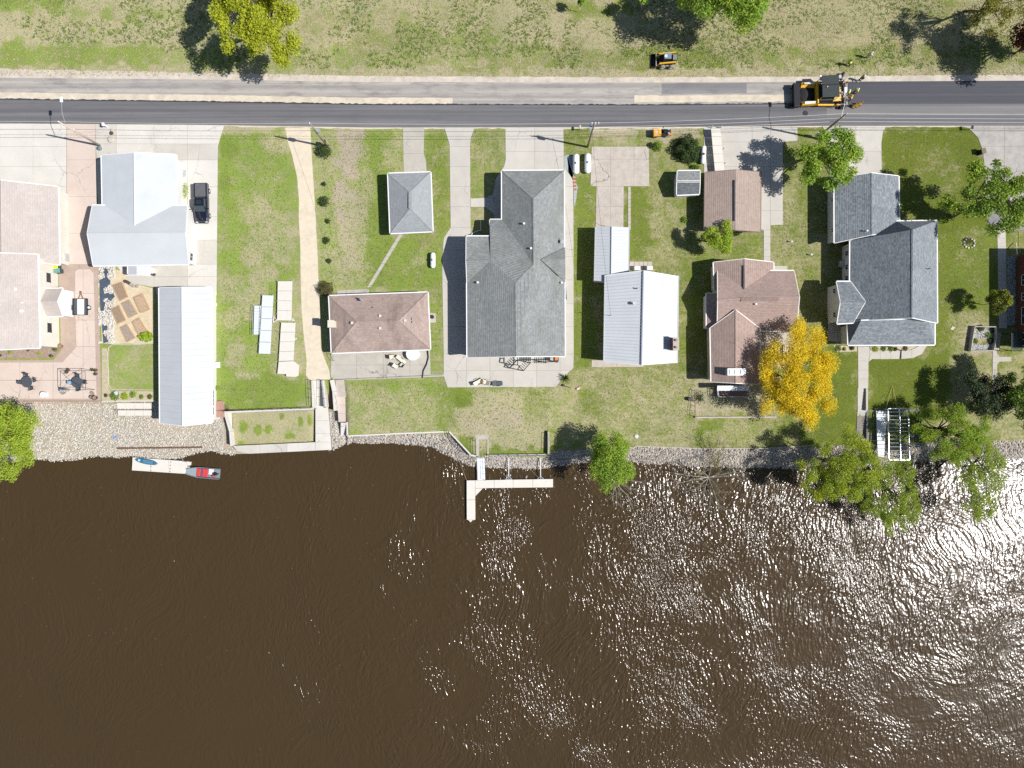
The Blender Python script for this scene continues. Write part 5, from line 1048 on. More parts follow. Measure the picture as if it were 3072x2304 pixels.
m = MB(); m.prism(polyxy([(990, 1140), (996, 1142), (1001, 1230), (981, 1226)]), -1.6, [0.0, 0.0, -1.2, -1.2]); solo(m, 'mulch_bed', MULCH, 'dark mulch wedge between two white walls beside the stairs', 'garden bed')
steps('paver steps with timber edges beside the long white wall', 1006, 1032, 1140, 1191, 6, -.05, -.30, C_O, slant=6)
paving('lower_path', [(1011, 1191), (1036, 1191), (1037, 1265), (1016, 1266)], C_P, ys=(1215, 1240), zfun=lambda x, y: -.35, z=.06, tall=.9)
steps('narrow concrete steps at the west end of the lawn wall', 1022, 1040, 1268, 1307, 6, -.38, -1.25, C_W)
wall_line('pale wall edging the lawn above the curved stony bay', [(1041, 1266), (1042, 1308), (1190, 1301), (1345, 1295)], .22, -.40)
wall_line('slanting pale wall stepping down to the dock stairs', [(1347, 1295), (1413, 1366), (1427, 1368)], .25, -.42)
wall_line('pale wall behind the riprap east of the dock stairs', [(1466, 1367), (1643, 1365)], .22, -.42)
steps('concrete dock stairs sunk in the lawn above the gangway', 1438, 1461, 1318, 1367, 6, -.45, -1.2, C_G)
t = thing('stair_block', 'concrete slab around the dock stairs', 'stairs', P(1446, 1302, -.45))
for q in ([(1426, 1300), (1465, 1300), (1465, 1318), (1426, 1318)], [(1426, 1318), (1437, 1318), (1437, 1368), (1427, 1368)], [(1461.5, 1318), (1466, 1318), (1466, 1367), (1461.5, 1367)]):
    m = MB(); m.prism(polyxy(q, -.4), -1.7, -.40); m.build('slab', C_G, t)
m = MB(); m.box(tuple(P(1645, 1328, -.2)), (.25, 3.4, .9)); solo(m, 'end_wall', C_G, 'short pale wall at the east end of the dock lawn, in the bank tree shade', 'wall')
railing('black railing along the top of the sunk quay lawn', [(676, 1233), (933, 1224)], .1, 1.0)
railing('black stair railing beside the green lawn, west of the white stairs', [(934, 1141), (938, 1222)], .2, 1.0)
railing('second black rail between the stairs and the mulch wedge', [(968, 1141), (978, 1222)], [.15, .15], .95)
railing('black fence along the riprap wall east of the dock stairs', [(1468, 1366), (1642, 1364)], -.42, 1.1)
railing('black fence returning up the lawn at the bank tree', [(1643, 1364), (1643, 1300)], -.42, 1.1)
railing('black rail beside the dock stairs', [(1428, 1318), (1429, 1364)], -.4, 1.0)
railing('black railing above the slanting wall', [(1347, 1296), (1408, 1362)], -.42, 1.0)
railing('short rail on the corner of the bungalow patio', [(994, 1062), (1003, 1082)], .06, .9, mids=1)
railing('low black rail at the south edge of the bungalow patio', [(1012, 1139), (1330, 1125)], 0, .5, r=.02, mids=1, gap_=3)
wall_line('low kerb wall under the bare soil by the golden tree', [(2086, 1252), (2330, 1251)], .2, -.08, -.9, C_O)
wall_line('thin timber edge where the lawn meets the stony bank', [(1905, 1338), (2110, 1346), (2300, 1345), (2450, 1336)], .15, -.72, -1.1, MT('grey_timber', (.36, .33, .29), .9, .2, 3))
railing('rusty short fence beside the bare soil west of the golden tree', [(2081, 1172), (2082, 1248)], -.1, .9, MT('rusty_metal', (.20, .11, .07), .8, .3, 4), gap_=.8)
wall_line('low terrace wall above the pebble shore', [(40, 1204), (303, 1204)], .2, .14, -1.1, MT('terrace_edge', (.30, .21, .17), .9, .2, 3))
wall_line('pale wall above the stored dock sections', [(305, 1204), (462, 1202)], .3, .06, -1.1, C_Y)
m = MB(); q = [P(352, 1345, -1.5), P(607, 1342, -1.5)]; box_between(m, q[0], q[1], .22, .3); solo(m, 'timber_beam', MT('rust_brown_timber', (.13, .07, .05), .9, .3, 3), 'long dark timber lying along the pebble waterline', 'timber')
steps('concrete steps along the slate house path towards the river', 2573, 2600, 1165, 1236, 7, .08, -.22, C_L)
wall_line('pale cheek wall beside the river steps of the slate house', [(2601, 1166), (2601, 1232)], .25, .35, -1.2, C_L)
# drains, hoses
m = MB(); m.tube([P(2713, 1040, 2.4), P(2704, 1051, .12), P(2702, 1077, .12)], .075, 6); solo(m, 'drain_pipe', BLACK, 'dark pipe crossing the curved front path of the slate house', 'pipe')
m = MB(); m.tube([P(1283, 1050, .2), P(1285, 1072, .16), P(1280, 1092, .15), P(1270, 1112, .14), P(1267, 1134, .1)], .09, 7); solo(m, 'black_hose', BLACK, 'thick black hose curving across the bungalow patio', 'hose')
# ============================================================ DOCKS
def dock(label, pts_list, z_, name='dock_section', mat=DOCKW, group=None, th=.35, seams_n=(), cat='dock', floats=True, board=None):
    t = thing(name, label, cat, P(*pts_list[0][0], z_), group)
    for q in pts_list:
        m = MB(); m.prism(polyxy(q, z_), z_ - th, z_); m.build('deck_panel', mat, t, bevel=.02)
    return t
WZ = WATER_Z
def quad_split(a, b_, c, d, n):
    """n quads from edge ab... a,d one end; b,c the other"""
    L = lambda p, q, k: (p[0] + (q[0] - p[0]) * k, p[1] + (q[1] - p[1]) * k); o = []
    for i in range(n): k0, k1 = i / n + .003, (i + 1) / n - .003; o.append([L(a, b_, k0), L(a, b_, k1), L(d, c, k1), L(d, c, k0)])
    return o
fd = dock('cream floating dock by the pebble shore with a paddle board on it', quad_split((397, 1372), (560, 1384), (563, 1422), (395, 1411), 3) + [[(560.8, 1384), (572, 1386), (570.5, 1396), (561.5, 1398)], [(563, 1400), (566, 1400), (585, 1423.5), (563.5, 1422)]], WZ + .42, 'floating_dock')
m = MB()
for (x, y) in ((453, 1400), (453, 1411), (512, 1386), (511, 1396), (511, 1406), (510, 1414)): c = P(x, y, WZ + .43); m.cyl((c.x, c.y, WZ + .40), .07, .05, 8)
m.build('coupling', DARKM, fd)
m = MB(); m.tube([P(544, 1372, -.9), P(550, 1383, WZ + .5)], .05); m.tube([P(549, 1384, WZ + .5), P(560, 1386, WZ + .5)], .06); m.build('mooring_arm', ALU, fd)
# paddle board
t = local('paddle_board', 'blue paddle board lying on the cream floating dock', 'paddle board', 440, 1384.5, R(-11), bz=WZ + .42); m = MB(); rings = []
for k in range(17):
    u = -1 + 2 * k / 16; x = u * 1.75; w_ = .40 * (1 - abs(u) ** 2.6) ** .6 + .004; zc = .07 + .08 * max(0, -u - .6)
    rings.append([(x, -w_, zc), (x, -w_ * .7, zc + .05), (x, w_ * .7, zc + .05), (x, w_, zc), (x, w_ * .7, zc - .05), (x, -w_ * .7, zc - .05)])
m.loft(rings); m.build('hull', MT('board_blue', (.035, .12, .20), .35, .1, 3, coat=.4), t, smooth=True)
m = MB(); m.box((.25, 0, .125), (1.5, .5, .02)); m.build('deck_pad', MT('board_pad', (.06, .17, .25), .7, .1, 4), t); m = MB(); m.box((-1.1, 0, .13), (.35, .35, .02)); m.build('bow_patch', MT('aqua_patch', (.25, .50, .55), .5, .1, 4), t)
# flat bottomed boat: bow west on the dock, stern east
t = local('jon_boat', 'grey flat-bottomed boat with red seats tied at the end of the floating dock', 'boat', 612, 1417, R(-5), bz=WZ - .02); L = 5.0
m = MB(); rings = []
for k in range(9):
    u = k / 8; x = -L / 2 + L * u; w_ = .42 + (.82 - .42) * min(1, u / .38) ** .8; zb_ = .32 * (1 - min(1, u / .3)) - .05; zt = .52 + .12 * (1 - u)
    rings.append([(x, -w_, zt), (x, -w_ * .82, zb_), (x, w_ * .82, zb_), (x, w_, zt), (x, w_ - .06, zt), (x, w_ * .80 - .05, zb_ + .22), (x, -w_ * .80 + .05, zb_ + .22), (x, -w_ + .06, zt)])
m.loft(rings, True); hull = m.build('hull', MT('boat_grey', (.17, .21, .225), .55, .12, 2), t)
m = MB(); m.prism([(-2.45, -.38), (-2.1, -.55), (-.95, -.72), (-.95, .72), (-2.1, .55), (-2.45, .38)], .40, .50); m.build('bow_deck', MT('deck_carpet', (.22, .27, .29), .9, .1, 5), t)
for x, wd, nm in ((-.62, .62, 'seat'), (.42, .85, 'seat')):
    m = MB(); m.box((x, .02, .48), (wd, 1.25, .16)); s_ = m.build(nm, RED, t, bevel=.05)
m = MB(); m.box((-.1, 0, .42), (.32, 1.4, .10)); m.build('bench', MT('dark_blue_bench', (.07, .09, .15), .7, .1, 4), t)
m = MB(); m.box((1.28, .25, .45), (.7, .8, .14)); m.build('rear_deck', TRIM, t); m = MB(); m.cyl((1.75, -.35, .35), .2, .3, 12); m.build('fuel_can', RED, t)
m = MB(); m.box((2.05, 0, .75), (.5, .36, .45)); m.box((2.3, 0, .3), (.14, .12, .9)); m.build('outboard_motor', BLACK, t, bevel=.05)
# main floating dock
md = dock('long L-shaped cream floating dock reached by the gangway', quad_split((1426, 1441.4), (1659, 1437), (1659, 1461.8), (1449, 1464), 4)[:0] +
     [[(1426, 1441), (1482, 1440), (1482, 1464), (1449, 1464.4), (1426, 1464.8)], [(1482.6, 1440), (1539, 1439), (1539, 1463.3), (1482.6, 1464)], [(1539.6, 1439), (1598, 1438), (1598, 1462.6), (1539.6, 1463.3)], [(1598.6, 1438), (1659, 1437), (1659, 1462), (1598.6, 1462.6)],
      [(1400, 1441.5), (1425.4, 1441), (1425.4, 1464.5), (1425.4, 1499), (1400, 1499.5)], [(1400, 1500), (1425.4, 1499.7), (1425.8, 1559.5), (1400.5, 1559.5)], [(1426, 1465.4), (1448.5, 1465), (1426, 1488.5)], [(1404, 1560), (1418, 1560), (1412, 1567)]], WZ + .45, 'floating_dock')
gw = thing('gangway', 'white aluminium gangway from the dock stairs to the floating dock', 'gangway', P(1444, 1404, -1.2))
a0, a1 = P(1443, 1370, -1.15), P(1445, 1440, WZ + .55)
for i in range(14):
    p, q = a0.lerp(a1, i / 14 + .002), a0.lerp(a1, (i + 1) / 14 - .002); m = MB(); box_between(m, p, q, 1.15, .06); m.build('plank', MT('white_aluminium', (.66, .69, .73), .45, .05, 2), gw)
for s_ in (-.6, .6):
    m = MB(); o_ = Vector((s_, 0, 0)); m.tube([a0 + o_ + Vector((0, 0, .95)), a1 + o_ + Vector((0, 0, .95))], .025, 6); m.tube([a0 + o_ + Vector((0, 0, .5)), a1 + o_ + Vector((0, 0, .5))], .02, 6); m.build('handrail', BLACK if s_ > 0 else ALU, gw)
    for k in range(5): p = a0.lerp(a1, k / 4) + o_; m = MB(); m.tube([p, p + Vector((0, 0, .95))], .022, 5); m.build('post', BLACK if s_ > 0 else ALU, gw)
for i, x in enumerate((1526, 1621.5)):
    t = thing('stiff_arm', ['western', 'eastern'][i] + ' white stand-off arm holding the long floating dock off the bank', 'mooring arm', P(x, 1437, WZ + .5), 'stand-off arms of the long dock'); a_, b_ = P(x, 1374, -.7), P(x, 1428, WZ + .55)
    m = MB(); m.tube([a_, b_], .06, 8); m.build('pole', TRIM, t); m = MB()
    for dx in (-10, 0, 10): m.tube([b_, P(x + dx, 1438, WZ + .5)], .045, 6)
    m.tube([P(x - 10, 1437.5, WZ + .5), P(x + 10, 1437.5, WZ + .5)], .05, 6); m.build('bracket', ALU, t)
ROPE = MT('rope', (.34, .29, .20), .9, .1, 3)
for i, (a_, b_) in enumerate((((1376, 1378, -1.3), (1400, 1441, WZ + .45)), ((1497, 1406, WZ), (1520, 1432, WZ + .5)), ((1590, 1408, WZ), (1615, 1432, WZ + .5)))):
    m = MB(); m.tube([P(*a_), P(*a_).lerp(P(*b_), .5) - Vector((0, 0, .05)), P(*b_)], .022, 4); solo(m, 'mooring_rope', ROPE, ['rope from the bank to the west corner of the L-shaped dock', 'thin rope beside the western stand-off arm', 'thin rope beside the eastern stand-off arm'][i], 'rope')
# stored dock sections on grass and drive
def stored(label, q, z_, mat, n, extra=None, group='dock sections stored on the grass'):
    t = thing('dock_section', label, 'dock', P(*q[0], z_), group)
    for s_ in quad_split(*q, n): m = MB(); m.prism(polyxy(s_, z_), z_ - .14, z_); m.build('deck_panel', mat, t)
    m = MB()
    for k in (.15, .85):
        for (u, v) in ((0, 3), (1, 2)): pass
    for s_ in (quad_split(*q, 6)[0], quad_split(*q, 6)[-1], quad_split(*q, 6)[3]):
        for p in s_[:1] + s_[3:]: c = P(*p, 0); m.box((c.x, c.y, (z_ - .14) / 2), (.12, .12, max(.05, z_ - .14)))
    m.build('support', GALV, t); return t
stored('northern cream dock section stored beside the sand lane', [(833.5, 843.5), (831, 961), (874, 962), (876.5, 843)], .45, DOCKW, 4)
stored('southern cream dock section beside the sand lane, with a wider end', [(843.5, 967), (836, 1084), (880, 1082), (886, 968)], .42, DOCKW, 4)
dock('wider end piece joined to the southern stored dock section', [[(835.8, 1085), (880, 1083), (896, 1094), (894, 1127), (886, 1131), (858, 1129), (858, 1122), (832, 1121)]], .42, 'dock_end_piece', group='dock sections stored on the grass', th=.3)
stored('pale blue dock section stored on the grass west of the cream ones', [(787, 885), (776, 1061), (810, 1062), (820, 886)], .55, DOCKB, 5)
t = stored('cream dock section parked beside the brown garage', [(2133, 384), (2145, 514), (2173.6, 513), (2161, 384)], 1.05, DOCKW, 5)
t = thing('gangway', 'blue-white gangway with metal side rails lying beside the pale blue dock section', 'gangway', P(772, 960, .3))
for i in range(10):
    y0, y1 = 917 + i * 8.7, 917 + (i + 1) * 8.7 - .4; m = MB(); m.prism(polyxy([(763 - i * .25, y0), (784 - i * .25, y0), (784 - i * .25, y1), (763 - i * .25, y1)], .3), .2, .32); m.build('plank', DOCKB, t)
for x in (760, 785):
    m = MB(); m.tube([P(x, 915, .95), P(x - 3, 1004, .95)], .03, 6); m.tube([P(x, 915, .35), P(x - 3, 1004, .35)], .03, 6); m.build('rail', ALU, t)
    for k in range(6): m = MB(); y = 915 + 17.8 * k; m.tube([P(x - .6 * k, y, .3), P(x - .6 * k, y, .95)], .025, 5); m.build('post', ALU, t)
for (q, lb) in (([(821, 951), (831, 960), (820, 967)], 'white triangular bracket between the blue and cream dock sections'), ([(878, 955), (884, 962), (876, 961)], 'small white bracket at the joint of the two cream dock sections'), ([(883, 1014), (891, 1016), (883, 1020)], 'tiny white bracket on the east side of the southern dock section')):
    m = MB(); 
    for k in range(3): m.tube([P(*q[k], .4), P(*q[(k + 1) % 3], .4)], .045, 5)
    solo(m, 'dock_bracket', TRIM, lb, 'bracket')
for i, (y0, y1) in enumerate(((1207.5, 1226), (1229, 1247))):
    t = thing('dock_section', ['upper', 'lower'][i] + ' of the two white dock sections lying on the pebbles under the wall', 'dock', P(400, y0, -.9), 'white dock sections on the pebbles')
    for s_ in quad_split((351 + i * 2, y0), (456, y0), (456, y1), (351 + i * 2, y1), 4): m = MB(); m.prism(polyxy(s_, -.85), -1.05, -.85); m.build('deck_panel', DOCKW, t)
    m = MB(); m.tube([P(342, y0 + 1, -.85), P(456, y0 + 1, -.80)], .035, 5); m.build('edge_rail', DARKM, t)
# boat lift at the right
t = thing('boat_lift', 'bright aluminium boat lift frame with many cross bars among the willows', 'boat lift', P(2695, 1300, WZ))
zt = 1.3
for a_, b_ in (((2664, 1226), (2725, 1226)), ((2725, 1226), (2729, 1380)), ((2664, 1226), (2667, 1380)), ((2667, 1380), (2729, 1380)), ((2699, 1226), (2702, 1380))): m = MB(); m.tube([P(*a_, zt), P(*b_, zt)], .07 if a_ != (2664, 1226) else .10, 6); m.build('frame_rail', ALU, t)
for k in range(13): y = 1236 + k * 11.6; m = MB(); m.tube([P(2665 + k * .2, y, zt), P(2726 + k * .25, y, zt)], .05, 5); m.build('cross_bar', ALU, t)
for a_ in ((2664, 1228), (2725, 1228), (2667, 1378), (2729, 1378)): c = P(*a_, zt); m = MB(); m.tube([(c.x, c.y, WZ - .5), (c.x, c.y, zt)], .06, 6); m.build('upright', ALU, t)
t = thing('lift_walkway', 'pale walkway platform west of the boat lift, flecked with leaf shade', 'dock', P(2640, 1300, -.3))
for s_ in quad_split((2629, 1232), (2634, 1372), (2652, 1372), (2661, 1232), 9): m = MB(); m.prism(polyxy(s_, -.1), -.25, -.1); m.build('plank', MT('white_aluminium', (.66, .69, .73), .45, .05, 2), t)
t = thing('boathouse_pit', 'dark sheet metal walled slip around the boat lift', 'wall', P(2680, 1235, -.5)); CORR = MT('dark_sheet_piling', (.12, .12, .13), .7, .2, 3)
for a_, b_ in (((2601, 1236), (2601, 1318)), ((2760, 1234), (2760, 1318)), ((2601, 1233), (2762, 1230))): A, B = P(*a_, -.3), P(*b_, -.3); m = MB(); box_between(m, A - Vector((0, 0, .7)), B - Vector((0, 0, .7)), .25, 1.6); m.build('sheet_wall', CORR, t)
for q in ([(2604, 1238), (2627, 1238), (2628, 1318), (2604, 1318)], [(2732, 1235), (2757, 1235), (2757, 1318), (2732, 1318)]):
    for s_ in quad_split(q[0], q[3], q[2], q[1], 6): m = MB(); m.prism(polyxy(s_, -.75), -1.0, -.75); m.build('floor_panel', CORR, t)
for i, q in enumerate((((2676, 1157), (2655, 1235)), ((2677, 1158), (2692, 1226)))): m = MB(); m.tube([G(*q[0], .05), P(*q[1], .3)], .035, 4); solo(m, 'tie_strap', MT('yellow_strap', (.50, .45, .16), .8, .1, 3), ['western', 'eastern'][i] + ' yellow strap staked in the lawn above the boat lift', 'strap')
# ============================================================ TERRACE AND GARDEN THINGS, left
def round_table(px, py, label, r=.62, mat=CHARC, chairs=(), z_=.055):
    t = local('patio_table', label, 'table', px, py, bz=z_); m = MB(); m.cyl((0, 0, .70), r, .04, 24); m.build('tabletop', mat, t); m = MB(); m.tube([(0, 0, 0), (0, 0, .7)], .04, 8); m.cyl((0, 0, 0), .3, .04, 16); m.build('pedestal', BLACK, t)
def chair(px, py, rz, label, mat=CHARC, z_=.055, group='patio chairs', s=1.0, frame=BLACK, cat='chair', name='patio_chair', long=0):
    t = local(name, label, cat, px, py, rz, bz=z_, group=group); m = MB(); m.box((0, 0, .42), (.52 * s, .5 * s + long, .06)); m.build('seat', mat, t, bevel=.015)
    m = MB(); m.box((0, .28 * s + long / 2, .72), (.5 * s, .06, .6), rot=Matrix.Rotation(-.25, 3, 'X')); m.build('backrest', mat, t, bevel=.015)
    for x in (-1, 1):
        for y in (-1, 1): m = MB(); m.tube([(x * .24 * s, y * (.22 * s + long / 2), 0), (x * .24 * s, y * (.22 * s + long / 2), .42)], .018, 5); m.build('leg', frame, t)
        m = MB(); m.box((x * .27 * s, 0, .62), (.05, .45, .03)); m.build('armrest', frame, t)
round_table(90, 1146, 'round dark patio table in the open on the pink terrace', .82)
for i, (x, y, a) in enumerate(((72, 1147, 90), (85, 1126, 10), (109, 1140, -70), (100, 1164, 190))): chair(x, y, R(a), ['chair on the west side', 'chair on the north side', 'chair on the east side', 'chair on the south side'][i] + ' of the round table in the open terrace')
round_table(240, 1147, 'round dark patio table under the gazebo frame', .82)
for i, (x, y, a) in enumerate(((221, 1148, 90), (238, 1127, 0), (260, 1146, -90), (242, 1166, 180))): chair(x, y, R(a), ['chair on the west side', 'chair on the north side', 'chair on the east side', 'chair on the south side'][i] + ' of the table under the gazebo frame', mat=CHARC if i else MT('blue_cushion', (.20, .32, .45), .8, .1, 4))
t = thing('gazebo_frame', 'bare dark metal gazebo frame around the second patio table', 'gazebo', P(235, 1145, .05)); 
gc = [(181, 1112), (255, 1112), (257, 1169.5), (182, 1169.5)]; Q = [P(x, y, 2.3) for x, y in gc]
for i in range(4):
    m = MB(); m.tube([Q[i], Q[(i + 1) % 4]], .035, 5); m.build('top_rail', DARKM, t); m = MB(); m.tube([(Q[i].x, Q[i].y, .05), Q[i]], .035, 5); m.build('post', DARKM, t)
    m = MB(); m.tube([Q[i], (sum(q.x for q in Q) / 4, sum(q.y for q in Q) / 4, 3.0)], .02, 4); m.build('roof_rib', DARKM, t)
def pot(px, py, r, label, mat=TERRA, plant=None, z_=.055, h=None, group='pots on the pink terrace'):
    t = local('plant_pot', label, 'pot', px, py, bz=z_, group=group); h = h or r * 1.5; m = MB(); m.lathe((0, 0, 0), [(r * .65, 0), (r, h), (r * 1.05, h), (r * .9, h), (r * .85, h * .85)], 14); m.build('pot', mat, t, smooth=False)
    m = MB(); m.cyl((0, 0, h * .8), r * .86, .03, 12); m.build('soil', DIRT, t)
    if plant: rs = np.random.RandomState(int(px)); leaves('foliage', rs.normal(size=(60, 3)) * r * .5 + np.array([0, 0, h + .1]), None, .07, plant, t, rs)
DKP = MT('dark_plastic_pot', (.06, .05, .06), .7, .2, 4)
for x, y, r, lb, mm in ((186, 1039, .33, 'round brown-red tub against the corner of the tan house', MT('barrel_red', (.28, .12, .10), .7, .2, 4)), (157, 1068, .22, 'small dark pot in the corner of the soil bed', DKP), (281, 1109, .20, 'first dark pot in the north-east corner of the terrace', DKP), (290, 1111, .24, 'second pot in the north-east corner of the terrace', DKP),
                        (290, 1122, .22, 'dark pot below the north-east corner pair', DKP), (208, 1110, .24, 'purple pot at the north side of the gazebo frame', MT('purple_pot', (.16, .10, .22), .6, .2, 4)), (203, 1117, .22, 'grey pot just inside the gazebo frame', DKP), (277, 1191, .26, 'dark pot in the south-east corner of the terrace', DKP), (289, 1193, .36, 'large dark tub in the south-east corner of the terrace', DKP),
                        (195, 1176, .36, 'grey-brown tub at the south-west post of the gazebo', MT('grey_pot', (.30, .26, .25), .8, .1, 4)), (281, 1180, .27, 'pale pot above the south-east corner tubs', C_Y)): pot(x, y, r, lb, mm, LF['brown'] if r < .25 else None)
m = MB(); c = P(136, 1184, .055); m.cyl((c.x, c.y, .06), .42, .55, 24); m.cyl((c.x, c.y, .61), .44, .03, 24); solo(m, 'white_side_table', TRIM, 'small round white table near the south edge of the pink terrace', 'table')
t = local('grill', 'grey gas grill at the south side of the gazebo frame', 'grill', 200, 1171, bz=.055); m = MB(); m.box((0, 0, .45), (.9, .5, .8)); m.build('cabinet', GALV, t); m = MB(); m.box((0, 0, .98), (.8, .48, .28)); m.build('lid', MT('grill_lid', (.28, .32, .35), .4, .1, 4), t, bevel=.08)
# wheelie bins
for x, y, lid, lb in ((177, 802, MT('yellow_lid', (.80, .68, .02), .5, .05, 3), 'bin with a bright yellow lid at the corner of the tan house'), (183, 815, MT('teal_lid', (.12, .26, .25), .5, .1, 3), 'dark bin with a teal lid next to the yellow lidded one')):
    t = local('wheelie_bin', lb, 'bin', x, y, R(4), bz=.05, group='bins by the tan house'); m = MB(); m.box((0, 0, .5), (.85, .62, .95), taper=1.0); m.build('bin_body', MT('dark_green_bin', (.04, .07, .06), .6, .1, 3), t, bevel=.03); m = MB(); m.box((0, 0, 1.01), (.92, .70, .08)); m.build('lid', lid, t, bevel=.03)
    for s_ in (-.3, .3): m = MB(); m.cyl((-.38, s_ - .03, .1), .1, .06, 10, axis='Y'); m.build('wheel', RUB, t)
# utility trailer
t = local('utility_trailer', 'small black utility trailer with a pale deck and tool box, parked on the pink terrace', 'trailer', 249, 922, R(0), bz=.055)
m = MB(); m.box((0, 0, .52), (1.05, 2.35, .06)); m.build('deck', MT('trailer_deck', (.56, .58, .53), .7, .06, 3), t)
for s_ in (-1, 1):
    m = MB(); m.box((s_ * .79, 0, .55), (.52, 2.45, .05)); m.build('mesh_side', CHARC, t); m = MB(); m.box((s_ * 1.05, 0, .62), (.05, 2.5, .22)); m.build('side_rail', DARKM, t)
    m = MB(); m.cyl((s_ * 1.14 - .1, -.1, .3), .3, .2, 16, axis='X'); w_ = m.build('wheel', RUB, t); m = MB(); m.box((s_ * 1.16, -.1, .62), (.3, .75, .05)); m.build('fender', DARKM, t)
    m = MB(); m.tube([(s_ * .35, 1.2, .5), (0, 2.1, .5)], .04, 6); m.build('drawbar', MT('rusty_metal', (.20, .11, .07), .8, .3, 4), t)
m = MB(); m.box((0, 2.2, .5), (.16, .35, .14)); m.build('hitch', MT('rusty_metal', (.2, .11, .07)), t); m = MB(); m.box((0, 1.2, .62), (2.1, .05, .24)); m.box((0, -1.2, .62), (2.1, .05, .24)); m.build('end_rail', DARKM, t); m = MB(); m.cyl((1.3, -.1, .55), .17, .2, 12); m.build('spare_hub', TRIM, t)
# garden: ground sheet, raised beds
paving('garden_sand', [(298, 797), (362, 812), (400, 850), (462, 866), (462, 1030), (335, 1032), (306, 1030)], MT('garden_sand_soil', (.50, .42, .29), .95, .12, 2, .02, stain=(.30, .27, .14), stain_amt=.6), z=.02)
m = MB(); m.prism(polyxy([(299, 797), (334, 797), (342, 812), (332, 835), (330, 860), (345, 890), (330, 905), (338, 960), (322, 985), (345, 1020), (310, 1030), (300, 900)]), -.05, .03); solo(m, 'weed_sheet', MT('blue_black_sheet', (.055, .075, .105), .6, .3, 2), 'dark blue ground sheet with stones strewn over it beside the terrace', 'ground sheet')
BEDS = [(Z('L1', (1240, 205), (1345, 170), (1410, 330), (1325, 375)), 'northernmost raised bed, bare brown soil'), (Z('L1', (1475, 340), (1570, 300), (1650, 470), (1555, 508)), 'north-east raised bed beside the boathouse shade'),
        (Z('L1', (1345, 405), (1425, 368), (1512, 520), (1425, 562)), 'middle raised bed with greyish straw'), (Z('L1', (1225, 470), (1310, 430), (1385, 590), (1300, 630)), 'western raised bed with white stones and dry stalks'),
        (Z('L1', (1462, 612), (1535, 570), (1620, 710), (1535, 755)), 'south-east raised bed above the yellowish clump'), (Z('L1', (1332, 675), (1400, 640), (1490, 785), (1405, 830)), 'southernmost raised bed with dry plants')]
for i, (q, lb) in enumerate(BEDS):
    t = thing('raised_bed', lb, 'garden bed', P(*q[0], .1), 'raised garden beds beside the long white building'); pq = [P(*p, .22) for p in q]
    for k in range(4): m = MB(); box_between(m, pq[k] - Vector((0, 0, .1)), pq[(k + 1) % 4] - Vector((0, 0, .1)), .10, .26); m.build('bed_board', CEDAR, t)
    m = MB(); m.prism([tuple(p[:2]) for p in inset([tuple(p[:2]) for p in pq], .08)], -.05, .19); m.build('soil', [DIRT, MT('sandy_soil', (.38, .27, .18), .95, .2, 4, .02), MT('greyish_soil', (.27, .22, .18), .95, .25, 4, .02)][i % 3], t)
for i, (x, y) in enumerate(((376, 844), (380, 845), (384, 847), (389, 850), (394, 853), (401, 858), (412, 859))):
    m = MB(); c = P(x, y, .05); m.lathe((c.x, c.y, .03), [(.10, 0), (.22, .03), (.25, .12), (.22, .2), (.12, .22)], 14); solo(m, 'plant_pot', DKP if i < 4 else MT('grey_pot', (.3, .26, .25)), ['westernmost and darkest pot in the row', 'second pot in the row from the west', 'third pot in the row from the west', 'fourth pot in the row from the west', 'fifth pot in the row, dark rimmed', 'sixth pot in the row, grey', 'easternmost pot in the row'][i] + ' behind the raised beds', 'pot', 'row of pots behind the raised beds')
m = MB(); c = P(463, 824, .05); m.cyl((c.x, c.y, .05), .22, .45, 14); solo(m, 'ash_bin', DKP, 'small dark tub on the concrete south of the white T house', 'bin')
m = MB(); m.prism(polyxy([(433, 1014), (462, 1008), (462, 1030), (400, 1033)]), -.02, .05); solo(m, 'garden_edge', C_Y, 'pale curved garden edging south of the raised beds', 'edging')
m = MB(); c = P(351, 1180, 0); m.lathe((c.x, c.y, 0), [(.2, 0), (.3, .3), (.32, .34), (.2, .36)], 14); solo(m, 'plant_pot', MT('pale_blue_pot', (.45, .50, .62), .5, .1, 3), 'pale blue pot in the bed above the stored docks', 'pot')
m = MB(); m.prism(polyxy([(338, 1310), (348, 1305), (350, 1312), (341, 1317)], -1.3), -1.42, -1.3); solo(m, 'blue_tarp', MT('blue_tarp', (.16, .24, .60), .6, .2, 6), 'small crumpled blue tarp on the pebble shore', 'tarp')
# curved lawn edge, bed soil
m = MB(); m.tube([P(462, 1030, .03), P(400, 1034, .03), P(337, 1034, .03), P(326, 1042, .03), P(323, 1060, .03), P(326, 1155, .03), P(333, 1168, .03), P(460, 1170, .03)], .07, 5); solo(m, 'garden_edging', C_Y, 'thin pale kerb around the little lawn beside the long white building', 'edging')
paving('garden_bed', [(306, 1045), (322, 1045), (326, 1165), (333, 1173), (460, 1174), (460, 1200), (306, 1200)], MT('dry_bed_soil', (.40, .34, .24), .95, .2, 3, .03, stain=(.2, .22, .08), stain_amt=.6), z=.03)
# brown deck at the long building
t = thing('brown_deck', 'small reddish brown deck at the south-east end of the long white building', 'deck', P(660, 1230, .2)); DECK = MT('red_brown_decking', (.34, .20, .155), .75, .12, 4)
for i in range(7): x = 645 + i * 3.7; m = MB(); m.prism(polyxy([(x, 1203), (x + 3.4, 1203), (x + 3.4, 1252), (x, 1252)], .15), -.3, .15); m.build('deck_board', DECK, t)
m = MB(); m.box(tuple(P(661, 1233, .7)), (1.0, .04, .04)); m.build('top_rail', BLACK, t)
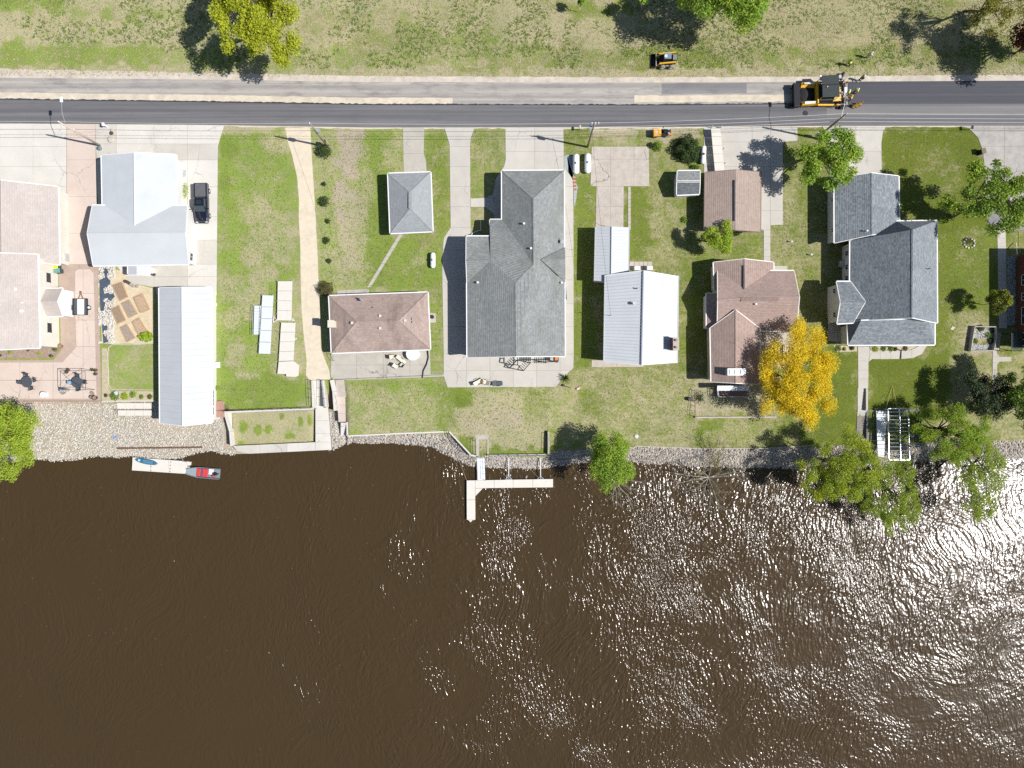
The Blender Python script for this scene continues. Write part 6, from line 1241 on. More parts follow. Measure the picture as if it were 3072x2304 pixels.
# narrow bed beside white T house
paving('garden_bed', [(543, 534), (570, 534), (572, 612), (560, 614), (545, 608)], MT('bed_soil', (.27, .20, .16)), z=.03, base=C_G)
m = MB(); c = P(567, 634, 0); m.tube([(c.x, c.y, 0), (c.x + .4, c.y - .5, .1)], .05); m.tube([(c.x + .3, c.y, 0), (c.x + .1, c.y - .8, .1)], .04); solo(m, 'snow_shovel', TRIM, 'white garden tools lying at the corner of the white T house', 'tool')
# ============================================================ PICKUP TRUCK (nose to the south)
t = local('pickup_truck', 'black pickup truck parked on the concrete beside the white T house', 'pickup truck', 612, 613, R(1), bz=.05); PB = MT('black_car_paint', (.008, .010, .022), .18, .1, 2, spec=.6, coat=.8)
def ring(y, w_, z0, z1, b_=.12): return [(-w_ + b_, y, z0), (w_ - b_, y, z0), (w_, y, z0 + b_), (w_, y, z1 - b_), (w_ - b_, y, z1), (-w_ + b_, y, z1), (-w_, y, z1 - b_), (-w_, y, z0 + b_)]
m = MB(); m.loft([ring(-2.93, .80, .42, .80), ring(-2.78, .92, .36, 1.0), ring(-2.3, .98, .34, 1.10), ring(-1.45, 1.0, .34, 1.17), ring(-.9, 1.0, .34, 1.18), ring(.75, 1.0, .34, 1.18)]); m.build('body', PB, t, smooth=False, bevel=.03)
m = MB()
for s_ in (-1, 1): m.loft([[(s_ * .80, .75, .5), (s_ * 1.0, .75, .5), (s_ * 1.0, .75, 1.2), (s_ * .80, .75, 1.24)], [(s_ * .80, 2.85, .5), (s_ * 1.0, 2.85, .5), (s_ * 1.0, 2.85, 1.2), (s_ * .80, 2.85, 1.24)]])
m.box((0, 2.83, .85), (1.9, .10, .72)); m.box((0, .82, .85), (1.7, .08, .7)); m.build('bed_side', PB, t, bevel=.03)
m = MB(); m.box((0, 1.8, 1.17), (1.58, 2.0, .05)); m.build('bed_cover', MT('bed_cover_vinyl', (.10, .10, .105), .6, .15, 3), t)
m = MB(); m.loft([ring(-1.35, .78, 1.1, 1.20, .03), ring(-.62, .74, 1.1, 1.80, .08), ring(.35, .74, 1.1, 1.82, .08), ring(.78, .78, 1.1, 1.25, .03)]); m.build('cab', PB, t, bevel=.02)
m = MB(); m.add([(-.74, -1.37, 1.19), (.74, -1.37, 1.19), (.66, -.68, 1.79), (-.66, -.68, 1.79)], [(0, 1, 2, 3)]); m.build('windscreen', MT('tinted_windscreen', (.012, .03, .035), .05, .1, 1, spec=.9), t)
m = MB(); m.add([(-.70, .80, 1.25), (-.66, .42, 1.78), (.66, .42, 1.78), (.70, .80, 1.25)], [(0, 1, 2, 3)]); m.build('rear_window', GLASS, t)
m = MB(); m.box((0, -.12, 1.835), (.78, .62, .02)); m.build('sunroof', GLASS, t)
for s_ in (-1, 1):
    m = MB(); m.add([(s_ * .80, -1.1, 1.2), (s_ * .76, -.6, 1.72), (s_ * .76, .35, 1.74), (s_ * .80, .55, 1.24)], [(0, 1, 2, 3)]); m.build('side_window', GLASS, t)
    m = MB(); m.box((s_ * 1.12, -.95, 1.18), (.22, .14, .16)); m.build('wing_mirror', PB, t, bevel=.03)
    m = MB(); m.box((s_ * .70, -2.86, .86), (.35, .12, .16)); m.build('headlight', MT('headlight_glass', (.6, .62, .64), .1, .05, 2), t, bevel=.03)
    m = MB(); m.box((s_ * .93, 2.88, .9), (.12, .05, .3)); m.build('taillight', RED, t); m = MB(); m.box((s_ * .92, 1.8, 1.25), (.07, 2.0, .02)); m.build('bed_rail', MT('chrome', (.6, .62, .65), .15, .05, 2, metal=1), t)
    for y in (-1.85, 1.85):
        m = MB(); m.cyl((s_ * .90 - .13, y, .38), .38, .26, 18, axis='X'); w_ = m.build('wheel', RUB, t); m = MB(); m.cyl((s_ * .90 + (.13 if s_ > 0 else -.15), y, .38), .22, .02, 12, axis='X'); m.build('rim', GALV, w_)
m = MB(); m.box((0, -2.96, .52), (1.75, .12, .16)); m.build('bumper', MT('chrome', (.6, .62, .65)), t, bevel=.03); m = MB(); m.box((0, -2.94, .78), (1.0, .05, .2)); m.build('grille', BLACK, t)
# ============================================================ ROAD MACHINES
# asphalt paver: hopper to the west, screed to the east; local x east, y north
t = local('asphalt_paver', 'large yellow and black asphalt paver working at the edge of the new asphalt', 'paver', 2456, 291, R(2), bz=.03)
for s_ in (-1, 1):
    m = MB(); m.box((-.4, s_ * 1.25, .45), (4.9, .42, .8)); m.build('track', RUB, t, bevel=.12)
    for k in range(6): m = MB(); m.cyl((-2.4 + k * .8, s_ * 1.25 - .23, .45), .22, .46, 12, axis='Y'); m.build('track_wheel', DARKM, t)
m = MB(); m.box((.85, 0, .95), (3.6, 2.1, .7)); m.build('chassis', YEL, t, bevel=.05)
m = MB(); m.add([(-3.3, -1.5, 1.0), (-1.2, -.95, .9), (-1.2, .95, .9), (-3.3, 1.5, 1.0), (-3.3, -1.0, .65), (-1.2, -.6, .6), (-1.2, .6, .6), (-3.3, 1.0, .65)], [(0, 1, 2, 3), (4, 7, 6, 5), (0, 4, 5, 1), (3, 2, 6, 7), (0, 3, 7, 4), (1, 5, 6, 2)]); m.build('hopper_floor', TAR, t)
for s_ in (-1, 1):
    m = MB(); m.loft([[(-3.1, s_ * 1.05, 1.0), (-3.1, s_ * 1.55, 1.5), (-3.1, s_ * 1.65, 1.45), (-3.1, s_ * 1.65, .8)], [(-1.1, s_ * .90, 1.1), (-1.1, s_ * 1.55, 1.75), (-1.1, s_ * 1.65, 1.7), (-1.1, s_ * 1.65, .9)]]); m.build('hopper_wing', YEL, t, bevel=.03)
    m = MB(); m.box((-2.0, s_ * 1.42, 1.68), (1.6, .32, .03), rot=Matrix.Rotation(s_ * -.5, 3, 'X')); m.build('wing_panel', MT('pale_panel', (.62, .62, .66), .4, .05, 3), t)
m = MB(); m.box((-3.75, 0, .85), (.95, 3.5, .75)); m.build('push_roller', BLACK, t, bevel=.08); m = MB(); m.box((-4.25, -1.35, .5), (.7, .5, .45)); m.build('bumper_arm', BLACK, t); m = MB(); m.box((-4.25, 1.3, .8), (.6, .4, .3)); m.build('bumper_arm', BLACK, t)
m = MB(); m.lathe((-2.4, 0, .95), [(1.15, 0), (.9, .2), (.3, .42), (.02, .45)], 12); m.build('asphalt_load', TAR, t)
m = MB(); m.box((-.95, 0, 1.45), (.16, 3.3, 1.0)); m.build('bulkhead', YEL, t)
m = MB(); m.box((.45, .35, 3.0), (2.5, 3.2, .10)); m.build('canopy', MT('charcoal_canopy', (.022, .030, .030), .6, .15, 2), t, bevel=.03)
for x in (-.7, 1.6):
    for y in (-1.1, 1.8): m = MB(); m.tube([(x, y, 1.2), (x, y, 3.0)], .045, 6); m.build('canopy_post', YEL, t)
m = MB(); m.box((.45, .55, 3.1), (2.4, .12, .08)); m.build('canopy_rib', BLACK, t); m = MB(); m.cyl((-.1, .2, 3.05), .09, .18, 8); m.build('beacon', GALV, t)
m = MB(); m.box((.0, 2.0, 2.0), (1.3, .75, .12)); m.build('side_table', TRIM, t); m = MB(); m.box((.3, 0, 1.5), (2.4, 2.4, .5)); m.build('engine_deck', DARKM, t)
for y in (-.8, .8): m = MB(); m.box((1.1, y, 1.95), (.45, .45, .12)); m.box((1.35, y, 2.2), (.10, .45, .5)); m.build('operator_seat', BLACK, t, bevel=.04)
m = MB(); m.box((2.0, -.3, 1.5), (1.2, 2.0, .25)); m.build('rear_platform', MT('worn_yellow', (.60, .40, .12), .6, .25, 3), t); m = MB(); m.box((1.5, 1.6, 1.4), (.9, .8, .6)); m.build('generator', MT('pale_blue_box', (.45, .55, .66), .5, .1, 3), t, bevel=.03)
for s_ in (-1, 1):
    m = MB(); box_between(m, (-.6, s_ * 1.55, .9), (3.0, s_ * 1.55, .55), .2, .28); m.build('tow_arm', YEL, t)
m = MB(); m.box((3.25, 0, .45), (.75, 4.1, .5)); m.build('screed', BLACK, t, bevel=.04); m = MB(); m.box((3.5, 0, .8), (.35, 4.0, .06)); m.build('screed_step', DARKM, t)
rs_ = random.Random(4)
for k in range(16):
    x, y = rs_.uniform(2.2, 3.6), rs_.uniform(-1.9, 2.6); m = MB(); m.box((x, y, rs_.uniform(.9, 1.7)), (rs_.uniform(.15, .5), rs_.uniform(.15, .5), rs_.uniform(.2, .5)), rs_.random()); m.build('control_box', [BLACK, DARKM, GALV, MT('tan_hose', (.42, .25, .15), .7, .2, 4)][k % 4], t)
for k in range(9):
    y = -1.8 + k * .48; m = MB(); m.tube([(2.1, y * .6, 1.3), (2.8, y * .9, 1.7 + .2 * (k % 2)), (3.4, y, .9)], .045, 5); m.build('hydraulic_hose', RUB, t)
for s_ in (-1, 1): m = MB(); m.tube([(2.4, s_ * 1.9, .7), (2.4, s_ * 1.9, 1.9), (3.4, s_ * 2.0, 1.9), (3.4, s_ * 2.0, .7)], .035, 6); m.build('handrail', GALV, t)
m = MB(); m.box((2.6, 2.45, 1.2), (.9, .6, .9)); m.cyl((3.0, 2.7, 1.5), .22, .3, 12); m.build('side_shift_unit', BLACK, t, bevel=.04)
# skid loader, bucket to the west
t = local('skid_loader', 'yellow and black skid loader with lowered bucket on the grass verge', 'skid loader', 1996, 187, R(0), bz=0.0)
m = MB(); m.box((.15, 0, .75), (2.5, 1.0, .75)); m.build('chassis', BLACK, t, bevel=.05)
for s_ in (-1, 1):
    m = MB(); m.loft([[(-1.15, s_ * .62, 1.0), (-1.15, s_ * .80, 1.0), (-1.15, s_ * .80, 1.25), (-1.15, s_ * .62, 1.25)], [(1.25, s_ * .62, 1.5), (1.25, s_ * .80, 1.5), (1.25, s_ * .80, 1.8), (1.25, s_ * .62, 1.8)]]); m.build('lift_arm', YEL, t, bevel=.03)
    m = MB(); m.tube([(-.9, s_ * .7, 1.0), (-1.5, s_ * .7, .5)], .07, 6); m.build('arm_link', MT('worn_yellow', (.6, .4, .12)), t)
    for x in (-.55, .75): m = MB(); m.cyl((x, s_ * .95 - .19, .42), .42, .38, 18, axis='Y'); w_ = m.build('wheel', MT('dusty_rubber', (.19, .18, .165), .9, .2, 5), t); m = MB(); m.cyl((x, s_ * .95 + (.19 if s_ > 0 else -.21), .42), .2, .02, 12, axis='Y'); m.build('rim', TRIM, w_)
m = MB(); m.loft([[(-.75, -.48, 1.0), (-.75, .48, 1.0), (-.6, .42, 1.95), (-.6, -.42, 1.95)], [(.55, -.48, 1.0), (.55, .48, 1.0), (.45, .44, 2.05), (.45, -.44, 2.05)]]); m.build('cab', BLACK, t, bevel=.04)
m = MB(); m.box((-.05, 0, 2.06), (1.0, .82, .04)); m.build('cab_roof', MT('steel_blue_roof', (.16, .20, .27), .4, .1, 3), t); m = MB(); m.box((-.35, 0, 2.09), (.42, .40, .02)); m.build('roof_window', MT('pale_glass', (.42, .58, .60), .1, .05, 2), t)
m = MB(); m.box((1.05, 0, 1.4), (.7, 1.0, .6)); m.build('engine_cover', DARKM, t, bevel=.04)
for k in range(4): m = MB(); m.box((.85 + k * .14, 0, 1.71), (.07, .8, .03)); m.build('grille_slat', GALV, t)
m = MB(); m.loft([[(-2.3, -.95, .05), (-1.6, -.95, .05), (-1.45, -.95, .75), (-1.6, -.95, .75), (-1.72, -.95, .15), (-2.3, -.95, .10)], [(-2.3, .95, .05), (-1.6, .95, .05), (-1.45, .95, .75), (-1.6, .95, .75), (-1.72, .95, .15), (-2.3, .95, .10)]]); m.box((-1.9, -.95, .35), (.7, .04, .6)); m.box((-1.9, .95, .35), (.7, .04, .6)); m.build('bucket', BLACK, t)
m = MB(); m.box((-1.55, 0, .82), (.07, 1.9, .10)); m.build('bucket_edge', MT('worn_edge', (.52, .42, .34), .6, .2, 3), t)
# small roller
t = local('road_roller', 'small orange ride-on roller parked on the verge above the dark bush', 'roller', 1982, 404, R(2), bz=0.0)
for x in (-.95, .95): m = MB(); m.cyl((x, -.5, .36), .36, 1.0, 20, axis='Y'); m.build('drum', GALV if x > 0 else DARKM, t)
m = MB(); m.box((-.72, 0, .85), (1.15, 1.05, .65)); m.build('hood', MT('roller_orange', (.78, .36, .04), .45, .1, 3, coat=.3), t, bevel=.08); m = MB(); m.box((-.8, -.05, 1.19), (.5, .35, .02)); m.build('hood_decal', MT('lilac_decal', (.5, .42, .45), .5, .05, 3), t)
m = MB(); m.box((.65, 0, .7), (1.4, .95, .3)); m.build('frame', BLACK, t); m = MB(); m.box((.55, .1, 1.0), (.45, .5, .12)); m.box((.32, .1, 1.25), (.08, .5, .45)); m.build('seat', BLACK, t, bevel=.04)
m = MB(); m.lathe((1.05, .1, 1.2), [(.16, 0), (.19, .02), (.16, .04)], 14); m.build('steering_wheel', DARKM, t); m = MB(); m.tube([(.05, -.5, .8), (.05, -.5, 2.0), (.05, .5, 2.0), (.05, .5, .8)], .035, 6); m.build('roll_bar', DARKM, t)
m = MB(); m.box((1.0, .1, .95), (.3, .8, .3)); m.build('console', GALV, t); m = MB(); m.box((1.25, -.3, .8), (.5, .3, .2)); m.build('water_tank', ORG, t)
# ============================================================ PEOPLE
SKIN = MT('skin', (.42, .25, .17), .6, .08, 5); HIVIS = MT('hi_vis_yellow', (.62, .70, .04), .6, .08, 5); HIO = MT('hi_vis_orange', (.75, .30, .03), .6, .08, 5); JEAN = MT('dark_jeans', (.035, .045, .075), .85, .2, 5); BOOT = MT('brown_boots', (.07, .05, .035), .8, .2, 5); SHIRTW = MT('pale_shirt', (.62, .60, .50), .8, .08, 5)
def person(px, py, face, label, vest=HIVIS, trousers=JEAN, hat=TRIM, hold=None, lean=.0, stride=.12, skinm=SKIN, arms=(.5, .5)):
    """face: heading in degrees clockwise from north; lean: forward bend of the trunk in radians"""
    t = local('person', label, 'person', px, py, -R(face), bz=.03 if py > 240 else 0.0)
    L = Vector; hip = L((0, 0, .92)); d = L((0, math.sin(lean), math.cos(lean))); chest = hip + d * .40; neck = hip + d * .58; head = neck + L((0, math.sin(lean * .7), math.cos(lean * .7))) * .20
    J = {'hip': (hip, .13), 'waist': (hip + d * .16, .125), 'chest': (chest, .155), 'neck': (neck, .06), 'head': (head, .098), 'crown': (head + (head - neck).normalized() * .09, .07)}
    E = [('hip', 'waist'), ('waist', 'chest'), ('chest', 'neck'), ('neck', 'head'), ('head', 'crown')]
    for s_, k in ((-1, 'l'), (1, 'r')):
        st = stride * s_; J['h' + k] = (hip + L((s_ * .10, 0, -.06)), .095); J['k' + k] = (L((s_ * .11, st * .6 + .03, .48)), .062); J['a' + k] = (L((s_ * .12, st, .09)), .042); J['t' + k] = (L((s_ * .13, st + .17, .045)), .038)
        E += [('hip', 'h' + k), ('h' + k, 'k' + k), ('k' + k, 'a' + k), ('a' + k, 't' + k)]
        sh = chest + d * .11 + L((s_ * .19, 0, 0)); ar = arms[0 if s_ < 0 else 1]; el = sh + L((s_ * .06, ar * .20, -.27)); wr = el + L((-s_ * .04, .08 + ar * .26, -.24 + ar * .22)); J['s' + k] = (sh, .062); J['e' + k] = (el, .045); J['w' + k] = (wr, .032); J['p' + k] = (wr + (wr - el).normalized() * .09, .036)
        E += [('chest', 's' + k), ('s' + k, 'e' + k), ('e' + k, 'w' + k), ('w' + k, 'p' + k)]
        for f in range(5):
            base_ = J['p' + k][0]; fd_ = (wr - el).normalized(); sd = L((1, 0, 0)) * (f - 2) * .016; ln = [.035, .05, .055, .05, .04][f]
            if f == 0: sd = L((-s_ * .035, .01, 0)); 
            J['f%d%s' % (f, k)] = (base_ + sd + fd_ * ln, .0085); E.append(('p' + k, 'f%d%s' % (f, k)))
    names = list(J); me = bpy.data.meshes.new('body'); me.from_pydata([tuple(J[n_][0]) for n_ in names], [(names.index(a), names.index(b_)) for a, b_ in E], [])
    me.materials.append(skinm); o = bpy.data.objects.new('body', me); COL.objects.link(o); o.parent = t; BASE[o.name] = Vector((0, 0, 0))
    o.modifiers.new('skin', 'SKIN')
    sv = me.skin_vertices[0].data if len(me.skin_vertices) else None
    if sv:
        for i, n_ in enumerate(names): r = J[n_][1]; sv[i].radius = (r, r * (.8 if n_ in ('chest', 'waist', 'hip') else 1))
        sv[names.index('hip')].use_root = True
    sm = o.modifiers.new('sub', 'SUBSURF'); sm.levels = 1; sm.render_levels = 1
    # clothes
    def loft_clothes(nm, secs, mat):
        m = MB(); rg = []
        for c, a, b_ in secs: rg.append([tuple(c + L((math.cos(q * math.pi / 6) * a, math.sin(q * math.pi / 6) * b_, 0))) for q in range(12)])
        m.loft(rg); return m.build(nm, mat, t, smooth=True)
    loft_clothes('vest', [(hip + L((0, 0, -.04)), .19, .155), (hip + d * .18, .18, .15), (chest, .235, .165), (chest + d * .13, .215, .13), (neck - d * .02, .09, .08)], vest)
    for s_, k in ((-1, 'l'), (1, 'r')):
        m = MB(); m.tube([J['h' + k][0] + L((0, 0, .03)), J['k' + k][0], J['a' + k][0] + L((0, 0, .03))], .112, 10, .066); m.build('trouser_leg', trousers, t, smooth=True)
        m = MB(); m.tube([J['s' + k][0], J['s' + k][0].lerp(J['e' + k][0], .9)], .075, 9, .058); m.build('sleeve', vest, t, smooth=True)
        m = MB(); m.tube([J['a' + k][0], J['a' + k][0] + L((0, .03, -.04)), J['t' + k][0] + L((0, .03, 0))], .058, 8, .05); m.build('boot', BOOT, t, smooth=True)
    hm = MB(); hm.lathe(tuple(head + L((0, 0, .02))), [(.150, 0), (.128, .02), (.122, .07), (.09, .125), (.02, .15)], 14); hm.box(tuple(head + L((0, .14, .02))), (.18, .10, .015)); hm.build('hard_hat' if hat is TRIM or hat is HIO else 'cap', hat, t, smooth=True)
    m = MB(); m.box(tuple(head + L((0, .098, -.03))), (.03, .03, .04)); m.build('nose', skinm, t)
    for s_ in (-1, 1): m = MB(); m.lathe(tuple(head + L((s_ * .035, .09, 0))), [(.004, -.008), (.011, 0), (.004, .008)], 6); m.build('eye', BLACK, t)
    m = MB(); m.box(tuple(head + L((0, .092, -.065))), (.05, .012, .010)); m.build('mouth', MT('lips', (.30, .12, .10), .6, .05, 5), t)
    for s_ in (-1, 1): m = MB(); m.box(tuple(head + L((s_ * .10, 0, -.01))), (.02, .04, .06)); m.build('ear', skinm, t)
    hb = MB(); hb.lathe(tuple(head + L((0, -.02, -.06))), [(.06, 0), (.103, .04), (.108, .09)], 12); hb.build('hair', MT('dark_hair', (.05, .035, .025), .8, .2, 6), t, smooth=True)
    return J
def tool(label, a, b_, name='rake', cat='rake', head=True, mat=None):
    A, B = Vector(a), Vector(b_); t = thing(name, label, cat, tuple(B)); m = MB(); m.tube([A, B], .018, 5); m.build('handle', mat or MT('tool_wood', (.45, .32, .18), .7, .1, 3), t)
    if head: m = MB(); d = (B - A); d.z = 0; a_ = math.atan2(d.y, d.x); m.box((B.x, B.y, B.z + .03), (.05, .7, .08), a_); m.build('tool_head', GALV, t)
person(2600, 173, 235, 'worker in pale clothes standing alone on the verge, furthest from the paver', vest=SHIRTW, trousers=MT('khaki', (.36, .34, .22), .85, .1, 5), hat=SHIRTW, arms=(.3, .6))
person(2544, 196, 260, 'worker in a yellow vest bending on the verge behind the paver', lean=.55, arms=(.7, .7), hat=BLACK)
person(2578, 242, 235, 'worker in a striped dark and yellow vest striding on the gravel shoulder', vest=MT('dark_olive_vest', (.16, .19, .03), .7, .4, 9), stride=.26, arms=(.6, .2))
person(2562, 280, 250, 'worker in a yellow vest and white hard hat on the fresh asphalt', lean=.2, stride=.2)
person(2539, 285, 270, 'worker in a lime vest right behind the paver screed', lean=.35, arms=(.9, .9))
person(2545, 301, 270, 'worker in an orange-yellow vest at the south end of the screed', vest=MT('amber_vest', (.70, .50, .08), .6, .1, 5), lean=.3, arms=(.8, .8), hat=HIO)
g1 = P(2592, 228, .5); tool('long handled rake held by the worker on the gravel shoulder', (g1.x + .2, g1.y + .1, 1.6), (g1.x - .9, g1.y - .6, .1))
for i, (x, y) in enumerate(((2557, 321), (2567, 318), (2577, 314))):
    t = local('traffic_cone', ['western', 'middle', 'eastern'][i] + ' of the three tall orange cones beside the paver screed', 'traffic cone', x, y, bz=.07, group='tall cones beside the paver')
    m = MB(); m.box((0, 0, .03), (.50, .50, .06)); m.build('base', RUB, t, bevel=.02); m = MB(); m.lathe((0, 0, .06), [(.21, 0), (.17, .35)], 14); m.build('cone', MT('amber_orange', (.80, .40, .03), .5, .08, 4), t, smooth=True); m = MB(); m.lathe((0, 0, .41), [(.17, 0), (.13, .35)], 14); m.build('reflective_band', MT('amber_band', (.80, .58, .10), .4, .05, 3), t, smooth=True); m = MB(); m.lathe((0, 0, .76), [(.13, 0), (.03, .6), (.01, .62)], 14); m.build('cone_tip', MT('amber_orange', (.80, .40, .03)), t, smooth=True)
m = MB(); c = P(2416, 340, .07); m.cyl((c.x, c.y, .066), .42, .006, 24); m.build('tar_spot', BLK, None, kind='structure')
# ============================================================ MAILBOXES, BINS, SMALL YARD THINGS
for i, (x, y, lb) in enumerate(((1738, 390, 'pale mailbox on a post by the road beside the big driveway'), (2902, 390, 'dark mailbox at the mouth of the old grey driveway'))):
    t = local('mailbox', lb, 'mailbox', x, y, bz=0); m = MB(); m.tube([(0, 0, 0), (0, 0, 1.1)], .05, 6); m.build('post', WOODP, t); m = MB(); m.box((0, 0, 1.2), (.26, .55, .28)); m.build('box', [C_Y, MT('dark_mailbox', (.08, .08, .09), .6, .1, 3)][i], t, bevel=.06)
m = MB(); c = P(322, 381, 0); m.box((c.x, c.y, .5), (.2, .2, 1.0)); m.box((c.x, c.y, 1.1), (.3, .5, .3)); solo(m, 'mailbox', TRIM, 'white mailbox at the road edge near the leaning utility pole', 'mailbox', bevel=.04)
t = local('stacked_tyres', 'pale planter and dark rings under the white mailbox', 'planter', 336, 400, bz=0.05)
for i, (dx, dy, r, mm) in enumerate(((0, 0, .28, DKP), (.1, .45, .26, C_Y), (-.05, -.9, .5, C_Y))): m = MB(); m.lathe((dx, dy, 0), [(r * .7, 0), (r, .08), (r, .2), (r * .7, .25)], 14); m.build('ring' if i < 2 else 'stone_tub', mm, t)
m = MB(); c = P(301, 446, 0); m.lathe((c.x, c.y, .05), [(.3, 0), (.34, .3), (.15, .4)], 12); solo(m, 'ground_dome', MT('slate_cap', (.12, .17, .18), .5, .1, 3), 'dark dome at the foot of the leaning utility pole', 'cap')
for x, y, lb in ((2371, 726, 'northern of the two white vent pipes in the narrow lawn west of the slate house'), (2430, 765, 'southern of the two white vent pipes in the narrow lawn, beside the slate house shade')): m = MB(); c = P(x, y, 0); m.cyl((c.x, c.y, 0), .06, .55, 10); m.lathe((c.x, c.y, .5), [(.12, 0), (.14, .06), (.03, .14)], 12); solo(m, 'lawn_vent', TRIM, lb, 'vent', 'white vent pipes in the narrow lawn')
t = thing('window_frame', 'thin white window frame lying in the shade of the slate house garage', 'frame', P(2468, 618, .04)); q = [P(2471, 604, .05), P(2483, 612, .05), P(2469, 633, .05), P(2457, 624, .05)]
for k in range(4): m = MB(); box_between(m, q[k], q[(k + 1) % 4], .05, .05); m.build('frame_bar', GALV, t)
m = MB(); box_between(m, (q[0] + q[3]) / 2, (q[1] + q[2]) / 2, .05, .05); m.build('frame_bar', GALV, t)
# lidded cart by the grey driveway
t = local('wheelie_bin', 'dark wheeled bin at the lawn corner of the old grey driveway', 'bin', 2938, 459, R(12), bz=0); m = MB(); m.box((0, 0, .5), (.6, .7, .95)); m.build('bin_body', BLACK, t, bevel=.04); m = MB(); m.box((0, 0, 1.0), (.66, .78, .08)); m.build('lid', MT('brown_lid', (.12, .10, .06), .6, .1, 3), t, bevel=.03); m = MB(); m.cyl((-.3, -.35, .1), .1, .7, 10, axis='Y'); m.build('wheel', RUB, t)
# ring planter in the east lawn
t = thing('stone_planter', 'ring of white stones with a small shrub in the east lawn', 'planter', G(2907, 730))
for k in range(11):
    a = k / 11 * 6.28; c = G(2907, 730) + Vector((math.cos(a) * .8, math.sin(a) * .7, .08)); m = MB(); m.lathe(tuple(c), [(.05, -.1), (.17, -.02), (.15, .08), (.04, .13)], 7); m.build('stone', ST[3 if k % 3 else 2], t)
rs2 = np.random.RandomState(3); leaves('shrub', rs2.normal(size=(260, 3)) * np.array([.32, .25, .2]) + np.array(G(2903, 724)) + np.array([0, 0, .35]), None, .07, LF['brown'], t, rs2)
# big house patio: pergola, grill, loungers
t = thing('pergola', 'black slatted pergola frame in front of the big grey house', 'pergola', P(1590, 1085, .06))
def bar(a, b_, w_=.12, nm='beam', h_=.12): m = MB(); box_between(m, a, b_, w_, h_); m.build(nm, BLACK, t)
zt = 2.5
bar(P(1598, 1086, zt), P(1674, 1085, zt)); 
for k in range(7): x = 1604.5 + k * 5.2; bar(P(x, 1068, zt + .12), P(x, 1090, zt + .12), .10, 'slat')
bar(P(1541, 1069, zt), P(1571, 1070, zt)); bar(P(1543, 1068, zt), P(1539, 1094, zt)); bar(P(1540, 1082, zt), P(1553, 1082, zt)); bar(P(1539, 1094, zt), P(1554, 1095, zt)); bar(P(1553, 1069, zt), P(1553, 1094, zt)); bar(P(1553, 1095, zt), P(1570, 1112, zt)); bar(P(1570, 1112, zt), P(1592, 1087, zt)); bar(P(1553, 1108, zt), P(1570, 1112, zt)); bar(P(1553, 1108, zt), P(1560, 1096, zt))
for k in range(6): x, y = 1557 + k * 4.4, 1100 - k * 4.6; bar(P(x, y, zt + .12), P(x + 10, y + 9, zt + .12), .09, 'slat')
for x, y in ((1540, 1094), (1570, 1111), (1592, 1087), (1640, 1086), (1674, 1085)): c = P(x, y, zt); m = MB(); m.box((c.x, c.y, zt / 2), (.12, .12, zt)); m.build('post', BLACK, t)
t = local('gas_grill', 'dark gas grill with orange lid at the east end of the pergola', 'grill', 1664, 1078, bz=.06); m = MB(); m.box((0, 0, .5), (1.1, .55, .9)); m.build('cabinet', DARKM, t, bevel=.03); m = MB(); m.box((.15, .05, 1.05), (.45, .45, .2)); m.build('lid', ORG, t, bevel=.06); m = MB(); m.box((-.5, 0, .98), (.45, .5, .04)); m.build('side_shelf', GALV, t)
def lounger(px, py, rz, label, mat, z_=.06): 
    t = local('lounger', label, 'lounge chair', px, py, rz, bz=z_, group='lounge chairs on the big patio'); m = MB(); m.box((0, -.25, .36), (.62, 1.0, .10)); m.build('seat', mat, t, bevel=.04); m = MB(); m.box((0, .5, .62), (.62, .75, .10), rot=Matrix.Rotation(.7, 3, 'X')); m.build('backrest', mat, t, bevel=.04)
    for s_ in (-1, 1): m = MB(); m.tube([(s_ * .3, -.7, 0), (s_ * .3, -.7, .32), (s_ * .3, .3, .32), (s_ * .3, .5, 0)], .022, 6); m.build('frame', BLACK, t); m = MB(); m.box((s_ * .35, -.1, .58), (.07, .6, .04)); m.build('armrest', BLACK, t)
lounger(1436, 1146, R(120), 'western cream lounge chair at the edge of the big patio', CUSH); lounger(1455, 1146, R(-110), 'second cream lounge chair at the edge of the big patio', CUSH); lounger(1493, 1151, R(95), 'charcoal lounge chair set apart on the big patio', CHARC)
m = MB(); c = P(1446, 1144, .06); m.cyl((c.x, c.y, .06), .25, .45, 14); solo(m, 'side_table', MT('brown_wicker', (.16, .11, .07), .8, .2, 5), 'little brown table between the two cream lounge chairs', 'table')
m = MB(); m.prism([tuple(P(x, y)[:2]) for x, y in ((1688, 1156), (1711, 1162), (1711, 1163.2), (1688, 1157.2))], 0, .7); solo(m, 'edge_board', BLACK, 'dark upright edging at the south-east corner of the big patio', 'edging')
m = MB(); c = P(1691, 1156, 0); m.cyl((c.x, c.y, 0), .18, .3, 12); solo(m, 'plant_pot', DKP, 'dark pot below the spiky plant on the patio corner', 'pot')
m = MB(); c = G(1734, 1166); m.box((c.x, c.y, .12), (.5, .3, .2), .4); solo(m, 'pink_cushion', MT('pink_cloth', (.68, .45, .45), .8, .1, 5), 'pale pink bundle on the lawn east of the big patio', 'cushion', bevel=.06)
m = MB(); c = P(1720.5, 541, 0)
t = thing('brick_edging', 'short line of rusty paving bricks beside the twin propane tanks', 'bricks', P(1723, 550, .05))
for k in range(8): c = P(1722 + k * .5, 532 + k * 5.2, .05); m = MB(); m.box((c.x, c.y, .06), (.42, .2, .1), .1 * (k % 2)); m.build('brick', RBRICK if k % 2 else MT('buff_brick', (.45, .30, .20), .85, .15, 4), t)
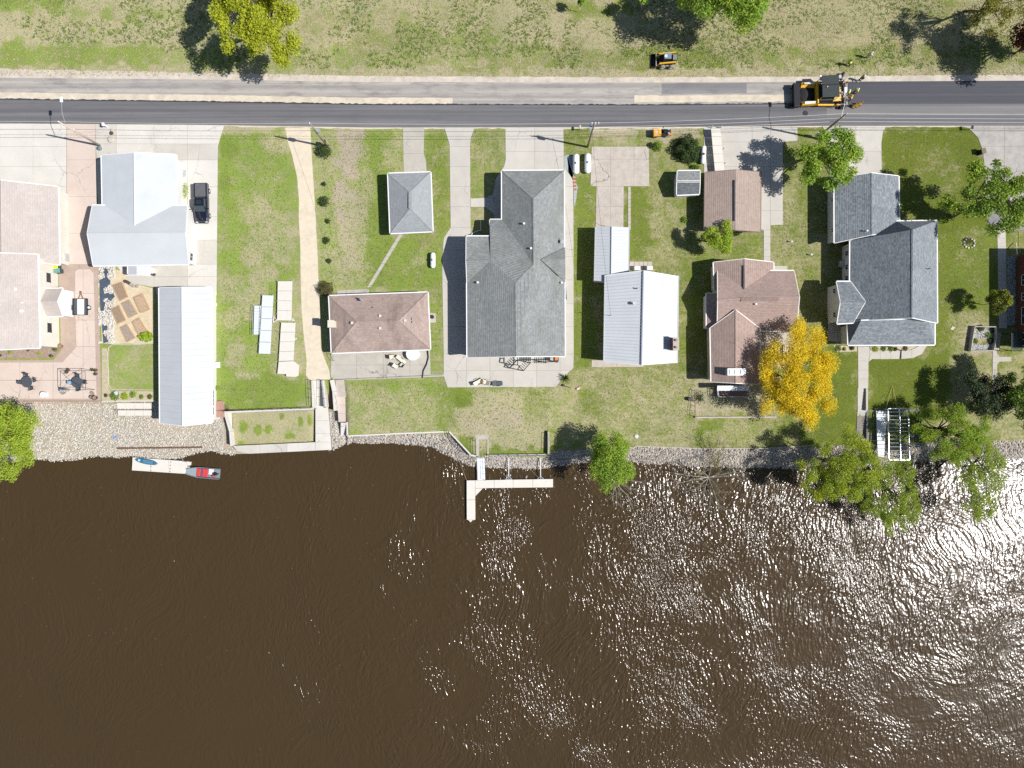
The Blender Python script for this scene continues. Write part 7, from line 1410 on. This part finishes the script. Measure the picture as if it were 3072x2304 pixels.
m = MB(); c = P(1724, 576, 0); m.prism(polyxy([(1719.8, 468), (1700, 464), (1692, 470), (1692.5, 500), (1724, 541), (1733, 560), (1728, 600), (1721.5, 622), (1721.5, 560)]), -.02, .03); solo(m, 'gravel_patch', MT('blue_grey_gravel', (.30, .33, .33), .9, .15, 6, .02), 'blue-grey gravel patch around the western big propane tank', 'gravel', kind='stuff')
# bungalow patio furniture
for i, (x, y, a) in enumerate(((1180, 1071, 100), (1189, 1099, 55))): chair(x, y, R(a), ['cream chair nearest the bungalow wall', 'square cream chair furthest from the bungalow'][i] + ' on the bungalow patio', CUSH, z_=.06, group='cream furniture on the bungalow patio', s=1.2, frame=DARKM)
chair(1206, 1080, R(50), 'long cream bench on the bungalow patio', CUSH, z_=.06, group='cream furniture on the bungalow patio', s=1.1, frame=DARKM, cat='bench', name='patio_bench', long=.9); chair(1208, 1095, R(230), 'pale sofa seat facing the long cream bench', MT('pale_sofa', (.50, .47, .42), .8, .06, 4), z_=.06, group='cream furniture on the bungalow patio', s=1.2, frame=DARKM, cat='chair')
m = MB(); c = P(1240, 1062, .06); m.cyl((c.x, c.y, .06), .95, .75, 24); m.lathe((c.x, c.y, .81), [(.98, 0), (.98, .06), (.1, .14), (.01, .15)], 24); solo(m, 'hot_tub', MT('white_tub_cover', (.68, .68, .66), .6, .05, 3), 'round white covered tub under the eave on the bungalow patio', 'hot tub')
m = MB(); c = P(1236, 1075, .06); m.box((c.x, c.y, .2), (.9, .35, .3), -.4); solo(m, 'tub_step', TRIM, 'small white step beside the round white tub', 'step', bevel=.02)
m = MB(); c = P(1297, 951, .05); m.cyl((c.x, c.y, .05), .28, .5, 16); m.cyl((c.x, c.y, .55), .2, .04, 12); solo(m, 'air_conditioner', DARKM, 'round air conditioner on the slab east of the bungalow', 'air conditioner')
# brown house deck rail
t = railing('white railed little deck south of the brown gabled house', [(2149, 1170), (2244, 1170), (2245, 1190), (2151, 1190), (2149, 1170)], .5, .95, TRIM, gap_=1.18, r=.04)
m = MB(); m.prism(polyxy([(2150, 1160), (2244, 1160), (2245, 1190), (2151, 1190)], .4), .25, .45); m.build('deck', MT('brown_deck_boards', (.22, .14, .12), .8, .2, 5), t)
g = G(2098, 1192); t = thing('garden_ornament', 'blue-green leafy garden ornament west of the white railed deck', 'plant', g); rs2 = np.random.RandomState(8); leaves('foliage', rs2.normal(size=(300, 3)) * np.array([.35, .4, .3]) + np.array(g) + np.array([0, 0, .4]), None, .09, LF['dark'], t, rs2)
m = MB(); c = G(2068, 1197); m.cyl((c.x, c.y, 0), .3, .5, 14); solo(m, 'dark_barrel', DKP, 'dark barrel left of the rusty short fence', 'barrel')
t = thing('picnic_bench', 'pale slatted bench seen through the golden tree', 'bench', P(2364, 1040, .4))
for k in range(6): m = MB(); m.prism(polyxy([(2350 + k * 5, 1034), (2353.6 + k * 5, 1034), (2353.6 + k * 5, 1072), (2350 + k * 5, 1072)], .45), .38, .45); m.build('slat', MT('pale_wood', (.60, .52, .38), .7, .08, 4), t)
for x, y in ((2352, 1037), (2376, 1037), (2352, 1069), (2376, 1069)): c = P(x, y, .4); m = MB(); m.box((c.x, c.y, .2), (.08, .08, .4)); m.build('leg', MT('pale_wood', (.6, .52, .38)), t)
paving('patio', [(2281, 998), (2388, 998), (2390, 1100), (2282, 1100)], C_O, xs=(2308, 2334, 2361), ys=(1023, 1049, 1075), jit=.02)
# slate house side patio, beds, posts
paving('patio', [(2484, 968), (2543, 972), (2543, 1030), (2484, 1022)], C_G, xs=(2513,), ys=(998,), z=.04)
m = MB(); c1, c2 = P(2531, 975, 0), P(2533, 1026, 0); m.prism([(c1.x - .05, c1.y), (c1.x + .05, c1.y), (c2.x + .05, c2.y), (c2.x - .05, c2.y)], 0, 1.0); solo(m, 'porch_rail_wall', GALV, 'thin pale rail along the shaded side patio of the slate house', 'railing')
paving('garden_bed', [(2500, 1036), (2570, 1040), (2571, 1054), (2512, 1056)], MT('pebble_bed', (.42, .35, .26), .95, .2, 4, .03), z=.04); paving('garden_bed', [(2610, 1040), (2756, 1036), (2732, 1049), (2702, 1051), (2612, 1050)], MT('pebble_bed', (.42, .35, .26)), z=.04)
t = thing('bed_fence', 'pale timber frame around the gravel bed near the brick house', 'fence', P(2920, 1000, 0)); FQ = [(2921, 980), (2984, 981), (2987, 1012), (2978, 1052), (2909, 1053), (2915, 1016), (2921, 980)]
for a_, b_ in zip(FQ, FQ[1:]): m = MB(); box_between(m, G(*a_, .35), G(*b_, .35), .12, .7); m.build('frame_board', C_G, t)
paving('paver_walk', [(2982, 998), (3004, 998), (2996, 1050), (2978, 1050)], C_O, ys=(1008, 1018, 1028, 1038), xs=(2992,), jit=.02, gap=1)
t = thing('patio_canopy', 'dark glazed patio cover beside the brick house', 'canopy', P(3030, 1025, 0)); cz = 2.2
for k in range(4):
    for j in range(3): a_, b_ = 3036 + j * 10.5, 1000 + k * 12.5; m = MB(); m.prism(polyxy([(a_, b_), (a_ + 9.8, b_), (a_ + 9.8, b_ + 11.8), (a_, b_ + 11.8)], cz), cz - .03, cz); m.build('pane', MT('smoked_glass', (.03, .06, .055), .12, .1, 1, spec=.7), t)
for x in (3035, 3067): m = MB(); m.tube([P(x, 999, cz), P(x, 1051, cz)], .05, 6); m.build('beam', DARKM, t)
m = MB()
for x, y in ((3035, 999), (3067, 999), (3035, 1051), (3067, 1051)): c = P(x, y, cz); m.tube([(c.x, c.y, 0), (c.x, c.y, cz)], .05, 6)
m.build('post', DARKM, t)
m = MB(); g = G(1909, 1309); m.lathe(tuple(g), [(.15, 0), (.35, .06), (.3, .16), (.05, .2)], 10); solo(m, 'pale_boulder', ST[3], 'small white boulder alone on the lawn above the river bank', 'stone')
m = MB(); g = G(2857, 984); m.prism([(g.x - .35, g.y - .2), (g.x + .1, g.y - .3), (g.x + .4, g.y + .1), (g.x, g.y + .25)], g.z, g.z + .06); solo(m, 'bare_patch_stone', C_Y, 'flat pale stone in the lawn east of the slate grey house', 'stone')
m = MB(); c = P(3050, 744, 0); m.tube([P(3048, 728, .3), P(3052, 762, 1.4)], .06, 6); solo(m, 'white_pole', TRIM, 'white downpipe slanting from the corner of the dark brick house', 'pipe')
m = MB(); m.tube([P(3055, 690, .04), P(3058, 705, .04), P(3056, 730, .04), P(3061, 758, .04)], .03, 5); solo(m, 'garden_hose', MT('yellow_green_hose', (.45, .50, .10), .6, .1, 3), 'yellow-green garden hose on the grass by the dark brick house', 'hose')
m = MB(); c = P(650, 912, 0)
# put the locally built things in their places
for o, loc, rz in PLACE: o.location = loc; o.rotation_euler = (0, 0, rz); BASE[o.name] = Vector(loc)
